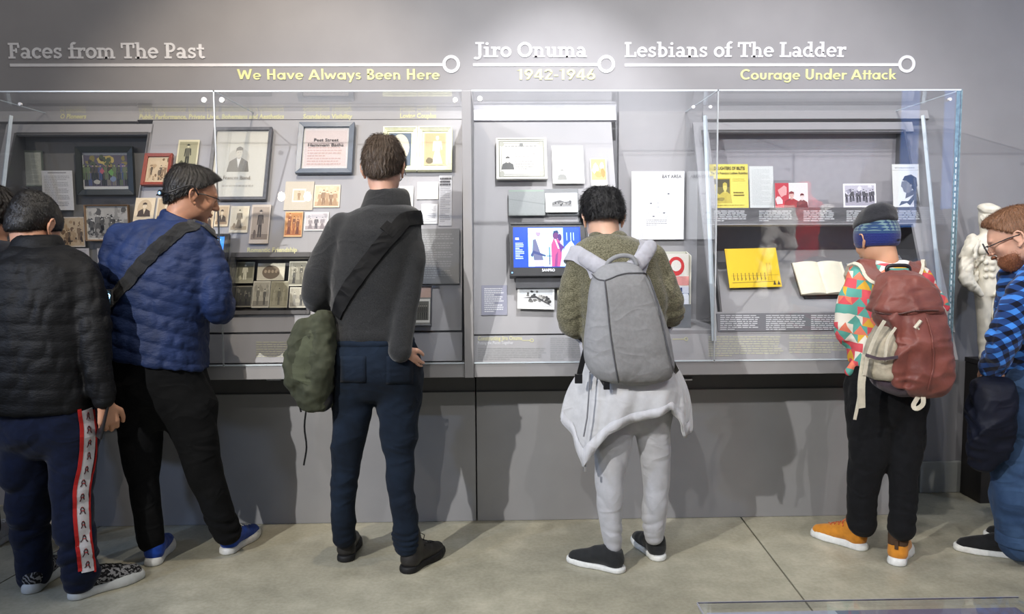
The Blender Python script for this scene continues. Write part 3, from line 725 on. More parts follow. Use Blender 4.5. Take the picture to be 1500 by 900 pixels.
for i, x in enumerate((1046, 1112, 1177, 1240, 1300)): text_rows(LEAN, x, 308, x+48, 325, 6, M_tw, caseR, 20+i, lift=.001, fill=.42)

# ------------------------------------------------------------------ exhibits: flat prints drawn as thin coloured shapes
def hx(s): return rgb(int(s[:2], 16), int(s[2:4], 16), int(s[4:], 16))
def mixc(a, b, t): return tuple(x*(1-t)+y*t for x, y in zip(a, b))
class Draw:
    """unit square picture made of polygons, later ones on top"""
    def __init__(s, bg, seed=0): s.p = [([(0, 0), (1, 0), (1, 1), (0, 1)], bg)]; s.r = random.Random(seed)
    def poly(s, pts, c): s.p.append(([(min(1, max(0, x)), min(1, max(0, y))) for x, y in pts], c)); return s
    def ell(s, cx, cy, rx, ry, c, n=14, rot=0.):
        q = []
        for k in range(n):
            a = 2*math.pi*k/n; x, y = rx*math.cos(a), ry*math.sin(a); q.append((cx+x*math.cos(rot)-y*math.sin(rot), cy+x*math.sin(rot)+y*math.cos(rot)))
        return s.poly(q, c)
    def blob(s, cx, cy, rx, ry, c, n=9):
        return s.poly([(cx+rx*s.r.uniform(.6, 1.15)*math.cos(2*math.pi*k/n), cy+ry*s.r.uniform(.6, 1.15)*math.sin(2*math.pi*k/n)) for k in range(n)], c)
    def rect(s, x0, y0, x1, y1, c): return s.poly([(x0, y0), (x1, y0), (x1, y1), (x0, y1)], c)
    def line(s, x0, y0, x1, y1, w, c):
        dx, dy = x1-x0, y1-y0; l = math.hypot(dx, dy)+1e-9; nx, ny = -dy/l*w/2, dx/l*w/2
        return s.poly([(x0+nx, y0+ny), (x0-nx, y0-ny), (x1-nx, y1-ny), (x1+nx, y1+ny)], c)
    def figure(s, cx, foot, h, dark, skin, asp=1., hat=False, skirt=False, lean=0.):
        w = h*.13*asp; top = foot+h; hd = h*.075
        if skirt: s.poly([(cx-w*1.6, foot), (cx+w*1.6, foot), (cx+w*.5, foot+h*.55), (cx-w*.5, foot+h*.55)], dark)
        else:
            s.poly([(cx-w*.8, foot), (cx-w*.15, foot), (cx, foot+h*.45), (cx-w*.8, foot+h*.5)], dark); s.poly([(cx+w*.2, foot), (cx+w*.9, foot), (cx+w*.8, foot+h*.5), (cx, foot+h*.45)], dark)
        s.poly([(cx-w*.8, foot+h*.45), (cx+w*.8, foot+h*.45), (cx+w*1.05+lean, foot+h*.82), (cx-w*1.05+lean, foot+h*.82)], mixc(dark, skin, .12))
        s.line(cx-w*1.05+lean, foot+h*.8, cx-w*1.2, foot+h*.45, w*.4, dark); s.line(cx+w*1.05+lean, foot+h*.8, cx+w*1.3, foot+h*.5, w*.4, dark)
        s.ell(cx+lean, top-hd*1.1, hd*asp*.8, hd, skin, 10); s.poly([(cx+lean-hd*asp*.9, top-hd), (cx+lean+hd*asp*.9, top-hd), (cx+lean+hd*asp*.6, top+hd*.1), (cx+lean-hd*asp*.6, top+hd*.1)], dark)
        if hat: s.rect(cx+lean-hd*asp*1.5, top-hd*.7, cx+lean+hd*asp*1.5, top-hd*.4, dark)
        return s
    def bust(s, cx, cy, h, dark, skin, shirt=None, asp=1.):
        s.poly([(cx-.5*h*asp, cy-.5*h), (cx+.5*h*asp, cy-.5*h), (cx+.42*h*asp, cy-.12*h), (cx+.12*h*asp, cy+.03*h), (cx-.12*h*asp, cy+.03*h), (cx-.42*h*asp, cy-.12*h)], dark)
        if shirt: s.poly([(cx-.1*h*asp, cy+.02*h), (cx+.1*h*asp, cy+.02*h), (cx, cy-.35*h)], shirt)
        s.rect(cx-.07*h*asp, cy-.02*h, cx+.07*h*asp, cy+.12*h, mixc(skin, dark, .25)); s.ell(cx, cy+.22*h, .145*h*asp, .18*h, skin)
        s.poly([(cx-.16*h*asp, cy+.2*h), (cx-.12*h*asp, cy+.3*h), (cx+.13*h*asp, cy+.31*h), (cx+.16*h*asp, cy+.2*h), (cx+.15*h*asp, cy+.4*h), (cx, cy+.46*h), (cx-.15*h*asp, cy+.4*h)], dark)
        for q in (-.05, .05): s.rect(cx+(q-.02)*h*asp, cy+.215*h, cx+(q+.02)*h*asp, cy+.235*h, dark)
        s.rect(cx-.03*h*asp, cy+.11*h, cx+.035*h*asp, cy+.125*h, mixc(skin, dark, .6)); return s
    def blobs(s, n, x0, y0, x1, y1, r0, r1, cols):
        for _ in range(n): s.blob(s.r.uniform(x0, x1), s.r.uniform(y0, y1), s.r.uniform(r0, r1), s.r.uniform(r0, r1)*1.3, s.r.choice(cols), 7)
        return s
    def rows(s, x0, y0, x1, y1, n, c, fill=.45):
        for k in range(n):
            y = y1-(k+.5)*(y1-y0)/n; h = (y1-y0)/n*fill/2; x = x0; e = x1-(s.r.uniform(.0, .12)*(x1-x0) if k % 4 != 3 else .5*(x1-x0))
            while x < e-.02:
                w = s.r.uniform(.04, .12)*(x1-x0); s.rect(x, y-h, min(x+w, e), y+h, c); x += w+.018*(x1-x0)
        return s
def draw_mesh(d, w, h, z, mat, par, name='print', inset=0.):
    v = []; f = []; cols = []; n = len(d.p); st = min(.00012, .0012/max(n, 1))
    for i, (pts, c) in enumerate(d.p):
        b = len(v); v += [((x-.5)*(w-2*inset), (y-.5)*(h-2*inset), z+i*st) for x, y in pts]
        ar = sum(pts[k][0]*pts[(k+1) % len(pts)][1]-pts[(k+1) % len(pts)][0]*pts[k][1] for k in range(len(pts)))
        idx = list(range(b, b+len(pts))); f.append(tuple(idx if ar > 0 else idx[::-1])); cols.append(c)
    return mesh_obj(name, v, f, mat, par, cols=cols)
def frame_mesh(w, h, bw, d0, d1, mat, par, name='frame', slope=0.):
    mb = MB(); a, b = w/2, h/2
    for pts in ([(-a, -b), (a, -b), (a-bw, -b+bw), (-a+bw, -b+bw)], [(a, -b), (a, b), (a-bw, b-bw), (a-bw, -b+bw)],
                [(a, b), (-a, b), (-a+bw, b-bw), (a-bw, b-bw)], [(-a, b), (-a, -b), (-a+bw, -b+bw), (-a+bw, b-bw)]):
        lo = [(x, y, d0) for x, y in pts]; hi = [(pts[0][0], pts[0][1], d1), (pts[1][0], pts[1][1], d1), (pts[2][0], pts[2][1], d1-slope), (pts[3][0], pts[3][1], d1-slope)]
        mb.quadbox(lo+hi)
    return mb.build(name, mat, par, bevel=.0012)
def exhibit(name, label, cat, group, pl, box, d, lift=.012, thick=.003, frame=None, mat_margin=0., gloss=False, rot=0., card=None, glass=False):
    """box = x0,y0,x1,y1 in picture pixels; frame=(width px-ish m, material, depth)"""
    u, v, w, h = pl.rect(*box, lift)
    root = tag(empty(name, mw=pl.mw(u, v, lift, math.radians(rot))), label, cat, group)
    cm = card or flat('card_stock', rgb(225, 222, 212), .7, .25, .03, 40)
    if frame:
        bw, fm, dp = frame
        frame_mesh(w, h, bw, -min(lift-.001, .008), dp, fm, root, slope=.003)
        MB().box((-w/2+bw*.6, -h/2+bw*.6, -.004), (w/2-bw*.6, h/2-bw*.6, .0)).build('backing', cm, root)
        draw_mesh(d, w-2*bw, h-2*bw, .0005, M_gloss if gloss else M_print, root, inset=mat_margin)
        if glass: MB().box((-w/2+bw, -h/2+bw, dp*.5), (w/2-bw, h/2-bw, dp*.5+.0008)).build('glazing', M_glass, root)
    else:
        MB().box((-w/2, -h/2, -thick), (w/2, h/2, 0)).build('mount', cm, root, bevel=.0006)
        draw_mesh(d, w, h, .0004, M_gloss if gloss else M_print, root, inset=mat_margin)
    if lift > .008:      # small peg that holds it off the board
        MB().box((-.008, -.008, -lift+.0005), (.008, .008, -thick if not frame else -.004)).build('standoff', M_black, root)
    return root
SEP = [hx('e3cfae'), hx('b79a76'), hx('7d6248'), hx('46362a')]
BW = [hx('e6e4de'), hx('a9a7a2'), hx('6a6967'), hx('2c2c2e')]
def d_portrait(seed, pal=SEP, full=False, oval=False, hat=False, skirt=False):
    d = Draw(pal[0], seed)
    if oval: d.ell(.5, .55, .36, .38, mixc(pal[0], pal[1], .6), 22)
    else: d.rect(.07, .1, .93, .94, mixc(pal[0], pal[1], .75)); d.rect(.07, .1, .93, .24, mixc(pal[1], pal[2], .5))
    if full: d.figure(.5, .16, .7, pal[3], pal[0], 1.25, hat, skirt); d.blob(.25, .25, .1, .12, pal[2])
    else: d.bust(.5, .52, .62, pal[3], pal[0], pal[0], 1.1)
    return d
def d_group(seed, pal, n, rows=1, skirt=True):
    d = Draw(pal[0], seed); d.rect(.04, .05, .96, .95, pal[1]); d.rect(.04, .05, .96, .25, mixc(pal[1], pal[2], .6)); d.blobs(8, .1, .5, .9, .9, .05, .12, [mixc(pal[1], pal[0], .4), mixc(pal[1], pal[2], .4)])
    for r in range(rows):
        for k in range(n): d.figure(.14+.72*(k+.5)/n+d.r.uniform(-.03, .03), .1+.12*(rows-1-r), d.r.uniform(.55, .72)-.05*r, pal[3] if (k+r) % 2 else pal[2], pal[0], .8, False, skirt and k % 2 == 0)
    return d
def d_scene(seed, pal, n=60, bg=None):
    d = Draw(bg or pal[0], seed)
    d.rect(.03, .04, .97, .96, mixc(pal[0], pal[1], .5)); d.blobs(n//3, .05, .5, .95, .92, .04, .1, [pal[1], mixc(pal[1], pal[0], .6), pal[2]])
    for _ in range(n//6): d.figure(d.r.uniform(.1, .9), d.r.uniform(.08, .3), d.r.uniform(.35, .5), d.r.choice(pal[1:]), pal[0], .8, d.r.random() < .3, d.r.random() < .5)
    d.blobs(n//3, .06, .08, .94, .3, .02, .06, pal[1:]); return d
def d_text(seed, n, bg=hx('dcdcd8'), ink=hx('8e8e90'), heads=0):
    d = Draw(bg, seed)
    if heads: d.rect(.2, .93, .8, .96, mixc(ink, bg, .2)); d.rows(.08, .06, .92, .88, n, mixc(ink, bg, .35))
    else: d.rows(.1, .07, .9, .93, n, mixc(ink, bg, .35))
    return d
F_dgreen = flat('frame_black_green', rgb(24, 32, 28), .35, .5, .1, 30); F_tan = flat('frame_tan_wood', rgb(140, 112, 84), .5, .4, .1, 60, stretch=(1, 12, 1))
F_red = flat('frame_red_brown', rgb(142, 62, 46), .4, .45, .1, 50, stretch=(8, 1, 1)); F_grey = flat('frame_grey_wood', rgb(92, 92, 96), .45, .45, .12, 60)
F_slate = flat('frame_slate', rgb(88, 98, 112), .35, .5, .06, 30); F_cream = flat('frame_cream_gilt', rgb(226, 226, 190), .35, .5, .08, 40)
F_white = flat('frame_white', rgb(240, 238, 228), .45, .4, .03, 30); F_green = flat('frame_sage', rgb(130, 140, 128), .5, .4, .05, 40)
G1 = 'framed and mounted pictures in the left case'
M_tkl = flat('faded_ink', rgb(120, 108, 96), .7, .2, .02)
# --- left niche
NL = Plane((0, YW-.032, 1.5), (1, 0, 0), (0, 0, 1))
exhibit('framed_letter', 'small pale letter in a thin green-grey frame, high in the left niche', 'document', None, NL, (29, 221, 63, 273), d_text(3, 22, hx('d4d8cc'), hx('a0a498')), .012, frame=(.007, F_green, .006))
exhibit('typed_page', 'white typed page overlapping the framed letter at lower right', 'document', None, NL, (62, 250, 107, 308), d_text(4, 20, hx('dedee0'), hx('8c8c92'), 1), .03)
d = Draw(hx('e8e6e2'), 5); P5 = [hx('7b6a9a'), hx('b5a05c'), hx('4c5a44'), hx('2e2c34')]
d.rect(.02, .08, .98, .93, hx('6a6270')); d.blob(.5, .78, .2, .14, hx('d8c070'), 12); d.blobs(26, .05, .5, .95, .9, .04, .09, [hx('7a6a98'), hx('4a4440'), hx('9a8c50'), hx('59634a')])
for i in range(22): d.figure(.05+.9*(i % 11)/10+d.r.uniform(-.03, .03), .1+.16*(i//11), .42, d.r.choice([hx('3a3a44'), hx('2a3030'), hx('6a7a58'), hx('4a5a88'), hx('8a8478')]), d.r.choice([hx('c89080'), hx('b8c080'), hx('d0b0a0')]), .75)
d.blob(.42, .5, .05, .1, hx('c86a78')); d.blob(.62, .46, .06, .1, hx('7ab060')); d.blob(.66, .28, .08, .09, hx('8a9ab8')); d.blob(.3, .2, .1, .06, hx('c8c4b8'))
exhibit('framed_picture', 'coloured crowd picture in a wide black frame, largest in the left niche', 'picture', G1, NL, (113, 215, 197, 286), d, .02, frame=(.03, F_dgreen, .016), glass=True)
exhibit('framed_picture', 'black and white engraving in a tan wood frame below the coloured crowd picture', 'picture', G1, NL, (125, 300, 190, 353), d_scene(6, BW, 90, hx('e4e0d4')), .02, frame=(.007, F_tan, .012))
exhibit('mounted_print', 'upright sepia engraving of two seated people, on the niche wall beside a cropped black-haired head', 'picture', G1, NL, (86, 318, 124, 362), d_scene(7, SEP, 50, hx('ddd2c4')), .015)
exhibit('caption_page', 'half-hidden caption page under the sepia engraving in the left niche', 'document', None, NL, (102, 364, 131, 396), d_text(8, 12, hx('d2ced0')), .01)
exhibit('caption_page', 'narrow caption page half hidden behind the blue jacket shoulder', 'document', None, NL, (143, 364, 172, 398), d_text(9, 12, hx('d2ced0')), .01)
# --- left leaning board
B = LEAN
exhibit('framed_picture', 'small sepia picture in a red-brown wooden frame', 'picture', G1, B, (210, 226, 251, 272), d_scene(10, SEP, 40, SEP[0]), .02, frame=(.017, F_red, .012))
exhibit('cabinet_card', 'tall card of a standing soldier, right of the red-brown frame', 'photograph', G1, B, (259, 205, 290, 252), d_portrait(11, [hx('d8cfae'), hx('8f8c6c'), hx('5c5a40'), hx('34352a')], True, hat=True), .012)
exhibit('cabinet_card', 'oval bust portrait card directly under the red-brown frame', 'photograph', G1, B, (197, 290, 226, 325), d_portrait(12, SEP, oval=True), .006)
exhibit('cabinet_card', 'bust portrait card half hidden behind the blue-jacketed head, right of the oval one', 'photograph', G1, B, (229, 290, 258, 325), d_portrait(13, SEP), .006)
d = Draw(hx('ddd6c6'), 14); d.ell(.47, .6, .2, .13, hx('cdc4b4'), 20); d.bust(.47, .58, .4, hx('7e766a'), hx('d8ccb8'), hx('ece6da'), 1.05); d.rows(.2, .14, .8, .2, 1, hx('c0b8a8'))
o = exhibit('framed_portrait', 'large portrait lithograph of a young man in a grey wooden frame', 'picture', G1, B, (308, 188, 395, 294), d, .02, frame=(.017, F_grey, .014), glass=True)
small_text('Frances Bond', Plane(B.o+B.n*.022, B.u, B.v), 327, 366, 263.5, 5.5, M_tkl, o, lift=.003)
exhibit('cabinet_card', 'small card edge beside the bowed face, left of the seated-lady card', 'photograph', G1, B, (296, 301, 313, 341), d_portrait(15, SEP), .006)
exhibit('cabinet_card', 'small card of a seated lady, under the large portrait lithograph', 'photograph', G1, B, (315, 301, 335, 332), d_portrait(16, SEP), .006)
d = d_portrait(17, [hx('e4d8c0'), hx('d8c8aa'), hx('8c7658'), hx('5a4a38')], True, skirt=True)
exhibit('cabinet_card', 'pale card of a dancer with raised arms, between two darker cards', 'photograph', G1, B, (337, 302, 364, 341), d, .006)
exhibit('cabinet_card', 'tall brown-edged card of a seated figure below the large portrait', 'photograph', G1, B, (367, 300, 395, 357), d_portrait(18, [hx('cdbfb0'), hx('a09080'), hx('6a5c54'), hx('423a38')], True, hat=True), .012, card=F_tan)
d = Draw(hx('dcd2ce'), 19); d.rect(.03, .05, .97, .95, hx('d6c4be')); d.rows(.1, .08, .9, .55, 7, hx('c8a8a0')); d.rect(.1, .62, .9, .63, hx('8a7070'))
o = exhibit('framed_notice', 'printed bath-house notice in a wide slate-blue frame with white mat', 'picture', G1, B, (436, 181, 518, 255), d, .02, frame=(.026, F_slate, .016), mat_margin=.004, glass=True)
pp = Plane(B.o+B.n*.022, B.u, B.v)
small_text('Post Street', pp, 460, 496, 207.5, 4.4, M_tk, o, bold=.012); small_text('Hammam Baths', pp, 451, 503, 214.8, 4.4, M_tk, o, bold=.012)
d = Draw(hx('cdc2b0'), 20); d.rect(.27, .28, .73, .74, hx('efe8dc')); d.rect(.31, .33, .69, .69, hx('d9c4a8')); d.figure(.5, .35, .3, hx('a88c70'), hx('e4d4bc'))
exhibit('album_page', 'cream album page with one small washed-out snapshot in its centre', 'photograph', G1, B, (417, 266, 459, 308), d, .006, gloss=True)
exhibit('mounted_print', 'light sepia print of strolling figures, right of the album page', 'photograph', G1, B, (460, 271, 498, 304), d_group(21, [hx('ecd9be'), hx('dcc3a2'), hx('b08e6c'), hx('8a6a50')], 5), .006)
exhibit('mounted_print', 'orange-toned group photograph in a brown mount', 'photograph', G1, B, (417, 310, 443, 347), d_group(22, [hx('e8b888'), hx('c88a50'), hx('96502c'), hx('6a3420')], 3, 2), .008, card=F_tan)
exhibit('mounted_print', 'pale snapshot of reclining people, right of the orange-toned photograph', 'photograph', G1, B, (446, 311, 481, 338), d_group(23, [hx('eae6e2'), hx('d0c8c8'), hx('8e8488'), hx('4e4a54')], 3), .006)
# double folding frame
u, v, w, h = B.rect(560, 187, 663, 251, .02)
root = tag(empty('folding_frame', mw=B.mw(u, v, .02)), 'hinged double photo frame, cream with moulded edges, behind the man in charcoal', 'picture frame')
for sx in (-1, 1):
    leaf = MB().box((sx*w/4-w/4+.002, -h/2, -.01), (sx*w/4+w/4-.002, h/2, -.002)).build('leaf', F_cream, root)
    for k, (bw, z0, z1) in enumerate(((.009, -.002, .014), (.018, -.002, .009), (.027, -.002, .005))):
        f = frame_mesh(w/2-.004-k*.012, h-k*.012, .009, z0, z1, F_cream, leaf, 'moulding'); f.location = (sx*w/4, 0, 0)
    if sx < 0: d = Draw(hx('5b6a7a'), 24); d.ell(.5, .55, .42, .42, hx('d8d0b8'), 24); d.bust(.45, .5, .5, hx('8a8578'), hx('efe6d2'), None, 1.1)
    else: d = Draw(hx('c9b78e'), 25); d.rect(.05, .03, .95, .98, hx('b7a27a')); d.figure(.6, .05, .85, hx('e0d4b4'), hx('e8d8b8'), 1.4, skirt=True); d.blob(.25, .14, .2, .1, hx('6a6048'))
    q = draw_mesh(d, w/2-.066, h-.066, .001, M_print, leaf); q.location = (sx*w/4, 0, 0)
MB().tube([(0, -h/2, .006), (0, h/2, .006)], .003, 6).build('hinge', M_metal, root)
MB().box((-.01, -.01, -.0195), (.01, .01, -.01)).build('standoff', M_black, root)
exhibit('mounted_print', 'grey portrait photograph half hidden by the ear of the man in charcoal', 'photograph', G1, B, (585, 273, 605, 315), d_portrait(26, BW), .01)
exhibit('caption_page', 'cream typed slip under the folding frame, upper of two', 'document', None, B, (611, 267, 642, 292), d_text(27, 8, hx('ece6dc'), hx('a8a098')), .006)
exhibit('caption_page', 'white typed slip under the folding frame, lower of two', 'document', None, B, (617, 299, 641, 328), d_text(28, 9, hx('eeeef0'), hx('a0a0a8')), .006)
d = d_text(29, 24, hx('c8c8cc'), hx('76767c')); 
for k, y in enumerate((.93, .87, .81)): d.rows(.05, y-.025, .95, y+.025, 1, hx('4a4a50'), .8)
exhibit('newspaper_clipping', 'tall narrow newspaper clipping with a bold headline, beside the pillar', 'document', None, B, (643, 257, 662, 331), d, .003, thick=.001)
u, v, w, h = B.rect(606, 335, 673, 416, .02)
root = tag(empty('text_panel', mw=B.mw(u, v, .02)), 'raised dark grey explanatory text panel by the shoulder of the man in charcoal', 'text panel')
MB().box((-w/2, -h/2, -.0195), (w/2, h/2, 0)).build('board', flat('text_panel_grey', rgb(124, 124, 124), .6, .3, .02), root, bevel=.001)
draw_mesh(d_text(30, 20, hx('7e7e7e'), hx('a4a4a2')), w-.01, h-.01, .0005, M_print, root)
d = Draw(hx('8c8a84'), 31); d.rect(0, .72, 1, 1, hx('c8a898')); d.rect(.1, .06, .95, .68, hx('e8e4da')); d.rect(.16, .12, .89, .62, hx('6c6a62')); 
for k in range(6): d.figure(.22+.11*k, .14, .4, hx('2c2c2a'), hx('c0b8a8'), .6)
exhibit('framed_picture', 'framed group photograph low on the board, behind the pocketed hand', 'picture', G1, B, (602, 419, 633, 478), d, .022, frame=(.006, F_grey, .01))
# romantic niche
NR = Plane(LEAN.o-LEAN.n*.04, LEAN.u, LEAN.v)
sq = [((346, 384, 372, 415), d_portrait(40, [hx('a8a48c'), hx('6e6c58'), hx('c8c4a8'), hx('e0dcc4')], True), 'dark photograph of a pale seated figure, top left in the small black niche'),
 ((377, 386, 417, 411), None, 'cream card with an oval group photograph in the small black niche'),
 ((423, 383, 449, 419), d_group(41, [hx('dcd8c4'), hx('9a9684'), hx('6c6858'), hx('383632')], 2, 2), 'upright card of a couple, top right in the small black niche'),
 ((345, 419, 369, 450), d_group(42, [hx('8a8474'), hx('3c3c34'), hx('28282a'), hx('1c1c1e')], 2), 'darkest photograph of two faces, lower left in the small black niche'),
 ((370, 412, 395, 451), d_group(43, [hx('d4cebc'), hx('b0aa98'), hx('6a665c'), hx('403e3a')], 2, skirt=False), 'photograph of two standing men, lower row of the small black niche'),
 ((396, 412, 422, 451), d_group(44, [hx('b4ae94'), hx('8e886e'), hx('a49e84'), hx('5c5848')], 3), 'faded brown group photograph, lower row of the small black niche'),
 ((424, 421, 449, 451), d_group(45, [hx('dedac8'), hx('b8b2a0'), hx('88847a'), hx('2e2e30')], 2), 'upright snapshot of two dancers, lower right in the small black niche')]
for bx, d, lb in sq:
    if d is None:
        d = Draw(hx('ddd6c0'), 46); d.ell(.5, .48, .32, .4, hx('7c6c58'), 24)
        for k in range(4): d.ell(.3+.13*k, .52, .05, .1, hx('c0ac90'), 9)
    exhibit('mounted_print', lb, 'photograph', 'photographs in the small black niche', NR, bx, d, .006)
# --- tablet
def screen(name, label, cat, pl, box, sbox, d, lift, dp=.03):
    u, v, w, h = pl.rect(*box, lift); root = tag(empty(name, mw=pl.mw(u, v, lift)), label, cat)
    MB().box((-w/2, -h/2, -dp), (w/2, h/2, 0)).build('housing', M_black, root, bevel=.004)
    us, vs_, ws, hs = pl.rect(*sbox, lift); q = draw_mesh(d, ws, hs, .001, M_screen, root, 'screen'); q.location = (us-u, vs_-v, 0)
    frame_mesh(w, h, .012, 0, .005, M_black, root, 'bezel'); MB().box((-.02, -.02, -lift+.0005), (.02, .02, -dp)).build('wall_bracket', M_black, root); return root, u, v, w, h
d = Draw(hx('3a8cf8'), 50); d.rows(.1, .08, .9, .92, 12, hx('a8dcff'), .5)
screen('tablet', 'small black tablet with a bright blue screen in front of the blue-jacketed man', 'tablet', B, (292, 343, 334, 401), (294, 347, 327, 387), d, .05, .02)
# --- right case, first leaning board
d = Draw(hx('f2f0e8'), 60)
for k, c in ((.02, '8c8c80'), (.05, 'e8e6de'), (.07, 'a0a094'), (.085, 'e8e6de')): d.rect(k, k*1.3, 1-k, 1-k*1.3, hx(c))
for x in (.09, .91):
    for y in (.12, .88): d.ell(x, y, .05, .07, hx('a8a89c'), 12)
d.bust(.21, .4, .36, hx('50504e'), hx('e8e4da'), None, .75); d.rows(.15, .8, .85, .86, 1, hx('8c8c88')); d.ell(.5, .86, .04, .05, hx('80807c')); d.rows(.36, .2, .85, .72, 8, hx('a8a6a0'), .3)
exhibit('certificate', 'white framed certificate with an ornate border and small portrait', 'certificate', None, B, (727, 203, 801, 263), d, .03, frame=(.007, F_white, .008))
d = Draw(hx('f4f4f2'), 61); d.rect(.14, .1, .48, .42, hx('cfcfcb')); d.bust(.3, .24, .3, hx('8e8e8a'), hx('d6d4ce'), None, 1.); d.rows(.55, .55, .9, .62, 2, hx('a8a8b0')); d.rect(.72, .8, .78, .84, hx('c8c8c4'))
exhibit('identity_paper', 'white paper with a faint photograph, right of the framed certificate', 'document', None, B, (809, 214, 855, 269), d, .025)
d = Draw(hx('e8e4d8'), 62); d.rect(.05, .2, .95, .97, hx('cfae74')); d.blob(.3, .6, .2, .22, hx('f6f2ea')); d.blob(.72, .72, .16, .15, hx('f2ead8')); d.blob(.5, .4, .25, .14, hx('c89a58')); d.blob(.75, .5, .14, .2, hx('b88848'))
exhibit('mounted_print', 'small golden-brown photograph right above the bowed black-haired head', 'photograph', None, B, (865, 232, 889, 272), d, .02)
d = Draw(hx('8a8e8e'), 63); d.rect(.02, .93, .98, .98, hx('8ca090')); d.poly([(.0, .65), (1, .45), (1, .41), (0, .62)], hx('7a7e80'))
exhibit('album_cover', 'blank dark grey album leaf above the television', 'album', None, B, (745, 278, 798, 316), d, .03, card=flat('album_grey', rgb(110, 112, 114), .3, .5))
d = Draw(hx('f4f4f4'), 64); d.rect(.2, .28, .82, .8, hx('b8b8b8')); d.rect(.2, .28, .82, .5, hx('8a8a8a')); d.blobs(14, .24, .36, .78, .58, .02, .05, BW[1:]); d.poly([(.2, .5), (.45, .62), (.6, .52), (.82, .58), (.82, .5)], hx('5c5c5e'))
exhibit('mounted_print', 'landscape photograph in a wide white mat above the television', 'photograph', None, B, (799, 283, 846, 311), d, .035)
MB
u, v, w, h = B.rect(797, 277, 848, 316, .012); o = MB().box((-w/2, -h/2, -.0115), (w/2, h/2, 0)).build('backing_board', flat('backing_grey', rgb(120, 122, 124), .5, .3), None); o.matrix_world = B.mw(u, v, .012); tag(o, 'grey backing board behind the white-matted landscape photograph', 'backing board')
# television
d = Draw(hx('1c3fa4'), 65)
d.rect(0, 0, .22, 1, hx('2748b0')); d.rect(.22, .02, .98, .98, hx('b4ecf2')); d.rect(.22, .82, .98, .85, hx('9cd6e4')); d.rect(.22, .02, .98, .14, hx('c8f2f4'))
d.rect(.74, .3, .98, .98, hx('2c50c4'))
for x in (.79, .85, .89): d.rect(x, .66, x+.012, .86, hx('a8c4f0'))
d.poly([(.31, .02), (.45, .02), (.43, .2), (.3, .2)], hx('a8a0b8')); d.poly([(.3, .18), (.44, .18), (.4, .5), (.36, .72), (.29, .68), (.28, .4)], hx('5c607c')); d.poly([(.33, .72), (.36, .72), (.43, .34), (.4, .34)], hx('c8d8e4'))
d.poly([(.25, .3), (.29, .42), (.42, .34), (.48, .3), (.47, .26), (.3, .34), (.28, .24)], hx('3c4470')); d.ell(.37, .84, .035, .08, hx('908098')); d.poly([(.31, .86), (.33, .94), (.41, .92), (.42, .86), (.34, .88)], hx('d4c8dc'))
d.rect(.525, .06, .54, .5, hx('1c2c6c')); d.rect(.49, .27, .58, .29, hx('1c2c6c'))
d.poly([(.56, .02), (.7, .02), (.72, .5), (.68, .7), (.6, .72), (.56, .56)], hx('a84878')); d.poly([(.6, .02), (.64, .02), (.66, .4), (.62, .3)], hx('783870')); d.poly([(.61, .7), (.63, .7), (.68, .46), (.66, .46)], hx('e4e0f0')); d.poly([(.66, .62), (.72, .56), (.75, .5), (.7, .36)], hx('583478'))
d.ell(.63, .79, .045, .1, hx('5c3464')); d.ell(.69, .74, .03, .09, hx('48306c')); d.poly([(.59, .8), (.6, .9), (.66, .92), (.68, .84), (.62, .86)], hx('26305c'))
d.poly([(.68, .02), (.98, .02), (.98, .4), (.92, .5), (.86, .66), (.82, .6), (.76, .5), (.71, .24)], hx('b0ccf4')); d.poly([(.9, .02), (.96, .02), (.95, .34), (.91, .3)], hx('6c84d0'))
d.rows(.03, .2, .17, .62, 10, hx('b8d0ff'), .5); d.rows(.03, .68, .11, .74, 2, hx('ffffff'), .7)
tv, u, v, w, h = screen('television', 'flat black television showing three people on a bright blue picture', 'television', B, (746, 326, 862, 405), (752, 333, 851, 392), d, .07, .035)
q = MB().box((-w/2+.03, -h/2-.05, -.05), (w/2-.02, -h/2+.005, -.02)).build('lower_bracket', flat('tv_bracket', rgb(56, 56, 60), .4, .4), tv)
q = MB().tube([(-w/2+.012, -h/2+.018, .0045), (-w/2+.012, -h/2+.018, .006)], .003, 8).build('power_light', glow('blue_led', (.15, .45, 1.), 6), tv)
small_text('SAMPO' if 0 else 'SANPRO', Plane(B.o+B.n*.0755, B.u, B.v), 794, 813, 398, 4, M_white, tv, bold=.03)
d = Draw(hx('f2f2f0'), 66); d.rect(.05, .08, .95, .93, hx('d4d4d4')); d.rect(.05, .6, .95, .93, hx('c8ccd0')); d.blobs(26, .3, .3, .9, .55, .03, .07, BW[1:]); d.poly([(.15, .45), (.5, .55), (.88, .2), (.9, .15), (.5, .45)], hx('3a3a3c')); d.blobs(8, .25, .5, .55, .75, .02, .05, BW[2:])
exhibit('mounted_print', 'black and white outdoor photograph directly under the television', 'photograph', None, B, (758, 418, 812, 453), d, .03, rot=-2)
exhibit('mounted_print', 'cream card edge beside the olive knitted sleeve', 'photograph', None, B, (817, 423, 845, 462), d_portrait(67, [hx('d8d4b4'), hx('b8b090'), hx('8a8468'), hx('5c5848')]), .02)
u, v, w, h = B.rect(705, 418, 743, 462, .004); root = tag(empty('caption_board', mw=B.mw(u, v, .004)), 'small lilac-grey caption panel left of the photograph under the television', 'text panel')
MB().box((-w/2, -h/2, -.0035), (w/2, h/2, 0)).build('board', flat('lilac_grey', rgb(140, 140, 152), .6, .3, .02), root); d = d_text(68, 12, hx('9090a0'), hx('ffffff')); draw_mesh(d, w-.006, h-.006, .0005, M_print, root)
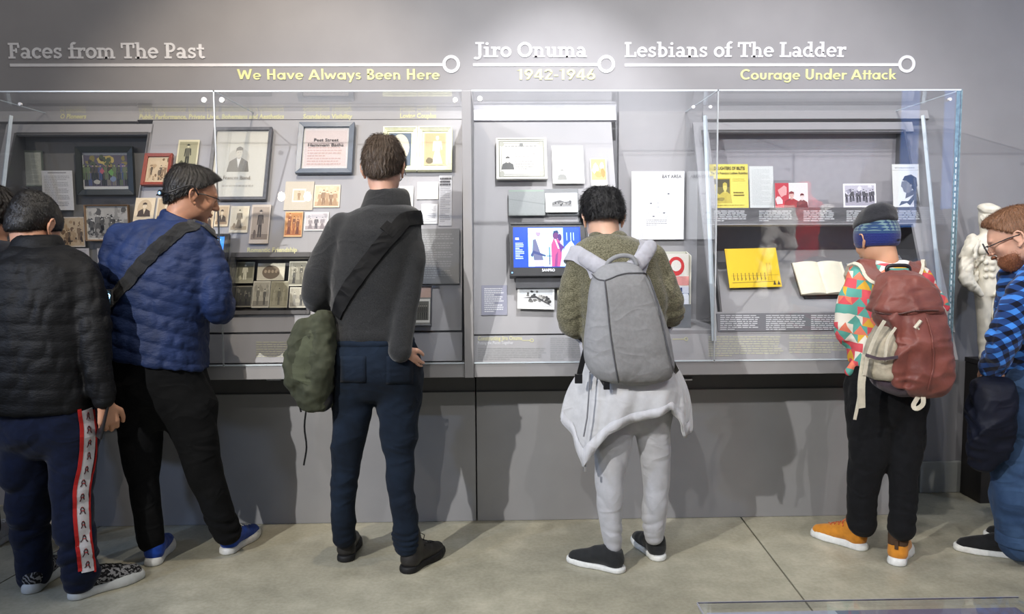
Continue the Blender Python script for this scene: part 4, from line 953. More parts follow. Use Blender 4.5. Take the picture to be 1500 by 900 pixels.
# deep section
NB = Plane((0, YW-.052, 1.5), (1, 0, 0), (0, 0, 1))
d = Draw(hx('f6f6f8'), 69); rs = random.Random(3)
for _ in range(70):
    a = rs.uniform(0, 6.28); r = rs.uniform(.02, .24); x, y = .5+r*math.cos(a), .5+r*math.sin(a)*1.05; d.rect(x, y, x+rs.uniform(.005, .03), y+rs.uniform(.003, .008), hx('a4a8b0'))
for x, y in ((.35, .52), (.6, .38), (.68, .66), (.4, .33)): d.rect(x, y, x+.04, y+.02, hx('7a7c84'))
d.rows(.28, .2, .72, .3, 4, hx('a8a8ae'), .4)
o = exhibit('wall_map', 'large white map poster with a dotted city plan', 'poster', None, NB, (925, 251, 1002, 351), d, .02)
small_text('BAY AREA', Plane((0, YW-.0735, 1.5), (1, 0, 0), (0, 0, 1)), 970, 998, 261, 5, M_tk, o)
# brochure box standing on the ledge
LEDZ = LEAN.pt(960, 484)[2]; yb0 = LEAN.pt(960, 484)[1]+.09
bx0 = P(962, 440, yb0)[0]; bx1 = P(1012, 440, yb0)[0]; zt = P(1000, 369, yb0)[2]; zm = P(1000, 446, yb0)[2]
root = tag(empty('brochure_box', ((bx0+bx1)/2, yb0, LEDZ)), 'cream brochure box with a red ribbon loop, on the ledge by the olive sleeve', 'box')
c0 = Vector(root.location); mbx = MB(); t = .004; X_a, X_b = bx0-c0.x, bx1-c0.x; Zt, Zm = zt-LEDZ, zm-LEDZ
M_cream = flat('cream_board', rgb(214, 212, 196), .6, .3, .03)
MB().box((X_a, 0, .0005), (X_b, .1, t)).box((X_a, .1, .0005), (X_b, .1+t, Zt)).build('box_back', M_cream, root)
for x in (X_a, X_b-t): MB().prism([(x, 0, .0005), (x, .1, .0005), (x, .1, Zt), (x, 0, Zt-.02)], (t, 0, 0)).build('box_side', M_cream, root)
MB().box((X_a, -t, .0005), (X_b, 0, Zm)).build('box_front', flat('box_grey', rgb(120, 124, 128), .5, .3), root)
d = Draw(hx('efeae0'), 70); d.rect(0, .0, 1, .38, hx('3a5a98')); d.rect(.0, .3, 1, .42, hx('d8dce8')); d.rows(.1, .31, .9, .41, 1, hx('2a3a70'), .8); d.rect(0, .44, 1, .6, hx('e49a94')); 
d.ell(.6, .78, .26, .17, hx('d83a3c'), 20); d.ell(.6, .79, .16, .1, hx('efeae0'), 18); d.line(.3, .62, .62, .66, .07, hx('d83a3c')); d.ell(.9, .1, .3, .2, hx('e8ecf4'), 14)
q = draw_mesh(d, X_b-X_a-2*t-.004, Zt-Zm+.02, 0, M_print, root, 'brochure'); q.rotation_euler = (math.radians(86), 0, 0); q.location = (0, .02, (Zt+Zm)/2-.02)
# --- shelf niche
SHZ = sh[2]
def stand(name, label, cat, x0, y0, x1, d, yd, lean=8, margin=.0, hgt=None, card=None, gloss=False):
    a = P(x0, 301, yd); b = P(x1, 301, yd); w = b[0]-a[0]; zt_ = P((x0+x1)/2, y0, yd)[2]; h = (zt_-SHZ)/math.cos(math.radians(lean))
    mw = Matrix.Translation(((a[0]+b[0])/2, yd, SHZ+.0005)) @ Matrix.Rotation(math.radians(90-lean), 4, 'X') @ Matrix.Translation((0, h/2, 0))
    root = tag(empty(name, mw=mw), label, cat); cm = card or flat('card_stock', rgb(225, 222, 212))
    MB().box((-w/2, -h/2+.0004, -.003), (w/2, h/2, 0)).build('cover', cm, root, bevel=.0006)
    draw_mesh(d, w, h, .0004, M_gloss if gloss else M_print, root, inset=margin)
    MB().prism([(-.012, -h/2+.002, -.003), (-.012, h/4, -.003), (-.012, -h/2+.008, -.045)], (.024, 0, 0)).build('easel', flat('easel_acrylic', rgb(170, 172, 178), .2, .5), root); return root
YS = sh[1]+.05
d = Draw(hx('f0de6c'), 80); d.rect(.04, .12, .55, .68, hx('c8b040')); d.rect(.06, .14, .53, .66, hx('7a7248')); d.rect(.06, .48, .53, .66, hx('5a5540')); d.bust(.17, .34, .46, hx('d6c45c'), hx('e2d478'), None, .62); d.bust(.41, .36, .5, hx('cbb956'), hx('e2d478'), None, .7); d.blob(.3, .2, .12, .05, hx('a0924c')); d.rows(.6, .6, .95, .68, 2, hx('b8a030'), .3); d.rows(.62, .26, .92, .38, 2, hx('6a5a28'), .5); d.rows(.1, .05, .9, .08, 1, hx('8a7828'))
o = stand('program_booklet', 'yellow printed program with a photograph, leftmost on the niche shelf', 'booklet', 1039, 240, 1097, d, YS, card=flat('yellow_paper', rgb(240, 222, 108)))
yp = Plane((0, 0, 0), (1, 0, 0), (0, math.sin(math.radians(8)), math.cos(math.radians(8)))); yp.o = np.array([0, YS, SHZ])+yp.n*.002
small_text('DAUGHTERS OF BILITIS', yp, 1046, 1091, 249, 4.6, M_tk, o, bold=.02); small_text('The Advantages of Lesbian Activities' if 0 else 'The San Francisco Lesbian Activities', yp, 1041, 1095, 255.5, 3.6, M_tk, o, bold=.01)
d = d_text(81, 26, hx('dee0de'), hx('c0c4c2')); stand('white_page', 'plain white page standing right of the yellow program on the shelf', 'document', 1099, 243, 1134, d, YS+.01)
d = Draw(hx('f0eeec'), 82); d.rect(.02, .03, .98, .97, hx('e6e2e2')); d.rect(0, 0, .42, 1, hx('c84450')); d.blob(.25, .65, .16, .25, hx('e8a8a8')); d.bust(.5, .35, .7, hx('8a3a3e'), hx('e2b8b0'), None, .7); d.bust(.82, .3, .62, hx('3a3638'), hx('e4dcd8'), None, .6); d.blob(.12, .3, .12, .2, hx('f2d8d8'))
stand('mounted_print', 'red-tinted photograph of two people, on the shelf', 'photograph', 1136, 268, 1184, d, YS-.01)
d = Draw(hx('f4f2f4'), 83); d.rect(.05, .07, .95, .93, hx('c8c4d0')); d.rect(.05, .07, .95, .4, hx('b0acb8'))
for k in range(9): d.figure(.1+.1*k+.02*(k % 2), .2+.03*(k % 3), .5, hx('34323a'), hx('e0dce0'), .55)
d.blobs(10, .1, .6, .9, .88, .04, .09, [hx('a8a4b4'), hx('e4e2e8'), hx('7c7888')])
stand('mounted_print', 'white-bordered street-march photograph above the blue hat, on the shelf', 'photograph', 1236, 269, 1284, d, YS-.02)
d = Draw(hx('e9e9e6'), 84); d.rect(0, .86, 1, .865, hx('8a8a8a')); d.rows(.1, .89, .9, .94, 1, hx('b8b8b8'), .6)
d.poly([(.15, 0), (.3, .12), (.5, .2), (.8, .3), (.97, .2), (.97, 0)], hx('f2f2f2')); d.poly([(.2, .03), (.5, .1), (.62, .04), (.85, .24), (.8, .3), (.55, .14), (.3, .14)], hx('5a5a5a'))
d.poly([(.45, .2), (.8, .3), (.78, .4), (.5, .36)], hx('6c6a68')); d.ell(.55, .5, .2, .17, hx('8c8a88'), 18, .2); d.poly([(.34, .6), (.3, .48), (.36, .45), (.4, .36), (.5, .33), (.55, .6)], hx('7c7a78')); d.poly([(.36, .62), (.45, .72), (.7, .76), (.9, .68), (.92, .5), (.8, .36), (.7, .46), (.62, .56), (.5, .62)], hx('3a3a3c')); d.blob(.68, .5, .04, .04, hx('a8a6a4'))
stand('magazine', 'grey magazine cover with a profile portrait, rightmost on the shelf', 'magazine', 1309, 240, 1348, d, YS-.005)
# sloped desk: yellow pamphlet and open book
PROP = Plane(DESK.pt(1102, 424, .0), (1, 0, 0), (0, .42, .9)); PROP2 = Plane(DESK.pt(1200, 436, .0), (1, 0, 0), (0, .62, .78))
d = Draw(hx('f0c818'), 85)
for k in range(9): x = .1+.075*k; d.line(x, .17, x+.006, .33, .012, hx('5a4818')); d.ell(x+.006, .35, .01, .015, hx('5a4818'), 8); d.line(x, .26, x+.02, .2, .008, hx('5a4818'))
d.line(.06, .3, .96, .3, .006, hx('8a7018')); d.line(.06, .12, .9, .14, .012, hx('7a6418'))
for x in (.76, .83): d.line(x, .16, x+.005, .62, .008, hx('b08c18'))
for k in range(10): d.line(.76, .18+.045*k, .835, .18+.045*k, .006, hx('b08c18'))
for x in (.87, .95): d.poly([(x-.03, .05), (x+.03, .05), (x, .16)], hx('4a3a18'))
exhibit('pamphlet', 'bright yellow pamphlet with a row of tiny line-drawn figures and a ladder', 'booklet', None, PROP, (1065, 364, 1141, 421), d, .03, .006, card=flat('yellow_paper2', rgb(236, 196, 30)), rot=1)
u, v, w, h = PROP2.rect(1167, 385, 1240, 431, .03); root = tag(empty('open_book', mw=PROP2.mw(u, v, .03, math.radians(1))), 'open blank-paged book on a dark stand in front of the patterned sleeve', 'book')
for sx in (-1, 1):
    n = 10; mb = MB(); prof = [(sx*w/2*k/n, .004+.012*math.sin(math.pi*min(1, (k/n)*1.15))**.7*(1-.3*k/n)) for k in range(n+1)]
    mb.prism([(x, -h/2, z) for x, z in prof]+[(sx*w/2, -h/2, -.004), (0, -h/2, -.004)], (0, h, 0)); mb.build('page_block', flat('book_paper', rgb(240, 232, 208), .7, .2, .02), root)
MB().box((-w/2-.004, -h/2-.004, -.009), (w/2+.004, h/2+.004, -.004)).build('book_cover', flat('book_cover', rgb(70, 60, 50), .5, .3), root)
MB().box((-w/2+.02, -h/2-.012, -.029), (w/2-.02, -h/2+.03, -.009)).build('book_stand', M_black, root)
exhibit('index_card', 'small pale card leaning behind the patterned shoulder on the sloped desk', 'document', None, DESK, (1300, 374, 1340, 398), d_text(88, 6, hx('d4d6dc')), .01)
exhibit('index_card', 'pale card edge seen beside the blue hat on the sloped desk', 'document', None, DESK, (1244, 386, 1262, 400), d_text(89, 4, hx('d4d6dc')), .01)

# ------------------------------------------------------------------ people: builders
def nd(px, py, Y, rpx): p = P(px, py, Y); return (p, rpx/ppm(p))
def chain(pts, k=.02, **kw): return Chain([nd(*q) for q in pts], k, **kw)
def stack(rows, k=.03, **kw):
    out = []
    for py, xl, xr, Y, ry in rows:
        a, b = P(xl, py, Y), P(xr, py, Y); out.append(((a[2]+b[2])/2, (a[0]+b[0])/2, Y, (b[0]-a[0])/2, ry))
    return Stack(out, k, **kw)
def rotm(yaw, pitch=0., roll=0.):
    return np.array(Matrix.Rotation(math.radians(yaw), 3, 'Z') @ Matrix.Rotation(math.radians(-pitch), 3, 'X') @ Matrix.Rotation(math.radians(roll), 3, 'Y'))
def head_prims(c, R, s=1., neck=None, nr=.054, ear=1.):
    L = lambda x, y, z: c+R@(np.array([x, y, z])*s)
    E = lambda x, y, z, a, b, d, k=.012, op='+', RR=None: Ell(L(x, y, z), (a*s, b*s, d*s), R if RR is None else RR, k, op)
    o = [E(0, -.012, .03, .076, .098, .086), E(0, .03, -.04, .057, .062, .072, .03), E(0, .03, .02, .066, .066, .06, .02)]
    for q in (-1, 1):
        o += [E(q*.043, .005, -.058, .02, .036, .034, .03), E(q*.036, .066, -.02, .024, .018, .022, .02)]
    o += [E(0, .07, -.098, .023, .02, .017, .02), E(0, .086, .024, .046, .012, .01, .012),
          Chain([(L(0, .092, .012), .007*s), (L(0, .113, -.024), .0105*s)], .012, sub=1), E(0, .104, -.03, .017, .010, .007, .008)]
    for q in (-1, 1):
        o += [E(q*.031, .101, .006, .016, .013, .010, .008, '-'), E(q*.031, .081, .004, .0125, .0125, .0125, .002)]
    o += [E(0, .093, -.056, .022, .009, .0045, .004), E(0, .091, -.066, .019, .009, .0055, .004)]
    if neck is not None: o.append(Chain([(L(0, -.025, -.045), nr*s), ((L(0, -.03, -.09)+neck)/2, nr*s), (neck, nr*s*1.06)], .02, sub=2))
    for q in (-1, 1):
        pts = [(.082*q, .008, -.038), (.089*q, -.012, -.03), (.095*q, -.024, -.008), (.096*q, -.022, .014), (.09*q, -.008, .024), (.083*q, .008, .014), (.081*q, .01, -.002)]
        o += [Chain([(L(*p), .0048*s*ear) for p in pts], .003, sub=2), E(q*.083, -.006, -.006, .007, .016, .024, .005), E(q*.082, .005, -.036, .006, .007, .009, .004), E(q*.094, -.002, -.004, .008, .009, .016, .003, '-')]
    return o
def hair_prims(c, R, s=1., line=-.062, slope=.72, extra=(), t=.011, fringe=0.):
    L = lambda x, y, z: c+R@(np.array([x, y, z])*s)
    o = [Ell(L(0, -.012, .032), ((.076+t)*s, (.098+t)*s, (.086+t*1.3)*s), R, .01), Ell(L(0, .02, .03), ((.07+t)*s, (.072+t)*s, (.062+t)*s), R, .02),
         Ell(L(0, -.055, -.035), ((.052+t*.6)*s, (.042+t)*s, .05*s), R, .03)]
    o += [Ell(L(*e[:3]), tuple(q*s for q in e[3:6]), R, .02) for e in extra]
    o += [Half(L(0, -.1, line), R@np.array([0, slope, -1.]), '&', .006)]
    for q in (-1, 1): o.append(Ell(L(q*.093, .004, -.012), (.022*s, .03*s, .034*s), R, .004, '-'))
    return o
def hand_prims(w, d, n, side, curl=45, s=1., spread=1.):
    """w wrist, d towards the fingers, n palm side, side=+1/-1 thumb side"""
    w = np.asarray(w, float); d = np.asarray(d, float)/np.linalg.norm(d); n = np.asarray(n, float); n = n-d*(n@d); n /= np.linalg.norm(n); l = np.cross(d, n)*side
    o = [Chain([(w-d*.03, .024*s), (w+d*.02*s, .025*s)], .01, flat=(n, .75), sub=1)]
    lat = [.029, .010, -.010, -.028]; ln = [.070, .078, .072, .056]
    for i in range(4):
        b = w+d*(.088-.004*abs(i-1))*s+l*lat[i]*s; o.append(Chain([(w+d*.02*s+l*lat[i]*.55*s, .0135*s), (b, .0115*s)], .012, sub=1))
        a = 0; p = b; nodes = [(p, .0095*s)]
        for f, c_ in ((.45, curl*.6), (.32, curl), (.23, curl*.7)):
            a += math.radians(c_); q = p+(d*math.cos(a)+n*math.sin(a)+l*lat[i]*2*spread*(1-min(a, 1.)))*ln[i]*f*s*1.0; p = q; nodes.append((p, (.0092-.0012*len(nodes)*.6)*s))
        o.append(Chain(nodes, .003, sub=1))
    t0 = w+d*.03*s+l*.022*s; t1 = t0+(d*.6+l*.75+n*.15)*.036*s; t2 = t1+(d*.9+l*.2+n*.35)*.032*s; t3 = t2+(d*.95-l*.05+n*.4)*.022*s
    o.append(Chain([(t0, .014*s), (t1, .0115*s), (t2, .0098*s), (t3, .0085*s)], .008, sub=1)); return o
def skin(name, col):
    m = N(name); v = m.coord(); f = m.noise(v, 14, 4); m.base(m.ramp(f, [(.3, tuple(c*.88 for c in col)), (.7, col)])); m.set(.5, .35)
    m.b.inputs['Subsurface Weight'].default_value = .08; m.b.inputs['Subsurface Radius'].default_value = (.02, .008, .004); m.bump(m.noise(v, 500, 2), .08, .001); return m.m
def hair_mat(name, col):
    m = N(name); v = m.coord((60, 60, 12)); f = m.noise(v, 6, 4, .6); m.base(m.ramp(f, [(.3, tuple(c*.45 for c in col)), (.7, tuple(min(1, c*2.1) for c in col))])); m.set(.42, .45); m.bump(f, .5, .004); return m.m
def eyes(c, R, s, par, base):
    for q in (-1, 1):
        e = c+R@(np.array([q*.031, .0835, .004])*s); d = R@np.array([0, 1., -.1]); d /= np.linalg.norm(d)
        MB().tube([e+d*.0112*s, e+d*.0128*s], [.0055*s, .003*s], 10).build('iris', M_eye, par, base=base)
M_eye = flat('dark_iris', rgb(40, 26, 18), .15, .5)
def mkshoe(par, base, heel, toe, mu, ms, L=.29, high=.0, soleh=.028, name='shoe', lace=None, wide=1., collar=None, mu2=None, extra=None):
    heel = np.array([heel[0], heel[1], 0.]); toe = np.array([toe[0], toe[1], 0.]); y = toe-heel; y /= np.linalg.norm(y); x = np.cross(y, [0, 0, 1.]); R = np.stack([x, y, [0, 0, 1.]], 1)
    w = wide; k = L/.29
    up = [Chain([((0, .044*k, .035+soleh*.5), .036*w), ((0, .12*k, .04+soleh*.5), .036*w), ((.002, .19*k, .022+soleh*.5), .038*w), ((0, .245*k, .012+soleh*.5), .031*w)], .02, sub=3),
          Chain([((0, .045*k, .05), .033*w), ((0, .055*k, .088+high), .036*w)], .025, sub=1), Chain([((0, .06*k, .08+high*.6), .033*w), ((0, .13*k, .062), .028*w)], .03, sub=1),
          Half((0, 0, soleh*.8), (0, 0, -1), '&'), Half((0, .06, .104+high), (0, -.32, 1), '&', .006), Chain([((0, .056*k, .085+high), .026*w), ((0, .05*k, .16+high), .034*w)], .004, op='-', sub=1)]
    f = Field(up, .0045, disp=lambda X, Y, Z: .0012*wob(X, Y, Z, 60, 3)); V, Q = f.mesh()
    so = [Chain([((0, .036*k, .012), .040*w), ((0, .11*k, .012), .036*w), ((.004, .195*k, .012), .047*w), ((0, .253*k, .014), .034*w)], .01, sub=3),
          Half((0, 0, soleh), (0, -.02, 1), '&', .004), Half((0, 0, 0), (0, 0, -1), '&', .003)]
    g = Field(so, .005); V2, Q2 = g.mesh(); T = lambda q: (np.asarray(q) @ R.T)+heel-base
    if mu2 is None: sh_ = mesh_obj(name, T(V), Q, mu, par, smooth=True)
    else: sh_ = mesh_obj(name, T(V), Q, mu, par, smooth=True)
    mesh_obj('sole', T(V2), Q2, ms, sh_, smooth=True)
    if lace is not None:
        mb = MB()
        for i in range(4):
            yy = (.10+.027*i)*k; c_ = f.push(np.array([[-.022, yy, .09], [0, yy+.006, .1], [.022, yy, .09]]), .003, 8); mb.tube(c_, .0022, 6)
            c_ = f.push(np.array([[-.022, yy, .09], [0, yy+.015, .1], [.022, yy+.027, .09]]), .004, 8); mb.tube(c_, .002, 6)
        for q in (-1, 1): mb.tube([(0, .105*k, .098+high*.5), (q*.02, .09*k, .118+high*.5), (q*.034, .105*k, .105+high*.5), (q*.012, .12*k, .09)], .002, 6)
        o = mesh_obj('laces', T(np.array(mb.v)), mb.f, lace, sh_); o['kind'] = 'stuff'
    if collar is not None:
        f2 = Field([Chain([((0, .05*k, .085), .041*w), ((0, .057*k, .1+high), .043*w)], .0, sub=1), Half((0, 0, .078+high*.3), (0, -.3, -1), '&', .004), Half((0, .06, .108+high), (0, -.32, 1), '&', .006), Chain([((0, .056*k, .07+high), .030*w), ((0, .05*k, .16+high), .036*w)], .003, op='-', sub=1)], .0045)
        V3, Q3 = f2.mesh(); mesh_obj('padded_collar', T(V3), Q3, collar, sh_, smooth=True)
    if extra: extra(sh_, T, f, k)
    return sh_
def shoe_px(par, base, hp, tp, mu, ms, **kw):
    a, b = PZ(*hp), PZ(*tp); return mkshoe(par, base, a, b, mu, ms, **kw)
def ankle(top, hp, tp, r=.030):
    """bare ankle from a trouser end (picture point and depth) down into the shoe that stands at hp"""
    a, b = PZ(*hp), PZ(*tp); d = (b-a)/np.linalg.norm(b-a); c = a+d*.054; p = P(*top); p2 = p*.35+np.array([c[0], c[1], .16])*.65
    return Chain([(p, r*1.15), ((p2[0], p2[1], .15), r), ((c[0], c[1], .075), r*.85), ((c[0]+d[0]*.06, c[1]+d[1]*.06, .05), r*.7)], .01, sub=1)
def folds(sc=22, amp=.004, seed=1, zs=None, zamp=.0, aniso=(1, 1, 1), warp=1.2):
    """cloth folds: sharp-edged smooth noise plus broken creases near given heights (z, half height, amplitude, spacing)"""
    def f(X, Y, Z):
        X, Y, Z = X*aniso[0], Y*aniso[1], Z*aniso[2]
        r = 1-2*np.abs(wob(X, Y, Z, sc, seed, 4, warp)); m = np.clip(.6+wob(X, Y, Z, sc*.35, seed+3, 3), 0, 1.3)
        d = amp*1.15*r*m+amp*.6*(1-2*np.abs(wob(X, Y, Z, sc*2.0, seed+5, 3, warp)))
        for z0, hz, a, spg in (zs or []):
            g = np.exp(-((Z-z0)/hz)**2)*np.clip(.35+1.2*wob(X, Y, Z, 16, seed+11, 3), 0, 1.2)
            ph = (Z*1.0+.035*wob(X, Y, Z, 14, seed+9, 3)+.35*X*math.cos(seed)+.35*Y*math.sin(seed))*2*math.pi/spg
            d = d+a*g*(1.2-2*np.abs(np.sin(ph*.5)))
        return d
    return f
def hair_tufts(c, R, s=1., k=23, amp=.0028, seed=1, crown=(0, -.05, .11)):
    """comb-like clumps that fan out from the crown"""
    def f(X, Y, Z):
        q = np.stack([X-c[0], Y-c[1], Z-c[2]], -1) @ R; x, y, z = q[..., 0]-crown[0], q[..., 1]-crown[1], q[..., 2]-crown[2]
        th = np.arctan2(x, y); r = np.sqrt(x*x+y*y+z*z)
        n = wob(X, Y, Z, 45, seed, 4)
        return amp*(1-2*np.abs(np.sin(th*k*.5+2.2*n+seed)))*np.clip(r/.05, .2, 1)+amp*.9*wob(X, Y, Z, 75, seed+1, 4)
    return f
def strands(par, base, field, c, R, mat, n=2600, length=.026, width=.0011, lift=.0035, seed=1, crown=(0, -.05, .11), low=-1., mess=.35):
    rs = np.random.RandomState(seed); V, Q = field.mesh(); L = (V-c) @ R; lift = lift*1.5; width = width*1.25; length = length*1.15; ok = np.nonzero(L[:, 2] > low)[0]; i = rs.choice(ok, n); p = V[i]; g = field.grad(p)
    if mess > 10: fl = rs.randn(n, 3)
    else:
        cw = c+R@np.array(crown); fl = p-cw; fl /= np.linalg.norm(fl, axis=1, keepdims=True)+1e-6; fl = fl+R@np.array([0, 0, -.5])+rs.randn(n, 3)*mess
    P0 = p-g*.001; pts = [P0]
    for k in range(3):
        g = field.grad(P0); t = fl-g*np.sum(fl*g, 1, keepdims=True); t /= np.linalg.norm(t, axis=1, keepdims=True)+1e-6
        P0 = P0+t*length/3*rs.uniform(.6, 1.3, (n, 1)); d = field.sample(P0)[:, None]; P0 = P0+(lift*(k+1)/3*rs.uniform(.1, 1.2, (n, 1))-d)*field.grad(P0); pts.append(P0)
    side = np.cross(t, g)*width; v = []
    for k, w in enumerate((1, .9, .6, .08)): v += [pts[k]-side*w, pts[k]+side*w]
    v = np.stack(v, 1).reshape(-1, 3)-base; b = np.arange(n)[:, None]*8
    q = np.concatenate([np.stack([b[:, 0]+2*k, b[:, 0]+2*k+1, b[:, 0]+2*k+3, b[:, 0]+2*k+2], 1) for k in range(3)])
    o = mesh_obj('hair_strands', v, q, mat, par); o['kind'] = 'stuff'; return o
def relief(m, fine, fs=.25, crease=1.):
    """weave plus soft creases in the shading relief"""
    v = m.coord((1, 1, 1.6)); w = m.n('ShaderNodeTexNoise'); m.l(v, w.inputs['Vector']); w.inputs['Scale'].default_value = 6.5; w.inputs['Detail'].default_value = 1.2; w.inputs['Distortion'].default_value = 1.0
    r = m.math('ABSOLUTE', m.math('SUBTRACT', w.outputs['Fac'], .5)); b1 = m.n('ShaderNodeBump'); m.l(m.math('MULTIPLY', r, -1.), b1.inputs['Height']); b1.inputs['Strength'].default_value = .5*crease; b1.inputs['Distance'].default_value = .03
    b2 = m.n('ShaderNodeBump'); m.l(fine, b2.inputs['Height']); b2.inputs['Strength'].default_value = fs; b2.inputs['Distance'].default_value = .0025; m.l(b1.outputs[0], b2.inputs['Normal']); m.l(b2.outputs[0], m.b.inputs['Normal'])
def fabric(name, col, rough=.85, weave=900, bump=.25, var=.1, sheen=.15, scale=40, stretch=(1, 1, 1), spec=.2, crease=1.):
    m = N(name); v = m.coord(); f = m.noise(m.coord(stretch), scale, 4, .6); m.base(m.ramp(f, [(.3, tuple(c*(1-var*2) for c in col)), (.7, tuple(min(1, c*(1+var*2)) for c in col))]))
    m.set(rough, spec, sheen=sheen); relief(m, m.noise(v, weave, 2), bump, crease); return m.m
def knit(name, c0, c1, scale=180):
    m = N(name); v = m.coord((1, 1, 1.8)); f = m.noise(v, scale, 3, .7); g = m.noise(v, 30, 3)
    m.base(m.mix(m.math('MULTIPLY', g, .35), m.ramp(f, [(.36, c0), (.62, c1)]), tuple(x*.8 for x in c0))); m.set(.95, .1, sheen=.25); relief(m, f, .6, .6); return m.m
def denim(name, col, fade):
    m = N(name); v = m.coord(); g = m.noise(v, 5, 4, .6); w = m.noise(m.coord((1, 1, .12)), 900, 2)
    m.base(m.mix(m.math('MULTIPLY', w, .3), m.ramp(g, [(.35, col), (.7, fade)]), tuple(c*1.15 for c in fade))); m.set(.9, .15, sheen=.03); relief(m, w, .3, 1.2); return m.m
M_rubw = flat('white_rubber', rgb(214, 216, 214), .55, .3, .05, 60)
M_rubk = flat('black_rubber', rgb(24, 24, 25), .6, .3, .05, 60)
def person(label, foot):
    base = np.array([foot[0], foot[1], 0.]); return tag(empty('person', tuple(base)), label, 'person'), base
def body(par, base, inner, rest, mat, shrink=.021, h=.006):
    """one continuous skin: the clothed volumes shrunk, plus head, neck and hands"""
    class G:                     # a shrunken copy of a clothing volume
        def __init__(s, p): s.p = p; s.op = '+'; s.k = p.k
        def bbox(s): return s.p.bbox()
        def d(s, X, Y, Z): return s.p.d(X, Y, Z)+shrink
    return sdf('body', [G(p) for p in inner if p.op == '+']+rest, mat, par, base, h, keep=True)

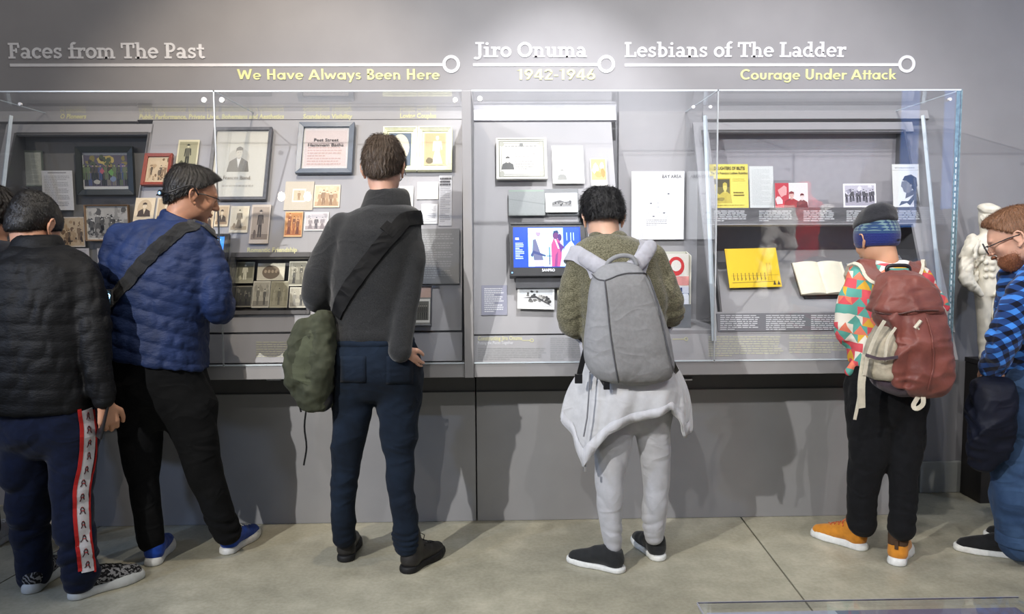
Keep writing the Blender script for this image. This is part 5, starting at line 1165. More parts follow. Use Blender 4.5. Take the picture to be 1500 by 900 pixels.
# ------------------------------------------------------------------ man in charcoal sweater with olive shoulder bag
def man_charcoal():
    per, b = person('man seen from behind in charcoal sweater and dark jeans, olive bag strap across his back', P(550, 800, 3.39))
    M_sw = knit('charcoal_knit', rgb(28, 29, 31), rgb(50, 51, 52), 260); M_j = denim('dark_denim', rgb(11, 16, 24), rgb(24, 35, 50)); M_h = hair_mat('dark_brown_hair', rgb(64, 52, 42)); M_s = skin('fair_skin', rgb(206, 160, 138))
    tor = stack([(300, 536, 598, 3.45, .08), (310, 516, 612, 3.44, .10), (325, 500, 612, 3.43, .115), (345, 492, 612, 3.42, .13), (390, 486, 606, 3.41, .135), (440, 486, 598, 3.40, .125), (475, 487, 600, 3.39, .125), (497, 485, 604, 3.385, .132)], n=2.4)
    aL = chain([(502, 336, 3.43, 25), (478, 380, 3.41, 24), (464, 425, 3.39, 21), (463, 437, 3.40, 20), (480, 440, 3.46, 18), (520, 428, 3.56, 13)], .02)
    aR = chain([(594, 338, 3.42, 25), (602, 385, 3.39, 21), (598, 435, 3.35, 19), (590, 480, 3.30, 18), (587, 514, 3.262, 17.5)], .02)
    hem = stack([(478, 486, 602, 3.388, .128), (496, 484, 605, 3.386, .134)], .004)
    hips = stack([(480, 490, 602, 3.385, .115), (515, 484, 612, 3.385, .13), (545, 485, 617, 3.38, .135), (566, 492, 612, 3.382, .115), (590, 512, 592, 3.385, .07)], .05, n=2.3, round_=.03)
    lL = chain([(517, 555, 3.385, 31), (516, 600, 3.385, 29), (509, 650, 3.39, 24), (504, 705, 3.41, 19.5), (504, 755, 3.43, 17.5), (505, 787, 3.45, 16)], .025)
    lR = chain([(583, 555, 3.38, 33), (583, 600, 3.38, 31), (584, 650, 3.37, 25), (587, 705, 3.36, 21), (592, 755, 3.345, 19), (594, 800, 3.345, 18)], .025)
    zl, zr = P(505, 780, 3.45)[2], P(594, 790, 3.35)[2]; zk = P(540, 690, 3.4)[2]
    jn, jf = sdf('jeans', [hips, lL, lR], M_j, per, b, .006, disp=folds(13, -.006, 4, [(zl, .07, .004, .035), (zk, .05, .003, .05)]), keep=True)
    sw, sf = sdf('sweater', [tor, aL, aR, hem], M_sw, per, b, .006, disp=folds(11, .006, 7, [(P(540, 470, 3.4)[2], .05, .003, .045)]), keep=True)
    col = sdf('rolled_collar', [stack([(276, 540, 596, 3.475, .078), (286, 535, 600, 3.468, .083), (300, 530, 602, 3.455, .086), (312, 524, 604, 3.45, .085)], .01, n=2.1), chain([(568, 262, 3.475, 21), (568, 300, 3.47, 23)], op='-', k=.004)], M_sw, per, b, .006)
    hc = P(562, 247, 3.50); R = rotm(-6, 16); nb = P(566, 310, 3.45)
    hr = hand_prims(P(588, 510, 3.272), (.5, .35, -.75), (0.1, 1, .1), 1, 22, .88); hl = hand_prims(P(522, 426, 3.565), (.9, .3, .3), (0, .2, -1), -1, 40)
    body(per, b, [tor, aL, aR, hips, lL, lR], head_prims(hc, R, 1., nb)+hr+hl+[ankle((505, 775, 3.45), (505, 825), (521, 786)), ankle((594, 785, 3.345), (592, 841), (640, 812))], M_s, h=.0065)
    eyes(hc, R, 1., per, b)
    ho, hf = sdf('hair', hair_prims(hc, R, 1., -.078, .72, [(-.005, -.02, .102, .062, .075, .03), (-.03, .0, .118, .024, .028, .02), (.02, -.03, .112, .03, .03, .02), (0, -.08, .03, .056, .036, .05)], t=.012), M_h, per, b, .0035, disp=hair_tufts(hc, R, k=31, amp=.0022, seed=2), keep=True)
    strands(ho, b, hf, hc, R, M_h, 5200, .028, .0008, lift=.009, seed=4, mess=.6)
    L = lambda x, y, z: hc+R@np.array([x, y, z])
    sdf('beard', [Ell(L(0, .045, -.075), (.056, .056, .05), R, .01), Half(L(0, 0, -.045), R@np.array([0, -.2, 1.]), '&', .006)], M_h, per, b, .005)
    gl = MB(); gl.tube([L(.088, -.015, 0), L(.084, .03, .008), L(.075, .1, .008)], .0022, 6).tube([L(-.088, -.015, 0), L(-.084, .03, .008), L(-.075, .1, .008)], .0022, 6)
    for q in (-1, 1): gl.ring(L(q*.034, .112, .004), R@np.array([1., 0, 0]), R@np.array([0, 0, 1.]), .022, .025, R@np.array([0, .003, 0]), 20)
    gl.build('eyeglasses', M_black, per, base=b)
    def pocket(x0, y0, x1, y1):      # stitched patch on the seat of the jeans
        q = np.array([jf.hit(x, y, .003) for y in np.linspace(y0, y1, 7) for x in np.linspace(x0, x1, 7)])
        f = [(i*7+j, (i+1)*7+j, (i+1)*7+j+1, i*7+j+1) for i in range(6) for j in range(6)]
        o = mesh_obj('back_pocket', q-b, f, M_j, per, smooth=True); m = o.modifiers.new('s', 'SOLIDIFY'); m.thickness = .003; m.offset = 0
    pocket(500, 522, 536, 560); pocket(566, 522, 604, 562)
    sdf('waistband', [stack([(492, 486, 606, 3.386, .131), (505, 484, 609, 3.386, .133)], .004, n=2.3)], M_j, per, b, .006)
    M_bt = flat('black_leather', rgb(36, 34, 33), .5, .4, .12, 50, .1, 400)
    shoe_px(per, b, (505, 825), (521, 786), M_bt, M_rubk, high=.075, lace=M_black, name='boot')
    shoe_px(per, b, (592, 841), (640, 812), M_bt, M_rubk, high=.075, lace=M_black, name='boot', wide=1.05)
    # bag and strap: a thing of its own
    bag = tag(empty('shoulder_bag', tuple(P(455, 600, 3.33))), 'rumpled olive green messenger bag hanging at the hip of the man in charcoal', 'bag'); bb = np.array(bag.location)
    M_o = fabric('olive_canvas', rgb(58, 61, 48), .8, 600, .3, .14, .02, 12); M_st = fabric('black_webbing', rgb(10, 10, 11), .7, 700, .3, .05, .0)
    bod = [stack([(458, 468, 486, 3.31, .035), (475, 450, 490, 3.31, .06), (500, 435, 492, 3.31, .075), (530, 424, 490, 3.31, .085), (560, 422, 488, 3.31, .085), (585, 434, 486, 3.31, .07), (602, 446, 484, 3.31, .045)], .02, n=2.6)]
    bd = sdf('bag_body', bod+[chain([(448, 480, 3.28, 14), (432, 520, 3.27, 14), (426, 558, 3.27, 12)], .03), chain([(470, 470, 3.27, 12), (474, 530, 3.25, 15), (460, 570, 3.25, 14)], .03)], M_o, bag, bb, .006, disp=folds(24, -.0055, 12, warp=1.6), keep=True)[1]
    fp = [(450, 478), (488, 476), (489, 548), (470, 566), (436, 552), (432, 515)]
    pv = [P(x, y, 3.3) for x, y in fp]; sdf('bag_flap', bod+[Poly([(p[0], p[2]) for p in pv], 2.9, 3.33)], fabric('olive_canvas_light', rgb(68, 72, 56), .8, 600, .3, .12, .05, 12), bag, bb, .006, grow=.012, disp=folds(18, -.004, 13))
    sdf('lower_pouch', [stack([(572, 440, 486, 3.30, .05), (590, 446, 486, 3.30, .055), (604, 452, 482, 3.30, .04)], .02)], M_black, bag, bb, .006, disp=folds(20, .005, 14))
    ribbon('strap', [P(x, y, Y) for x, y, Y in ((598, 318, 3.44), (580, 335, 3.28), (545, 375, 3.25), (510, 420, 3.25), (492, 446, 3.26), (480, 464, 3.27))], .062, .007, M_st, bag, bb, sf, .005, sub=8, seg=6)
    ribbon('strap_front', [P(x, y, Y) for x, y, Y in ((598, 318, 3.44), (600, 330, 3.56), (560, 390, 3.6), (500, 450, 3.58), (484, 466, 3.45))], .05, .004, M_st, bag, bb, sf, .003, sub=8, seg=6)
    ribbon('buckle_patch', [P(x, y, 3.26) for x, y in ((578, 322), (566, 338))], .062, .009, M_st, bag, bb, sf, .005, sub=5, seg=4)
    for x0, pts in ((0, ((450, 590), (446, 625), (449, 655), (445, 682))), (1, ((432, 560), (438, 590), (441, 604)))):
        ribbon('hanging_cord', [P(x, y, 3.27) for x, y in pts], .007, .003, M_st, bag, bb, None, wdir=(0, -1, 0))
    MB().tube([P(x, y, 3.245) for x, y in ((438, 548), (447, 540), (456, 548))], .004, 6).build('ring', M_metal, bag, base=bb)
man_charcoal()

# ------------------------------------------------------------------ person with grey backpack and tied hoodie
def man_olive():
    per, b = person('person with bowed black hair in olive knitted sweater and pale grey sweatpants, seen from behind', P(925, 800, 3.37))
    M_sw = knit('olive_melange', rgb(70, 68, 52), rgb(134, 130, 108), 150); M_p = fabric('pale_grey_jersey', rgb(168, 169, 174), .95, 700, .2, .04, .3, 20); M_h = hair_mat('black_hair', rgb(20, 19, 21)); M_s = skin('warm_skin', rgb(222, 178, 152))
    tor = stack([(344, 864, 918, 3.43, .08), (354, 850, 940, 3.42, .10), (366, 844, 956, 3.41, .115), (385, 842, 965, 3.40, .128), (430, 846, 974, 3.38, .135), (480, 852, 975, 3.37, .13), (525, 856, 980, 3.36, .125), (556, 858, 984, 3.36, .128)], n=2.4)
    aL = chain([(858, 376, 3.41, 22), (842, 415, 3.40, 22), (836, 462, 3.40, 21), (845, 478, 3.43, 20), (872, 470, 3.52, 15), (888, 455, 3.57, 12)], .02)
    aR = chain([(956, 380, 3.41, 22), (972, 420, 3.40, 22), (981, 455, 3.41, 20), (972, 462, 3.47, 18), (930, 455, 3.57, 12)], .02)
    hips = stack([(530, 860, 982, 3.36, .11), (580, 860, 986, 3.36, .125), (606, 866, 980, 3.36, .105), (630, 888, 962, 3.36, .07)], .05, n=2.3)
    lL = chain([(895, 600, 3.36, 32), (897, 650, 3.355, 28), (893, 695, 3.345, 22.5), (894, 740, 3.335, 19), (896, 778, 3.33, 15.5), (898, 794, 3.33, 13.5), (898, 799, 3.33, 13)], .025)
    lR = chain([(954, 600, 3.36, 31), (958, 650, 3.37, 24), (961, 700, 3.38, 20), (960, 740, 3.39, 18.5), (959, 772, 3.40, 15.5), (959, 782, 3.405, 13.5), (959, 786, 3.405, 13)], .025)
    sdf('sweatpants', [hips, lL, lR], M_p, per, b, .006, disp=folds(13, .006, 21, [(P(895, 775, 3.34)[2], .05, .005, .045)]))
    sw, sf = sdf('sweater', [tor, aL, aR], M_sw, per, b, .006, disp=folds(13, .006, 23, [(P(845, 460, 3.4)[2], .08, .004, .05)]), keep=True)
    hc = P(883, 321, 3.475); R = rotm(4, 34); nb = P(889, 352, 3.42)
    body(per, b, [tor, aL, aR, hips, lL, lR], head_prims(hc, R, .97, nb, .052)+hand_prims(P(890, 452, 3.575), (.5, .3, .8), (.6, .1, -.2), -1, 40)+hand_prims(P(928, 453, 3.575), (-.5, .3, .8), (-.6, .1, -.2), 1, 40)+[ankle((898, 790, 3.33), (914, 839), (853, 826), .024), ankle((959, 786, 3.405), (968, 823), (932, 793), .028)], M_s, h=.007)
    eyes(hc, R, .97, per, b)
    ho, hf = sdf('hair', hair_prims(hc, R, .97, -.05, .5, [(0.03, -.02, .1, .05, .06, .03), (-.04, -.02, .095, .045, .06, .03), (0, .04, .08, .06, .06, .03), (0, -.08, .035, .065, .035, .045)], t=.014), M_h, per, b, .0035, disp=hair_tufts(hc, R, k=19, amp=.003, seed=3), keep=True)
    strands(ho, b, hf, hc, R, M_h, 5200, .05, .0009, lift=.014, seed=7, mess=.6)
    sdf('crew_neckline', [stack([(338, 866, 914, 3.435, .068), (350, 860, 922, 3.43, .075)], .005), Chain([(P(888, 325, 3.45), .052), (P(889, 352, 3.43), .055)], .003, op='-')], M_sw, per, b, .0055)
    M_sh = fabric('black_mesh', rgb(34, 36, 38), .8, 500, .4, .08)
    shoe_px(per, b, (914, 839), (853, 826), M_sh, M_rubw, L=.27, soleh=.022)
    shoe_px(per, b, (968, 823), (932, 793), M_sh, M_rubw, L=.27, soleh=.024)
    # hoodie tied at the waist: one draped sheet
    M_hd = fabric('light_grey_fleece', rgb(186, 187, 190), .95, 500, .25, .03, .35, 30)
    bot = [(866, 610), (846, 628), (822, 610), (838, 640), (857, 686), (872, 660), (893, 636), (925, 620), (958, 612), (984, 600), (990, 612), (1003, 642), (1012, 634), (1008, 606), (985, 600)]
    u = np.linspace(0, 1, len(bot)); nU, nV = 90, 22; U = np.linspace(0, 1, nU); bx = np.interp(U, u, [q[0] for q in bot]); by = np.interp(U, u, [q[1] for q in bot])
    ang = np.interp(U, [0, .12, .2, .5, .72, .85, 1], [200, 188, 195, 268, 325, 345, 375]); V = []
    for i in range(nU):
        a = math.radians(ang[i]); top = np.array([P(921, 535, 3.36)[0]+.192*math.cos(a), 3.36+.150*math.sin(a), P(921, 530, 3.36)[2]])
        rr = .165+.07*abs(math.cos(a)); Yb = 3.36+rr*math.sin(a); e = P(bx[i], by[i], Yb)
        for j in range(nV):
            t = j/(nV-1); p = top*(1-t)+e*t; bulge = .022*math.sin(math.pi*t)+.007*math.sin(U[i]*42+2*t)*t+.004*math.sin(U[i]*90+5*t)*t
            p = p+np.array([math.cos(a), math.sin(a), 0])*bulge; V.append(p-b)
    f = [(i*nV+j, (i+1)*nV+j, (i+1)*nV+j+1, i*nV+j+1) for i in range(nU-1) for j in range(nV-1)]
    o = mesh_obj('tied_hoodie', V, f, M_hd, per, smooth=True); m = o.modifiers.new('s', 'SOLIDIFY'); m.thickness = .006; m.offset = 0
    Vb = []      # ribbed hem along the lower edge
    for i in range(14, nU-14):
        p0 = np.array(V[i*nV+nV-5])+b; p1 = np.array(V[i*nV+nV-1])+b; a = math.radians(ang[i]); n = np.array([math.cos(a), math.sin(a), 0])*.0055
        Vb += [p0+n-b, p1+n-b]
    k = len(Vb)//2; o2 = mesh_obj('ribbed_hem', Vb, [(2*i, 2*i+2, 2*i+3, 2*i+1) for i in range(k-1)], fabric('light_grey_rib', rgb(190, 191, 196), .95, 300, .6, .05, .3, 30, (1, 1, .05)), o, smooth=True); m = o2.modifiers.new('s', 'SOLIDIFY'); m.thickness = .002
    MB().tube([P(864, 545, 3.2), P(862, 585, 3.17), P(860, 612, 3.165), P(855, 640, 3.165)], .0035, 6).build('pocket_zip', flat('zip_dark', rgb(110, 112, 118), .5), o, base=b)
    MB().tube([P(857, 684, 3.21), P(857, 691, 3.21)], .006, 8).build('drawcord_tip', M_metal, o, base=b)
    sdf('sleeve_knot', [chain([(880, 545, 3.52, 12), (921, 552, 3.535, 20), (962, 545, 3.52, 12)], .01), chain([(915, 555, 3.54, 12), (905, 640, 3.53, 11)], .01), chain([(930, 555, 3.54, 12), (945, 640, 3.53, 11)], .01)], M_hd, o, b, .007, disp=folds(30, .004, 5))
    # backpack
    Yb = 3.20
    bag = tag(empty('backpack', tuple(P(920, 565, Yb))), 'smooth pale grey backpack with curved seams on the back of the person in olive', 'backpack'); bb = np.array(bag.location)
    M_g = fabric('grey_shell_fabric', rgb(138, 139, 142), .8, 900, .25, .04, .1, 60); M_g2 = fabric('grey_panel_fabric', rgb(126, 126, 127), .85, 900, .3, .05, .1, 60); M_g3 = fabric('pale_strap_fabric', rgb(170, 170, 178), .8, 900, .25, .04)
    rows = [(383, 893, 925, 3.215, .035), (390, 878, 936, 3.21, .055), (402, 868, 945, 3.20, .07), (420, 863, 955, 3.19, .082), (450, 859, 966, 3.185, .09), (490, 855, 978, 3.18, .095), (520, 855, 985, 3.18, .095), (540, 862, 987, 3.18, .09), (554, 876, 980, 3.185, .075), (562, 896, 962, 3.19, .05)]
    main = stack(rows, .02, n=2.9, round_=.03)
    seamL = [(886, 412), (889, 440), (894, 490), (901, 535), (906, 560)]; seamR = [(948, 404), (960, 440), (970, 480), (979, 520), (986, 545)]; seamT = [(886, 412), (915, 402), (948, 401)]
    grooves = [chain([(x, y, 3.085+.0003*abs(y-490), 1.6) for x, y in s], .004, op='-') for s in ()]
    mo, mf = sdf('bag_body', [main], M_g, bag, bb, .006, disp=folds(7, .003, 31), keep=True)
    pl_ = [P(x, y, 3.1) for x, y in seamL+[(930, 575), (995, 560)]+seamR[::-1]+[(930, 402), (905, 403)]]
    sdf('front_panel', [main, Poly([(p[0], p[2]) for p in pl_], 2.9, 3.16, k=.006)], M_g2, bag, bb, .006, grow=.005, disp=folds(7, .003, 31))
    for s in (seamL, seamR, seamT, [(868, 402), (876, 410), (886, 412)]):
        q = np.array([mf.hit(x, y, .006) for x, y in catmull(s, 5)]); MB().tube(q, .0028, 6).build('seam_piping', flat('seam_dark', rgb(84, 84, 88), .7, .2), bag, base=bb)
    ch = [P(x, y, 3.2) for x, y in ((886, 396), (892, 383), (908, 375), (926, 377), (934, 390))]
    MB().tube(catmull(ch, 4), .009, 8).build('carry_handle', M_g, bag, base=bb, smooth=True)
    for pts in (((872, 402, 3.22), (864, 385, 3.25), (846, 372, 3.29), (838, 372, 3.38), (845, 400, 3.53), (852, 470, 3.5), (858, 530, 3.4)), ((938, 395, 3.22), (944, 378, 3.25), (950, 358, 3.31), (945, 352, 3.42), (955, 385, 3.53), (970, 460, 3.5), (980, 520, 3.4))):
        ribbon('shoulder_strap', [P(*q) for q in pts], .066, .012, M_g3, bag, bb, sf, .004, sub=8, seg=5)
    sdf('strap_yoke', [chain([(858, 379, 3.255, 12), (876, 390, 3.225, 12), (892, 398, 3.215, 12)], .01, flat=((0, 1, 0), .5)), chain([(952, 362, 3.27, 11), (940, 380, 3.24, 12), (926, 392, 3.22, 12)], .01, flat=((0, 1, 0), .5))], M_g3, bag, bb, .006)
    for pts in (((858, 512, 3.2), (852, 535, 3.2), (847, 556, 3.21)), ((880, 552, 3.17), (886, 562, 3.16), (890, 568, 3.16)), ((984, 530, 3.2), (990, 542, 3.22), (992, 545, 3.25))):
        ribbon('adjuster_strap', [P(*q) for q in pts], .022, .004, M_black, bag, bb, None, wdir=(0, -1, 0))
    MB().box(P(842, 562, 3.2)+np.array([0, -.006, 0]), P(853, 548, 3.2)+np.array([0, .006, 0])).build('buckle', M_black, bag, base=bb, bevel=.002)
    MB().box(P(884, 571, 3.15)+np.array([0, -.006, 0]), P(893, 560, 3.15)+np.array([0, .006, 0])).build('buckle', M_black, bag, base=bb, bevel=.002)
man_olive()

# ------------------------------------------------------------------ woman-like figure in striped hat with maroon pack
def hat_person():
    per, b = person('person in two-tone blue knitted hat and colourful triangle-patterned shirt, maroon pack on the back', P(1290, 800, 3.37))
    # patterned shirt: rows of triangles
    m = N('triangle_print'); tc = m.n('ShaderNodeTexCoord'); sx = m.n('ShaderNodeSeparateXYZ'); m.l(tc.outputs['Object'], sx.inputs[0])
    nz = m.noise(tc.outputs['Object'], 9, 2)
    u = m.math('MULTIPLY', m.math('ADD', m.math('SUBTRACT', sx.outputs[0], m.math('MULTIPLY', sx.outputs[1], .9)), m.math('MULTIPLY', nz, .03)), 13.)
    v = m.math('MULTIPLY', m.math('ADD', m.math('ADD', sx.outputs[2], m.math('MULTIPLY', sx.outputs[0], .18)), m.math('MULTIPLY', nz, .03)), 26.)
    row = m.math('FLOOR', v); fv = m.math('FRACT', v); u2 = m.math('ADD', u, m.math('MULTIPLY', row, .37))
    pp = m.math('PINGPONG', m.math('MULTIPLY', u2, 2.), 1.); up = m.math('LESS_THAN', fv, pp); cell = m.math('FLOOR', u2)
    cb = m.n('ShaderNodeCombineXYZ'); m.l(row, cb.inputs[0]); m.l(up, cb.inputs[1]); m.l(cell, cb.inputs[2])
    wn = m.n('ShaderNodeTexWhiteNoise'); m.l(cb.outputs[0], wn.inputs['Vector'])
    a = m.ramp(wn.outputs['Value'], [(0, rgb(206, 84, 92)), (.25, rgb(220, 214, 200)), (.53, rgb(92, 158, 146)), (.75, rgb(212, 164, 60)), (.89, rgb(216, 120, 96))], 'CONSTANT'); m.base(a); m.set(.9, .15)
    m.bump(m.noise(tc.outputs['Object'], 700, 2), .2, .001); M_sh = m.m
    M_p = fabric('black_trouser_cloth', rgb(14, 15, 18), .9, 600, .2, .1, .03); M_s = skin('tan_skin', rgb(204, 156, 124)); M_h = hair_mat('black_short_hair', rgb(24, 20, 20))
    tor = stack([(386, 1264, 1330, 3.42, .075), (396, 1252, 1350, 3.41, .095), (410, 1245, 1360, 3.40, .11), (450, 1244, 1360, 3.39, .12), (500, 1245, 1355, 3.38, .118), (535, 1246, 1352, 3.375, .12)], n=2.4)
    aL = chain([(1262, 402, 3.40, 17), (1248, 435, 3.39, 18), (1240, 475, 3.39, 17.5), (1242, 492, 3.42, 16), (1262, 486, 3.50, 13), (1284, 474, 3.56, 11)], .02)
    aR = chain([(1350, 404, 3.40, 17), (1364, 440, 3.39, 18), (1366, 478, 3.39, 16.5), (1352, 486, 3.47, 14), (1318, 474, 3.56, 11)], .02)
    sdf('patterned_shirt', [tor, aL, aR, chain([(1250, 535, 3.36, 7), (1243, 545, 3.37, 7)], .01)], M_sh, per, b, .006, disp=folds(15, .008, 41, [(P(1240, 470, 3.4)[2], .08, .005, .04)]))
    hips = stack([(530, 1245, 1352, 3.375, .112), (575, 1241, 1356, 3.37, .125), (600, 1246, 1352, 3.37, .11), (624, 1268, 1332, 3.37, .07)], .05, n=2.3)
    lL = chain([(1270, 600, 3.38, 31), (1273, 650, 3.39, 29.5), (1267, 695, 3.40, 24.5), (1263, 735, 3.41, 22), (1262, 766, 3.42, 20)], .025)
    lR = chain([(1327, 600, 3.36, 30), (1327, 655, 3.35, 24), (1323, 715, 3.33, 20.5), (1321, 774, 3.32, 20)], .025)
    sdf('trousers', [hips, lL, lR, chain([(1262, 758, 3.42, 20.5), (1262, 764, 3.42, 20.8)], .002), chain([(1321, 767, 3.32, 20.5), (1321, 774, 3.32, 21)], .002)], M_p, per, b, .006, disp=folds(12, .006, 43, [(P(1265, 745, 3.4)[2], .06, .004, .04)]))
    hc = P(1283, 351, 3.46); R = rotm(18, 30); nb = P(1298, 393, 3.42)
    body(per, b, [tor, aL, aR, hips, lL, lR], head_prims(hc, R, .95, nb, .05)+hand_prims(P(1284, 473, 3.565), (.4, .15, .9), (.7, .1, -.2), -1, 40, .92)+hand_prims(P(1318, 473, 3.565), (-.4, .15, .9), (-.7, .1, -.2), 1, 40, .92)+[ankle((1262, 758, 3.42), (1269, 807), (1208, 789), .028), ankle((1320, 768, 3.32), (1312, 830), (1328, 797), .028)], M_s, h=.007)
    eyes(hc, R, .95, per, b)
    sdf('hair', hair_prims(hc, R, .95, -.07, .55, [(0, -.07, -.02, .05, .03, .05)], t=.003)+[Half(hc, rotm(14, 12)@np.array([0, -.1, 1.]), '&', .005)], M_h, per, b, .0045, disp=hair_tufts(hc, R, seed=9, amp=.001))
    Lh = lambda x, y, z: hc+R@(np.array([x, y, z]))
    # hat: ribbed band and slouching crown
    m = N('blue_knit_band'); v0 = m.coord(); sx = m.n('ShaderNodeSeparateXYZ'); m.l(v0, sx.inputs[0]); zc = P(1283, 330, 3.46)[2]
    t = m.math('SUBTRACT', sx.outputs[2], zc-.07); w = m.math('PINGPONG', m.math('MULTIPLY', m.math('ADD', sx.outputs[0], sx.outputs[1]), 75.), 1.); w2 = m.math('PINGPONG', m.math('MULTIPLY', t, 150.), 1.)
    chk = m.math('GREATER_THAN', m.math('ADD', w, w2), 1.05)
    b1 = m.ramp(m.math('MULTIPLY', t, 6.6), [(0, rgb(34, 44, 104)), (.22, rgb(42, 66, 104)), (.45, rgb(36, 58, 92)), (.6, rgb(30, 70, 128))], 'CONSTANT')
    mid = m.math('MULTIPLY', m.math('GREATER_THAN', t, .045), m.math('LESS_THAN', t, .10)); m.base(m.mix(m.math('MULTIPLY', chk, m.math('MULTIPLY', mid, .8)), b1, rgb(112, 138, 140)))
    m.set(.95, .1, sheen=.3); m.bump(m.noise(m.coord((1, 1, 3)), 170, 2), .7, .003)
    R2 = rotm(14, 13); Lb = lambda x, y, z: hc+R2@(np.array([x, y, z]))
    band = [Ell(Lb(0, -.006, .018), (.086, .108, .12), R2, .01), Half(Lb(0, 0, -.036), R2@np.array([0, .12, -1.]), '&', .014), Half(Lb(0, 0, .072), R2@np.array([0, .02, 1.]), '&', .014)]
    bo, bf = sdf('hat_band', band, m.m, per, b, .0045, disp=lambda X, Y, Z: .0012*np.sin(Z*2*math.pi/.008)+.002*wob(X, Y, Z, 30, 3), keep=True)
    sdf('hat_crown', [Ell(Lb(0, -.01, .068), (.083, .102, .056), R2, .02), Ell(Lb(.006, -.025, .108), (.072, .078, .046), R2, .03), Half(Lb(0, 0, .062), R2@np.array([0, -.02, -1.]), '&', .01)], knit('black_knit', rgb(30, 31, 35), rgb(50, 51, 56), 220), per, b, .0045, disp=folds(18, -.003, 44))
    sdf('shirt_collar', [stack([(381, 1268, 1330, 3.43, .062), (393, 1262, 1342, 3.425, .078)], .005), Chain([(P(1290, 370, 3.44), .05), (P(1299, 398, 3.42), .057)], .003, op='-')], flat('white_rib', rgb(214, 214, 210), .9, .2), per, b, .005)
    M_t = flat('tan_nubuck', rgb(196, 128, 40), .8, .2, .08, 40, .1, 300, sheen=.2); M_c = flat('brown_collar', rgb(74, 56, 42), .9, .2)
    M_l = flat('orange_laces', rgb(212, 110, 66), .7, .2)
    for hp, tp in (((1269, 807), (1208, 789)), ((1312, 830), (1328, 797))):
        def ex(par_, T, f, k): mesh_obj('heel_tab', T(np.array([(-.007, -.002, .075), (.007, -.002, .075), (.007, -.006, .115), (-.007, -.006, .115), (-.007, .004, .075), (.007, .004, .075), (.007, .0, .115), (-.007, 0, .115)])), [(0, 1, 2, 3), (4, 7, 6, 5), (0, 4, 5, 1), (1, 5, 6, 2), (2, 6, 7, 3), (3, 7, 4, 0)], M_c, par_)
        shoe_px(per, b, hp, tp, M_t, M_rubw, L=.27, soleh=.034, high=.035, lace=M_l, collar=M_c, name='boot', extra=ex)
    # pack
    bag = tag(empty('hiking_backpack', tuple(P(1335, 580, 3.2))), 'worn maroon hiking backpack with a beige side pocket and dangling pale straps', 'backpack'); bb = np.array(bag.location)
    m = N('maroon_ripstop'); v = m.coord(); g = m.noise(v, 7, 4, .6); m.base(m.ramp(g, [(.3, rgb(92, 48, 42)), (.7, rgb(122, 66, 56))])); m.set(.5, .4, sheen=.1); m.bump(m.noise(v, 40, 4, .6), .35, .006); M_m = m.m
    M_b = fabric('beige_mesh', rgb(160, 152, 134), .85, 400, .4, .08); M_pale = fabric('pale_webbing', rgb(196, 190, 172), .8, 500, .3, .05); M_gb = fabric('plum_base_cloth', rgb(66, 54, 62), .7, 500, .3)
    Y0 = 3.18
    main = stack([(440, 1285, 1373, Y0+.02, .07), (458, 1282, 1378, Y0, .095), (480, 1293, 1382, Y0-.01, .11), (510, 1300, 1386, Y0-.015, .118), (540, 1302, 1389, Y0-.015, .118), (562, 1306, 1387, Y0-.01, .11), (576, 1318, 1378, Y0, .085), (581, 1330, 1368, Y0+.01, .055)], .02, n=2.7, round_=.03)
    lid = stack([(399, 1292, 1345, Y0+.05, .05), (405, 1288, 1356, Y0+.035, .07), (420, 1284, 1366, Y0+.02, .088), (440, 1280, 1374, Y0+.01, .1), (455, 1277, 1377, Y0, .106), (462, 1290, 1374, Y0, .09)], .02, n=2.6, round_=.03)
    mo, mf = sdf('bag_body', [main, chain([(1345, 470, 3.085, 8), (1352, 520, 3.07, 9), (1344, 566, 3.09, 8)], .04), chain([(1312, 470, 3.1, 6), (1318, 520, 3.08, 7), (1316, 560, 3.1, 6)], .03)], M_m, bag, bb, .0055, disp=folds(19, -.006, 51, warp=1.5), keep=True)
    lo, lf = sdf('lid', [lid], M_m, bag, bb, .0055, disp=folds(22, -.006, 52, warp=1.5), keep=True)
    sdf('side_pocket', [stack([(468, 1296, 1312, Y0+.01, .05), (490, 1280, 1318, Y0, .08), (515, 1271, 1320, Y0, .09), (540, 1268, 1318, Y0, .09), (556, 1272, 1318, Y0, .08)], .02, n=2.5), Poly([(P(x, y, 3.1)[0], P(x, y, 3.1)[2]) for x, y in ((1296, 462), (1320, 468), (1317, 500), (1316, 560), (1262, 560), (1264, 500))], 2.9, 3.4, k=.004)], M_b, bag, bb, .0055, disp=folds(22, .005, 53))
    sdf('base_panel', [stack([(552, 1276, 1330, Y0+.01, .08), (566, 1284, 1350, Y0+.01, .095), (579, 1304, 1352, Y0+.02, .07)], .02)], M_gb, bag, bb, .006, disp=folds(20, .005, 54))
    q = np.array([lf.hit(x, y, .004) for x, y in catmull([(1283, 456), (1300, 460), (1325, 458), (1350, 455), (1373, 455)], 5)]); MB().tube(q, .0035, 6).build('lid_zip', flat('zip_maroon', rgb(70, 42, 38), .5), bag, base=bb)
    q = np.array([mf.hit(x, y, .003) for x, y in catmull([(1356, 466), (1364, 495), (1366, 535), (1358, 570)], 5)]); MB().tube(q, .003, 6).build('seam_piping', M_m, bag, base=bb)
    MB().tube(catmull([P(x, y, 3.055) for x, y in ((1346, 483), (1343, 478), (1348, 470))], 3), .004, 6).build('zip_pull', M_pale, bag, base=bb)
    MB().tube([P(1340, 481, 3.05), P(1349, 470, 3.05)], .007, 6).build('zip_pull', M_pale, bag, base=bb)
    MB().tube(catmull([P(x, y, 3.24) for x, y in ((1300, 402), (1300, 391), (1318, 389), (1331, 391), (1332, 402))], 4), .008, 8).build('haul_loop', M_black, bag, base=bb, smooth=True)
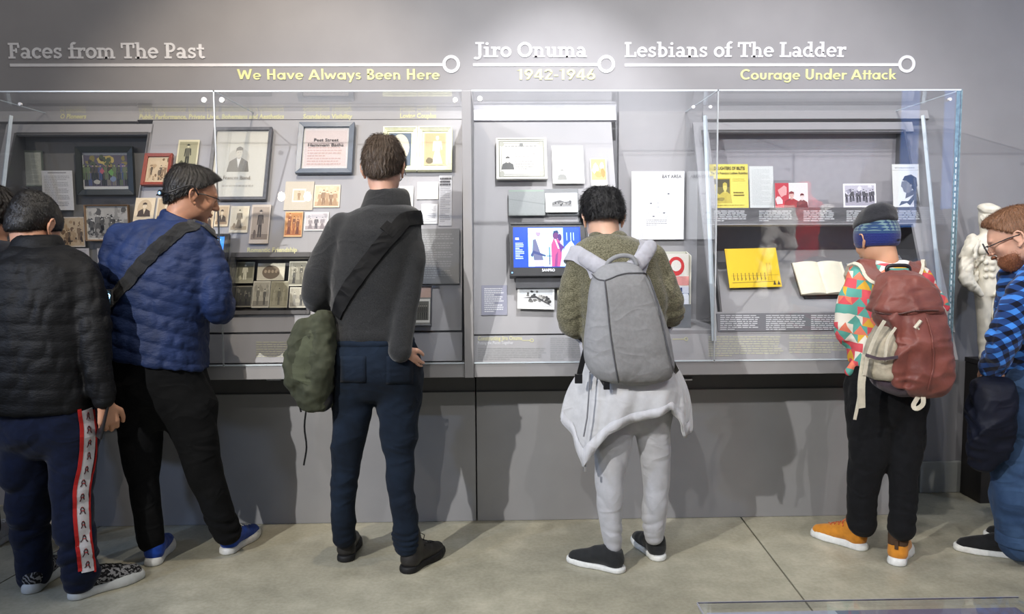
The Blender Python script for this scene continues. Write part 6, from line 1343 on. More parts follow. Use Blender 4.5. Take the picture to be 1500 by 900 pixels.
    MB().box(P(1304, 400, 3.235), P(1329, 393, 3.25)).build('haul_label', flat('teal_label', rgb(84, 158, 146), .7), bag, base=bb)
    _, sf = (0, Field([tor, aL, aR], .008))
    for i, pts in enumerate((((1300, 404, 3.24), (1280, 394, 3.29), (1270, 392, 3.38), (1262, 420, 3.5), (1266, 480, 3.5), (1285, 540, 3.36)), ((1336, 404, 3.24), (1342, 395, 3.29), (1342, 391, 3.40), (1350, 420, 3.5), (1350, 480, 3.5), (1345, 540, 3.36)))):
        ribbon('shoulder_strap', [P(*q) for q in pts], .06, .012, M_m, bag, bb, sf, .005, sub=8, seg=5)
        ribbon('strap_edging', [P(q[0]-(11 if i == 0 else -9), q[1]+2, q[2]) for q in pts[:4]], .012, .015, M_pale, bag, bb, sf, .005, sub=8, seg=2)
    for nm, pts, w in (('hanging_strap', ((1268, 520, 3.12), (1262, 560, 3.12), (1262, 598, 3.14)), .03), ('hanging_strap', ((1262, 556, 3.13), (1257, 590, 3.14), (1252, 615, 3.15)), .012), ('webbing_loop', ((1352, 578, 3.1), (1352, 592, 3.08), (1343, 599, 3.08), (1338, 594, 3.09), (1346, 580, 3.1)), .018),
                       ('compression_strap', ((1296, 470, 3.08), (1284, 490, 3.09), (1272, 520, 3.1), (1266, 550, 3.11)), .014), ('compression_strap', ((1312, 480, 3.07), (1300, 500, 3.07), (1296, 530, 3.07)), .01), ('pocket_hem', ((1268, 520, 3.1), (1290, 526, 3.065), (1318, 523, 3.06)), .012), ('hip_belt', ((1382, 520, 3.16), (1392, 540, 3.2), (1390, 558, 3.22)), .04)):
        ribbon(nm, [P(*q) for q in pts], w, .004, M_pale if nm != 'pocket_hem' else M_gb, bag, bb, None, wdir=(0, -1, 0))
hat_person()

# ------------------------------------------------------------------ man in blue puffer jacket
def puffer(name, col, col2=None):
    m = N(name); v = m.coord(); g = m.noise(v, 10, 4, .6); m.base(m.ramp(g, [(.3, tuple(c*.75 for c in col)), (.7, tuple(min(1, c*1.2) for c in col))])); m.set(.62, .25, sheen=.0); m.bump(m.noise(m.coord((1, 1, 2.2)), 45, 4, .65), .5, .006); return m.m
def man_blue():
    per, b = person('man in quilted blue jacket with head turned right in profile, behind-the-neck headset', P(270, 800, 3.48))
    M_j = puffer('blue_puffer', rgb(25, 40, 76)); M_p = fabric('black_trackpants', rgb(11, 12, 14), .9, 600, .2, .1, .0); M_s = skin('olive_skin', rgb(182, 132, 104)); M_h = hair_mat('black_cropped_hair', rgb(26, 24, 22))
    q = (.060, .0055)
    tor = stack([(322, 205, 288, 3.50, .09), (332, 186, 304, 3.49, .115), (350, 174, 314, 3.48, .14), (380, 166, 320, 3.47, .16), (420, 164, 318, 3.46, .165), (460, 163, 306, 3.455, .16), (500, 160, 301, 3.45, .17), (545, 160, 303, 3.45, .178)], n=2.4, quilt=q, tilt=.3)
    aL = chain([(182, 352, 3.47, 27), (166, 395, 3.44, 22), (162, 440, 3.43, 20), (172, 468, 3.46, 18), (214, 476, 3.57, 13)], .02, quilt=q)
    aR = chain([(300, 372, 3.46, 27), (314, 412, 3.42, 24), (317, 446, 3.41, 22), (324, 455, 3.46, 20), (326, 440, 3.57, 15)], .02, quilt=q)
    hemn = P(230, 526, 3.3); e0 = P(163, 516, 3.45); e1 = P(298, 539, 3.45); dz = (e0[2]-e1[2])/(e1[0]-e0[0])
    jo, jf = sdf('puffer_jacket', [tor, aL, aR, Half((e0[0], 3.45, e0[2]-.004), (-dz, 0, -1.), '&', .01)], M_j, per, b, .0055, disp=folds(26, .0045, 61, warp=1.5), keep=True)
    sdf('stand_collar', [stack([(304, 240, 288, 3.515, .075), (318, 234, 292, 3.51, .085), (332, 222, 300, 3.505, .095), (344, 212, 300, 3.50, .10)], .01, n=2.1, quilt=(.03, .004), tilt=.5), chain([(278, 285, 3.53, 19), (268, 318, 3.51, 22)], op='-', k=.004), Half(P(236, 303, 3.51), (.42, 0, 1), '&', .008)], M_j, per, b, .005)
    sdf('red_shirt_hem', [stack([(508, 165, 240, 3.45, .145), (521, 165, 240, 3.45, .145)], .004), Half((e0[0], 3.45, e0[2]-.022), (-dz, 0, -1.), '&')], flat('red_cloth', rgb(170, 40, 44), .8), per, b, .007)
    hips = stack([(485, 170, 292, 3.45, .13), (505, 164, 298, 3.45, .156), (545, 162, 301, 3.45, .160), (575, 165, 307, 3.45, .15), (600, 174, 306, 3.45, .125), (628, 205, 278, 3.45, .07)], n=2.3)
    lL = chain([(205, 595, 3.45, 37), (206, 640, 3.45, 31), (210, 700, 3.46, 22.5), (216, 750, 3.47, 21), (221, 790, 3.48, 20)], .025)
    lR = chain([(276, 600, 3.45, 40), (291, 655, 3.47, 29), (308, 715, 3.50, 23), (321, 755, 3.53, 20.5), (331, 780, 3.55, 19)], .025)
    sdf('track_trousers', [hips, lL, lR], M_p, per, b, .006, disp=folds(11, .008, 62, [(P(220, 775, 3.5)[2], .06, .006, .05)]))
    hc = P(281, 287, 3.53); R = rotm(-60, 16); nb = P(262, 325, 3.505)
    tin = stack([(322, 205, 288, 3.50, .09), (350, 174, 314, 3.48, .14), (420, 168, 314, 3.46, .155), (480, 172, 290, 3.455, .145), (520, 178, 286, 3.45, .125)], n=2.4)
    body(per, b, [tin, aL, aR, hips, lL, lR], head_prims(hc, R, 1.02, nb, .056)+hand_prims(P(214, 476, 3.58), (.9, .1, .3), (0, 0, 1), -1, 30)+hand_prims(P(326, 438, 3.585), (-.5, .1, .8), (-.6, 0, -.3), 1, 45), M_s, h=.0055)
    eyes(hc, R, 1.02, per, b)
    ho, hf = sdf('hair', hair_prims(hc, R, 1.02, -.065, .86, [(0, .02, .1, .05, .06, .028), (0, .075, .092, .04, .03, .016), (0, -.05, .09, .055, .05, .03)], t=.009), M_h, per, b, .0035, disp=hair_tufts(hc, R, k=33, amp=.0012, seed=5), keep=True)
    strands(ho, b, hf, hc, R, M_h, 5000, .022, .0008, lift=.005, seed=9)
    L = lambda x, y, z: hc+R@(np.array([x, y, z])*1.02)
    MB().tube([L(.085, -.02, .004), L(.086, .04, .012), L(.07, .1, .01)], .0022, 6).build('eyeglasses', M_black, per, base=b)
    hs = MB(); hs.tube(catmull([L(.098, .01, .0), L(.1, -.02, .03), L(.097, -.05, .02), L(.075, -.1, -.02), L(.03, -.128, -.035), L(-.03, -.128, -.035), L(-.075, -.1, -.02), L(-.097, -.05, .02), L(-.098, .01, 0)], 4), .0035, 6)
    h = hs.build('neckband_headset', M_black, per, base=b, smooth=True)
    c = L(.062, -.122, -.03); MB().disc(c, c-hc, .014, .012).build('headset_pod', M_black, h, base=b)
    d = (c-hc)/np.linalg.norm(c-hc); MB().disc(c+d*.0122, d, .006, .0015).build('blue_led', glow('blue_led2', (.2, .5, 1), 5), h, base=b)
    M_bs = fabric('blue_knit_shoe', rgb(22, 62, 150), .8, 500, .4)
    shoe_px(per, b, (222, 831), (248, 796), M_bs, M_rubw, L=.29, soleh=.036); shoe_px(per, b, (328, 814), (370, 786), M_bs, M_rubw, L=.29, soleh=.03, lace=M_rubw)
    # sling strap with its glowing tag
    bag = tag(empty('sling_strap', tuple(P(165, 440, 3.3))), 'black crossbody strap over the blue jacket with a glowing blue diamond tag', 'strap'); bb = np.array(bag.location)
    M_st = fabric('black_strap', rgb(22, 23, 25), .75, 700, .3)
    ribbon('webbing', [P(*q_) for q_ in ((292, 352, 3.50), (272, 335, 3.40), (248, 345, 3.32), (218, 368, 3.28), (190, 398, 3.27), (165, 432, 3.30), (152, 452, 3.36))], .058, .004, M_st, bag, bb, jf, .003, sub=8, seg=6)
    ribbon('webbing_front', [P(*q_) for q_ in ((294, 354, 3.52), (280, 380, 3.61), (240, 430, 3.62), (190, 460, 3.60), (158, 458, 3.46), (152, 452, 3.37))], .05, .004, M_st, bag, bb, jf, .003, sub=8, seg=6)
    c = P(155, 436, 3.27); tg = MB().box(c+np.array([-.022, .0, -.032]), c+np.array([.022, .02, .032])).build('tag_pouch', M_st, bag, base=bb, bevel=.004)
    s = .0225; pts = [c+np.array([x*s, -.004, z*s*1.35]) for x, z in ((-.25, 1), (.75, .3), (.3, -1), (-.75, -.25), (-.25, 1))]
    MB().tube(pts, .0028, 6).build('glow_outline', glow('cyan_glow', (.35, .7, 1), 7), tg, base=bb)
man_blue()

# ------------------------------------------------------------------ man in black puffer and side-striped navy track trousers
def man_black():
    per, b = person('man in black quilted jacket and navy track trousers with white side stripe, phone in hand', P(70, 850, 3.2))
    M_j = puffer('black_puffer', rgb(8, 9, 12)); M_p = fabric('navy_velour', rgb(10, 19, 42), .9, 600, .15, .12, .08); M_s = skin('light_olive_skin', rgb(196, 146, 118)); M_h = hair_mat('black_buzzed_hair', rgb(22, 20, 18))
    q = (.062, .004)
    tor = stack([(362, 15, 100, 3.23, .09), (374, 2, 118, 3.22, .115), (392, -12, 132, 3.21, .14), (430, -18, 138, 3.20, .16), (500, -20, 140, 3.19, .168), (560, -16, 142, 3.19, .168), (600, -12, 144, 3.19, .16)], n=2.4, quilt=q, tilt=.06)
    aL = chain([(4, 400, 3.2, 27), (-20, 450, 3.2, 24), (-26, 500, 3.23, 21), (-5, 522, 3.35, 15)], .02, quilt=q)
    aR = chain([(118, 404, 3.20, 28), (132, 450, 3.17, 26), (140, 510, 3.14, 23), (147, 560, 3.13, 19), (151, 586, 3.13, 16)], .02, quilt=q)
    sdf('puffer_jacket', [tor, aL, aR], M_j, per, b, .006, disp=folds(24, .004, 71, warp=1.5))
    sdf('stand_collar', [stack([(344, 24, 86, 3.255, .078), (356, 20, 90, 3.25, .085), (370, 12, 96, 3.24, .095)], .01, n=2.1, quilt=(.03, .003)), chain([(52, 330, 3.26, 21), (55, 362, 3.25, 24)], op='-', k=.004)], M_j, per, b, .0055)
    hips = stack([(585, -4, 144, 3.19, .14), (625, -3, 147, 3.19, .14), (645, 6, 138, 3.19, .12), (670, 36, 108, 3.19, .07)], .05, n=2.3)
    lL = chain([(36, 635, 3.2, 39), (40, 700, 3.21, 33), (43, 750, 3.22, 28.5), (46, 800, 3.24, 26), (48, 832, 3.245, 25), (48, 840, 3.245, 24)], .02)
    lR = chain([(108, 635, 3.18, 38), (106, 700, 3.17, 30.5), (108, 750, 3.16, 28), (114, 800, 3.15, 27), (118, 838, 3.15, 26), (118, 846, 3.15, 25)], .02)
    to, tf = sdf('track_trousers', [hips, lL, lR], M_p, per, b, .006, disp=folds(10, .011, 72, [(P(110, 800, 3.15)[2], .12, .010, .09), (P(50, 800, 3.15)[2], .1, .008, .08)]), keep=True)
    cl = [(126, 600, 3.05), (130, 640, 3.05), (127, 680, 3.05), (121, 710, 3.05), (120, 745, 3.05), (122, 785, 3.04), (126, 815, 3.03), (128, 838, 3.03)]
    M_w = flat('stripe_white', rgb(196, 194, 198), .8, .2); M_r = flat('stripe_red', rgb(168, 36, 34), .8, .2)
    hp = lambda dx: [tf.hit(c[0]+dx, c[1]) for c in catmull([(q_[0], q_[1]) for q_ in cl], 4)]
    st = ribbon('side_stripe', hp(0), .052, .002, M_w, per, b, tf, .003, sub=1, seg=6)
    ribbon('red_edge', hp(-10.5), .014, .003, M_r, st, b, tf, .0035, sub=1, seg=2)
    ribbon('red_edge', hp(9.5), .008, .003, M_r, st, b, tf, .0035, sub=1, seg=2)
    mk = MB(); cc = np.array(hp(0)); ln = np.concatenate([[0], np.cumsum(np.linalg.norm(np.diff(cc, axis=0), axis=1))]); mk2 = MB()
    for i in range(12):
        t_ = ln[-1]*(i+.45)/12; p = np.array([np.interp(t_, ln, cc[:, k]) for k in range(3)])
        def S(x, z): return tf.push(np.array([p+np.array([x, 0, z])]), .0062, 8)[0]
        for sgn in (-1, 1):
            mk.tube([S(sgn*.002, .013), S(sgn*.009, .004), S(sgn*.008, -.006), S(sgn*.015, -.015)], .0022, 5)
        mk2.tube([S(-.007, -.002), S(.007, -.002)], .0018, 5).tube([S(-.005, .012), S(.005, .012)], .0018, 5)
    o = mk.build('stripe_motif', flat('motif_dark', rgb(60, 26, 30), .8), st, base=b); o['kind'] = 'stuff'; o = mk2.build('stripe_motif', M_r, st, base=b); o['kind'] = 'stuff'
    hc = P(51, 331, 3.30); R = rotm(-16, 26); nb = P(54, 378, 3.235)
    w = P(154, 588, 3.13)
    body(per, b, [tor, aL, aR, hips, lL, lR], head_prims(hc, R, 1.02, nb, .058)+hand_prims(w, (.06, .12, -1), (-.55, .75, 0), 1, 42, 1.02)+hand_prims(P(-3, 524, 3.37), (.9, .4, .1), (0, 0, 1), -1, 40), M_s, h=.006)
    eyes(hc, R, 1.02, per, b)
    ho, hf = sdf('hair', hair_prims(hc, R, 1.02, -.075, .5, [(0, -.03, .085, .06, .08, .045), (0, -.07, -.02, .06, .038, .05)], t=.008), M_h, per, b, .004, disp=lambda X, Y, Z: .0012*wob(X, Y, Z, 130, 2), keep=True)
    strands(ho, b, hf, hc, R, M_h, 2600, .012, .001, lift=.003, seed=12, mess=.8)
    M_k = N('zebra_knit'); v = M_k.coord((1, 1, 1), (.5, .3, .6)); wv = M_k.n('ShaderNodeTexWave'); M_k.l(v, wv.inputs[0]); wv.inputs['Scale'].default_value = 24; wv.inputs['Distortion'].default_value = 9; wv.inputs['Detail'].default_value = 3; wv.inputs['Detail Scale'].default_value = 2
    M_k.base(M_k.ramp(wv.outputs['Fac'], [(.52, rgb(28, 28, 30)), (.62, rgb(132, 132, 134))])); M_k.set(.85, .2)
    M_sl = flat('sole_pale_grey', rgb(188, 192, 192), .5, .3)
    shoe_px(per, b, (40, 872), (90, 832), M_k.m, M_sl, L=.30, soleh=.042, lace=M_black); shoe_px(per, b, (100, 880), (184, 853), M_k.m, M_sl, L=.31, soleh=.042, lace=M_black)
    ph = tag(empty('smartphone', tuple(w+np.array([-.012, -.002, -.075]))), 'black smartphone held low in the hand beside the striped trouser leg', 'phone'); pb = np.array(ph.location)
    Rp = rotm(38, 0, 14); mb = MB(); hx_, hy_, hz_ = .0045, .034, .072
    mb.quadbox([tuple(Rp@np.array(c)) for c in ((-hx_, -hy_, -hz_), (hx_, -hy_, -hz_), (hx_, hy_, -hz_), (-hx_, hy_, -hz_), (-hx_, -hy_, hz_), (hx_, -hy_, hz_), (hx_, hy_, hz_), (-hx_, hy_, hz_))])
    mb.build('phone_body', M_black, ph, bevel=.003)
    mb = MB(); mb.quadbox([tuple(Rp@np.array(c)) for c in [(x*.0052, y*.030, z*.066) for z in (-1, 1) for x, y in ((.95, -1), (1, -1), (1, 1), (.95, 1))]]); mb.build('phone_screen', flat('phone_glass', rgb(14, 15, 18), .08, .6), ph)
man_black()

# ------------------------------------------------------------------ dark-haired person cut by the left edge
def edge_person():
    per, b = person('dark-haired person cut off by the left edge, in dark jacket and white shoes', P(-5, 790, 3.6))
    M_j = fabric('charcoal_coat', rgb(34, 35, 40), .85, 500, .2); M_p = fabric('black_denim', rgb(20, 21, 25), .9, 500, .2); M_s = skin('mid_skin', rgb(190, 142, 116)); M_h = hair_mat('long_dark_hair', rgb(30, 24, 20))
    tor = stack([(352, -40, 20, 3.53, .09), (366, -55, 38, 3.52, .12), (400, -62, 46, 3.5, .14), (470, -60, 44, 3.5, .14), (560, -58, 42, 3.5, .145), (600, -58, 42, 3.5, .145)], n=2.4)
    aR = chain([(32, 382, 3.5, 22), (40, 430, 3.5, 19), (42, 480, 3.53, 17), (25, 500, 3.6, 12)], .02); aL = chain([(-48, 382, 3.5, 22), (-62, 430, 3.5, 19), (-62, 480, 3.53, 17), (-40, 500, 3.6, 12)], .02)
    hips = stack([(590, -56, 40, 3.5, .13), (625, -56, 40, 3.5, .125)], n=2.3)
    lL = chain([(-30, 620, 3.5, 26), (-28, 690, 3.5, 20), (-20, 740, 3.5, 17), (-16, 775, 3.5, 15)], .02); lR = chain([(16, 620, 3.5, 26), (24, 690, 3.54, 20), (32, 740, 3.57, 17), (38, 772, 3.58, 15)], .02)
    sdf('coat', [tor, aL, aR], M_j, per, b, .0075, disp=folds(12, .006, 81)); sdf('trousers', [hips, lL, lR], M_p, per, b, .0075, disp=folds(12, .006, 82))
    hc = P(-12, 316, 3.54); R = rotm(-10, 18); nb = P(-10, 358, 3.53)
    body(per, b, [tor, aL, aR, hips, lL, lR], head_prims(hc, R, .97, nb, .052)+hand_prims(P(25, 500, 3.6), (-.7, .2, .6), (-.5, 0, -.3), 1, 40)+hand_prims(P(-40, 500, 3.6), (.7, .2, .6), (.5, 0, -.3), -1, 40)+[chain([(-16, 770, 3.5, 9), (-14, 792, 3.5, 9)]), chain([(38, 768, 3.58, 9), (38, 788, 3.58, 9)])], M_s, h=.0085)
    eyes(hc, R, .97, per, b)
    ho, hf = sdf('hair', hair_prims(hc, R, .97, -.16, .35, [(0, -.03, .09, .06, .08, .04), (0, -.065, -.05, .075, .045, .08)], t=.016), M_h, per, b, .0045, disp=hair_tufts(hc, R, k=26, amp=.004, seed=8), keep=True)
    strands(ho, b, hf, hc, R, M_h, 2000, .04, lift=.006, seed=13)
    M_w = fabric('white_canvas', rgb(196, 196, 198), .8, 400, .2, .04)
    shoe_px(per, b, (-22, 806), (16, 786), M_w, M_rubw, L=.27, lace=M_rubw); shoe_px(per, b, (36, 802), (76, 790), M_w, M_rubw, L=.27, lace=M_rubw)
edge_person()

# ------------------------------------------------------------------ bearded man in blue checked shirt at the right edge
def man_plaid():
    per, b = person('bearded man with glasses in blue and black checked shirt at the right edge, facing left', P(1515, 810, 3.38))
    m = N('blue_check'); tc = m.n('ShaderNodeTexCoord'); sx = m.n('ShaderNodeSeparateXYZ'); mp = m.n('ShaderNodeMapping'); m.l(tc.outputs['Object'], mp.inputs[0]); mp.inputs['Rotation'].default_value = (0, math.radians(35), 0); m.l(mp.outputs[0], sx.inputs[0])
    f = 24.; A = m.math('GREATER_THAN', m.math('FRACT', m.math('MULTIPLY', m.math('ADD', sx.outputs[0], m.math('MULTIPLY', sx.outputs[1], .2)), f)), .5); B_ = m.math('GREATER_THAN', m.math('FRACT', m.math('MULTIPLY', sx.outputs[2], f)), .5)
    m.base(m.ramp(m.math('MULTIPLY', m.math('ADD', A, B_), .5), [(0, rgb(58, 122, 204)), (.4, rgb(28, 58, 110)), (.8, rgb(12, 18, 36))], 'CONSTANT')); m.set(.9, .15, sheen=.15); m.bump(m.noise(m.coord(), 600, 2), .2, .001); M_sh = m.m
    M_j = denim('mid_denim', rgb(32, 50, 78), rgb(62, 86, 118)); M_s = skin('pale_skin', rgb(212, 166, 142)); M_h = hair_mat('ginger_brown_hair', rgb(112, 78, 54)); M_b = hair_mat('ginger_beard', rgb(120, 76, 52))
    tor = stack([(378, 1494, 1545, 3.40, .09), (390, 1484, 1562, 3.4, .15), (408, 1478, 1576, 3.4, .19), (450, 1474, 1588, 3.4, .205), (500, 1470, 1592, 3.4, .2), (548, 1466, 1592, 3.4, .19)], n=2.4)
    aN = chain([(1526, 402, 3.23, 28), (1502, 440, 3.19, 29), (1478, 484, 3.19, 25), (1464, 516, 3.22, 21), (1456, 540, 3.27, 16)], .02)
    aF = chain([(1520, 402, 3.57, 24), (1496, 450, 3.6, 22), (1478, 500, 3.56, 19), (1463, 540, 3.44, 14)], .02)
    sdf('checked_shirt', [tor, aN, aF], M_sh, per, b, .006, disp=folds(16, .008, 91, [(P(1475, 500, 3.2)[2], .09, .005, .045)]))
    sdf('shirt_collar', [stack([(368, 1484, 1530, 3.395, .07), (384, 1480, 1545, 3.395, .085)], .006), chain([(1492, 350, 3.40, 19), (1512, 384, 3.40, 21)], op='-', k=.003)], M_sh, per, b, .005)
    hips = stack([(535, 1470, 1590, 3.39, .16), (600, 1460, 1592, 3.39, .17), (660, 1460, 1588, 3.39, .16)], n=2.4)
    lN = chain([(1512, 640, 3.3, 52), (1501, 700, 3.28, 44), (1495, 750, 3.28, 38), (1494, 785, 3.28, 31), (1494, 794, 3.28, 30)], .03); lF = chain([(1530, 650, 3.48, 48), (1536, 720, 3.48, 38), (1540, 790, 3.48, 33)], .03)
    sdf('jeans', [hips, lN, lF], M_j, per, b, .0065, disp=folds(10, .010, 92, [(P(1494, 780, 3.3)[2], .07, .007, .05), (P(1480, 690, 3.3)[2], .08, .006, .07)]))
    sdf('turned_cuff', [chain([(1494, 782, 3.28, 32), (1494, 796, 3.28, 32)], .003), Half(P(1494, 778, 3.28), (0, 0, 1), '&', .004), Half(P(1494, 797, 3.28), (0, 0, -1), '&', .004)], M_j, per, b, .006)
    hc = P(1487, 348, 3.38); R = rotm(60, 26); nb = P(1512, 390, 3.40)
    body(per, b, [tor, aN, aF, hips, lN, lF], head_prims(hc, R, 1.01, nb, .058)+hand_prims(P(1457, 540, 3.27), (-.05, .45, -.8), (.9, .3, .1), -1, 50)+hand_prims(P(1463, 541, 3.43), (-.05, -.3, -.8), (.9, .3, .1), 1, 50)+[ankle((1494, 780, 3.28), (1512, 820), (1410, 806)), ankle((1540, 770, 3.48), (1552, 800), (1468, 790))], M_s, h=.0055)
    eyes(hc, R, 1.04, per, b)
    ho, hf = sdf('hair', hair_prims(hc, R, 1.01, -.07, .88, [(0, .03, .1, .055, .06, .026), (0, -.03, .095, .06, .07, .028)], t=.008), M_h, per, b, .0035, disp=hair_tufts(hc, R, k=33, amp=.001, seed=6), keep=True); strands(ho, b, hf, hc, R, M_h, 4500, .018, .0008, lift=.006, seed=14)
    L = lambda x, y, z: hc+R@(np.array([x, y, z])*1.01)
    bo, bf = sdf('beard', [Ell(L(0, .05, -.082), (.05, .054, .05), R, .02), Ell(L(0, .03, -.062), (.066, .05, .045), R, .02), Ell(L(0, .105, -.045), (.03, .01, .007), R, .01), Half(L(0, .03, -.042), R@np.array([0, -.25, 1.]), '&', .008), Half(L(0, -.012, 0), R@np.array([0, -1., 0.]), '&', .006), Ell(L(0, .108, -.06), (.02, .014, .007), R, .004, '-')], M_b, per, b, .004, disp=lambda X, Y, Z: .0018*wob(X, Y, Z, 110, 4), keep=True)
    strands(bo, b, bf, hc, R, M_b, 1500, .014, .0008, lift=.004, seed=15, mess=.9)
    gl = MB()
    for q in (-1, 1):
        gl.tube([L(q*.088, -.015, .006), L(q*.084, .03, .01), L(q*.068, .112, .008)], .0026, 6)
        c = L(q*.034, .116, .002); gl.ring(c, R@np.array([1., 0, 0]), R@np.array([0, 0, 1.]), .022, .0265, R@np.array([0, .004, 0]), 24)
    gl.tube([L(-.012, .12, .006), L(.012, .12, .006)], .0025, 6); gl.build('eyeglasses', M_black, per, base=b)
    M_sn = fabric('black_sneaker_mesh', rgb(24, 25, 27), .8, 500, .4)
    def ex(par_, T, f, k):
        mb = MB(); c = [f.push(np.array([q_]), .002, 8)[0] for q_ in ((-.06, .075, .03), (-.06, .09, .045), (-.06, .105, .035), (-.06, .125, .045), (-.06, .12, .06))]; mb.tube(c, .003, 6); mesh_obj('side_mark', T(np.array(mb.v)), mb.f, M_rubw, par_)
    shoe_px(per, b, (1512, 820), (1410, 806), M_sn, M_rubw, L=.31, soleh=.024, wide=1.1, extra=ex); shoe_px(per, b, (1552, 800), (1468, 790), M_sn, M_rubw, L=.31, soleh=.024, wide=1.1)
    cj = tag(empty('carried_jacket', tuple(P(1440, 690, 3.33))), 'dark navy jacket bundled over the hands of the man in the checked shirt', 'jacket'); cb = np.array(cj.location)
    sdf('draped_cloth', [stack([(552, 1438, 1476, 3.24, .05), (565, 1428, 1480, 3.22, .075), (600, 1422, 1482, 3.21, .08), (640, 1420, 1478, 3.21, .07), (670, 1424, 1466, 3.22, .055), (692, 1430, 1448, 3.23, .03)], .02, n=2.5)], fabric('navy_nylon', rgb(14, 18, 32), .6, 500, .3, .1, .0), cj, cb, .006, disp=folds(20, -.009, 93, warp=1.6))
man_plaid()

# ------------------------------------------------------------------ statue on its plinth
def statue():
    px = PZ(1387, 712)[0]; yf = PZ(1440, 738)[1]; zt = P(1392, 524, 4.25)[2]
    pl = tag(empty('pedestal', (px+.3, yf, 0)), 'dark brown-black pedestal under the white statuette', 'pedestal'); o = np.array(pl.location)
    M_pd = flat('dark_stained_wood', rgb(38, 35, 34), .45, .4, .12, 20, stretch=(8, 8, .6))
    MB().box((px, yf, .0), (px+.62, YW-.022, zt-.025)).build('body', M_pd, pl, base=o, bevel=.003); MB().box((px-.004, yf-.004, zt-.025), (px+.624, YW-.022, zt)).build('top', M_pd, pl, base=o, bevel=.003)
    Y = 4.14; st = tag(empty('statuette', tuple(P(1446, 520, Y))), 'white plaster statuette of a muscular figure in cap and open jacket', 'statue'); b = np.array(st.location); b[2] = zt; st.location[2] = zt
    M_w = flat('white_plaster', rgb(226, 220, 204), .55, .35, .05, 25, .1, 120)
    hc = P(1448, 318, Y-.02); R = rotm(205, 12); s = .5
    tor = stack([(345, 1430, 1466, Y, .035), (352, 1424, 1474, Y, .055), (366, 1425, 1475, Y, .062), (385, 1430, 1470, Y, .055), (402, 1432, 1466, Y, .048), (420, 1430, 1470, Y, .055), (434, 1431, 1470, Y, .05)], .015, n=2.2, round_=.01)
    feet = P(1440, 520, Y)
    lL = chain([(1440, 430, Y, 11.5), (1441, 465, Y-.01, 9.5), (1440, 500, Y, 7)], .012); lR = chain([(1461, 430, Y, 11.5), (1463, 465, Y-.02, 9.5), (1464, 500, Y, 7)], .012)
    def leg_end(px_, dx): a = P(px_, 500, Y); return [Chain([(a, .025), ((a[0], a[1], zt+.04), .018), ((a[0], a[1]-.01, zt+.02), .02)], .01, sub=1), Chain([((a[0], a[1], zt+.018), .018), ((a[0]+dx, a[1]-.07, zt+.014), .015)], .01, sub=1), Half((0, 0, zt), (0, 0, -1), '&')]
    pec = [Ell(P(x, 366, Y-.055), (.032, .02, .026), None, .012) for x in (1440, 1459)]+[Ell(P(x, y, Y-.052), (.014, .01, .012), None, .008) for x in (1444, 1454) for y in (385, 395, 405)]
    arm = chain([(1428, 356, Y, 9.5), (1418, 385, Y, 8.5), (1418, 408, Y-.02, 7.5), (1430, 424, Y-.05, 6)], .01); arm2 = chain([(1470, 356, Y, 9.5), (1480, 385, Y, 8.5), (1480, 410, Y-.02, 7.5), (1468, 424, Y-.05, 6)], .01)
    class S2: pass
    sdf('figure', [tor, lL, lR, arm, arm2]+pec+head_prims(hc, R, s, P(1449, 350, Y), .06)+[Chain([(P(1430, 424, Y-.05), .016), (P(1437, 432, Y-.06), .014)], .01, sub=1), Chain([(P(1468, 424, Y-.05), .016), (P(1461, 432, Y-.06), .014)], .01, sub=1)]+leg_end(1440, -.02)+leg_end(1464, .02), M_w, st, b, .0045)
    jk = stack([(346, 1424, 1474, Y+.01, .045), (356, 1418, 1480, Y+.01, .066), (385, 1420, 1480, Y+.01, .07), (410, 1422, 1478, Y+.01, .066), (426, 1420, 1480, Y+.01, .066)], .01, n=2.3, round_=.01)
    a2 = chain([(1427, 357, Y, 11.5), (1416, 382, Y, 11), (1415, 405, Y-.02, 10), (1424, 420, Y-.045, 8)], .01); a3 = chain([(1471, 357, Y, 11.5), (1482, 382, Y, 11), (1483, 405, Y-.02, 10), (1474, 420, Y-.045, 8)], .01)
    op = [P(1449, 340, Y), P(1431, 352, Y), P(1430, 385, Y), P(1426, 440, Y), P(1474, 440, Y), P(1470, 385, Y), P(1468, 352, Y)]
    cut = Poly([(p[0], p[2]) for p in op], Y-.2, Y-.005, op='-')
    sdf('leather_jacket', [jk, cut, a2, a3]+[Chain([(P(x0, 352, Y-.06), .009), (P(x1, 374, Y-.075), .013), (P(x2, 388, Y-.07), .006)], .006, flat=((0, 1, 0), .5)) for x0, x1, x2 in ((1434, 1428, 1432), (1465, 1472, 1468))], M_w, st, b, .0045, disp=folds(40, .006, 95, warp=1.5))
    L = lambda x, y, z: hc+R@(np.array([x, y, z])*s)
    sdf('cap', [Ell(L(0, -.01, .085), (.056, .062, .028), R, .01), Chain([(L(-.05, .09, .045), .008), (L(0, .125, .035), .009), (L(.05, .09, .045), .008)], .01, sub=2), Ell(L(0, 0, .055), (.048, .056, .018), R, .01)], M_w, st, b, .004, disp=folds(50, .002, 3))
statue()

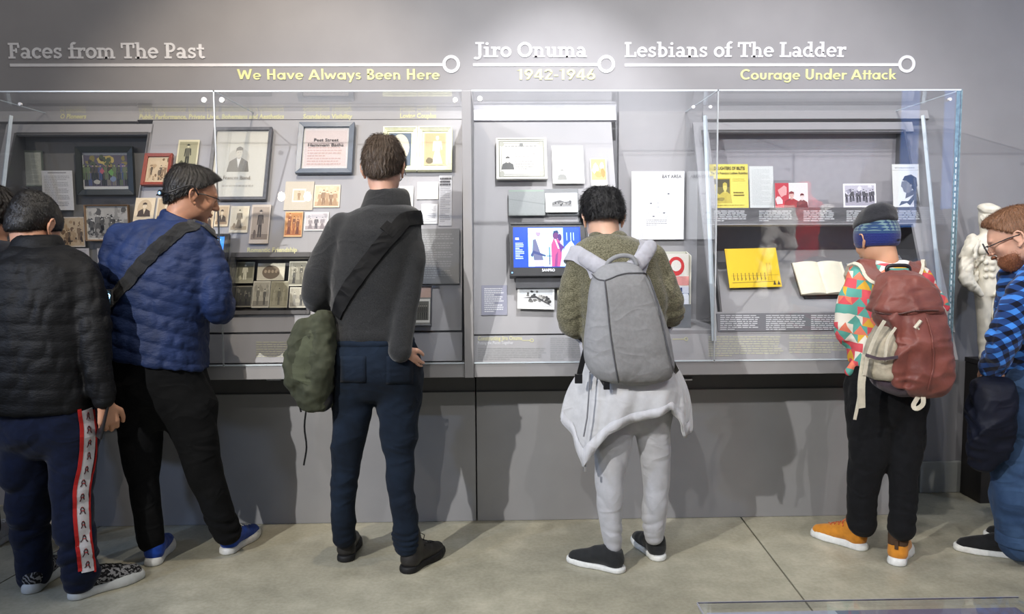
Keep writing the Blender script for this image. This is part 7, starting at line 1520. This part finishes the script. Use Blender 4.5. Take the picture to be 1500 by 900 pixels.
# ------------------------------------------------------------------ low glass vitrine at the bottom of the view
def vitrine():
    yb = 2.05; a = P(1022, 883, yb); bb = P(1492, 883, yb); z = a[2]; yfr = 1.25
    v = tag(empty('low_vitrine', ((a[0]+bb[0])/2, yb, 0)), 'low flat-topped glass vitrine cut by the bottom edge of the view', 'display case'); o = np.array(v.location)
    M_v = flat('vitrine_lilac_grey', rgb(112, 108, 128), .6, .3, .04)
    MB().box((a[0]+.02, yfr, 0), (bb[0]-.02, yb-.02, z-.018)).build('plinth', M_v, v, base=o, bevel=.004)
    MB().box((a[0], yfr-.02, z-.006), (bb[0], yb, z)).build('glass_top', M_glass, v, base=o)
    for lo, hi in (((a[0], yb-.006, z-.0175), (bb[0], yb, z-.0065)), ((a[0], yfr-.02, z-.0175), (a[0]+.006, yb-.0065, z-.0065)), ((bb[0]-.006, yfr-.02, z-.0175), (bb[0], yb-.0065, z-.0065))): MB().box(lo, hi).build('glass_side', M_glass, v, base=o)
    MB().box((a[0], yb, z-.004), (bb[0], yb+.003, z)).build('polished_edge', flat('edge_dim', rgb(150, 150, 160), .3, .5), v, base=o)
    MB().box((a[0]-.003, yfr, z-.004), (a[0], yb, z)).build('polished_edge', flat('edge_dim', rgb(150, 150, 160), .3, .5), v, base=o)
    c = P(1040, 893, yb-.06); d = P(1230, 893, yb-.06); MB().box((c[0], yb-.16, z-.0175), (d[0], yb-.03, z-.0145)).build('highlight_slab', flat('highlight_lilac', rgb(168, 168, 182), .6), v, base=o)  # pale slab stands in for the bright highlight on the glass top
vitrine()

# ------------------------------------------------------------------ things across the aisle, seen only as reflections in the acrylic
def mannequin():
    r = tag(empty('dress_form', (2.35, 1.3, 0)), 'headless dress form in red top and open white coat, reflected in the right case', 'mannequin'); b = np.array(r.location)
    M_r = flat('red_satin', rgb(206, 40, 50), .5, .4); M_w = flat('white_coat', rgb(232, 228, 224), .7, .3)
    tor = Stack([(.55, 2.35, 1.3, .2, .16), (.9, 2.35, 1.3, .17, .14), (1.1, 2.35, 1.3, .16, .12), (1.25, 2.35, 1.3, .13, .1), (1.5, 2.35, 1.3, .17, .12), (1.66, 2.35, 1.3, .17, .09), (1.74, 2.35, 1.3, .06, .06), (1.84, 2.35, 1.3, .05, .05)], .03)
    sdf('red_dress', [tor], M_r, r, b, .012, disp=folds(12, .008, 3))
    coat = Stack([(.5, 2.35, 1.3, .27, .2), (.9, 2.35, 1.3, .23, .18), (1.25, 2.35, 1.3, .19, .14), (1.5, 2.35, 1.3, .22, .15), (1.67, 2.35, 1.3, .18, .11)], .03)
    arms = [Chain([((2.35+q*.2, 1.3, 1.6), .07), ((2.35+q*.29, 1.3, 1.3), .06), ((2.35+q*.31, 1.33, 1.02), .05)], .03) for q in (-1, 1)]
    sdf('white_coat', [coat, Box((2.35, 1.5, 1.), (.09, .3, .9), op='-')]+arms, M_w, r, b, .012, disp=folds(12, .01, 4))
    MB().tube([(0, 0, .03), (0, 0, .6)], .02, 10).build('post', M_metal, r); MB().disc((0, 0, 0), (0, 0, 1), .2, .03, 24).build('foot_plate', M_black, r)
mannequin()
def light_columns():
    for i, (x, y, w) in enumerate(((3.25, 1.1, .05), (3.62, 1.1, .07))):
        r = tag(empty('light_column', (x, y, 0)), 'slim glowing blue light column, %s of two, reflected in the right glass' % ('left' if i == 0 else 'right'), 'lamp')
        MB().box((-w-.02, -w-.02, 0), (w+.02, w+.02, 1.5)).build('base', M_black, r, bevel=.005)
        MB().box((-w, -w, 1.5), (w, w, 3.0)).build('glowing_tube', glow('blue_tube', (.12, .34, 1.), 3.), r, bevel=.01)
light_columns()
def globe_lamps():
    for x, side in ((-1.78, 'left'), (-1.56, 'right')):
        r = tag(empty('globe_lamp', (x, .45, 0)), 'small warm globe lamp on a thin stand, %s of two, reflected between portraits' % side, 'lamp')
        MB().tube([(0, 0, .02), (0, 0, 1.77)], .008, 8).build('stand', M_black, r); MB().disc((0, 0, 0), (0, 0, 1), .1, .02, 20).build('foot', M_black, r)
        o = sdf('globe', [Ell((x, .45, 1.80), (.03, .03, .04))], glow('warm_globe', (1., .86, .7), 40.), r, np.array([x, .45, 0]), .003)
globe_lamps()
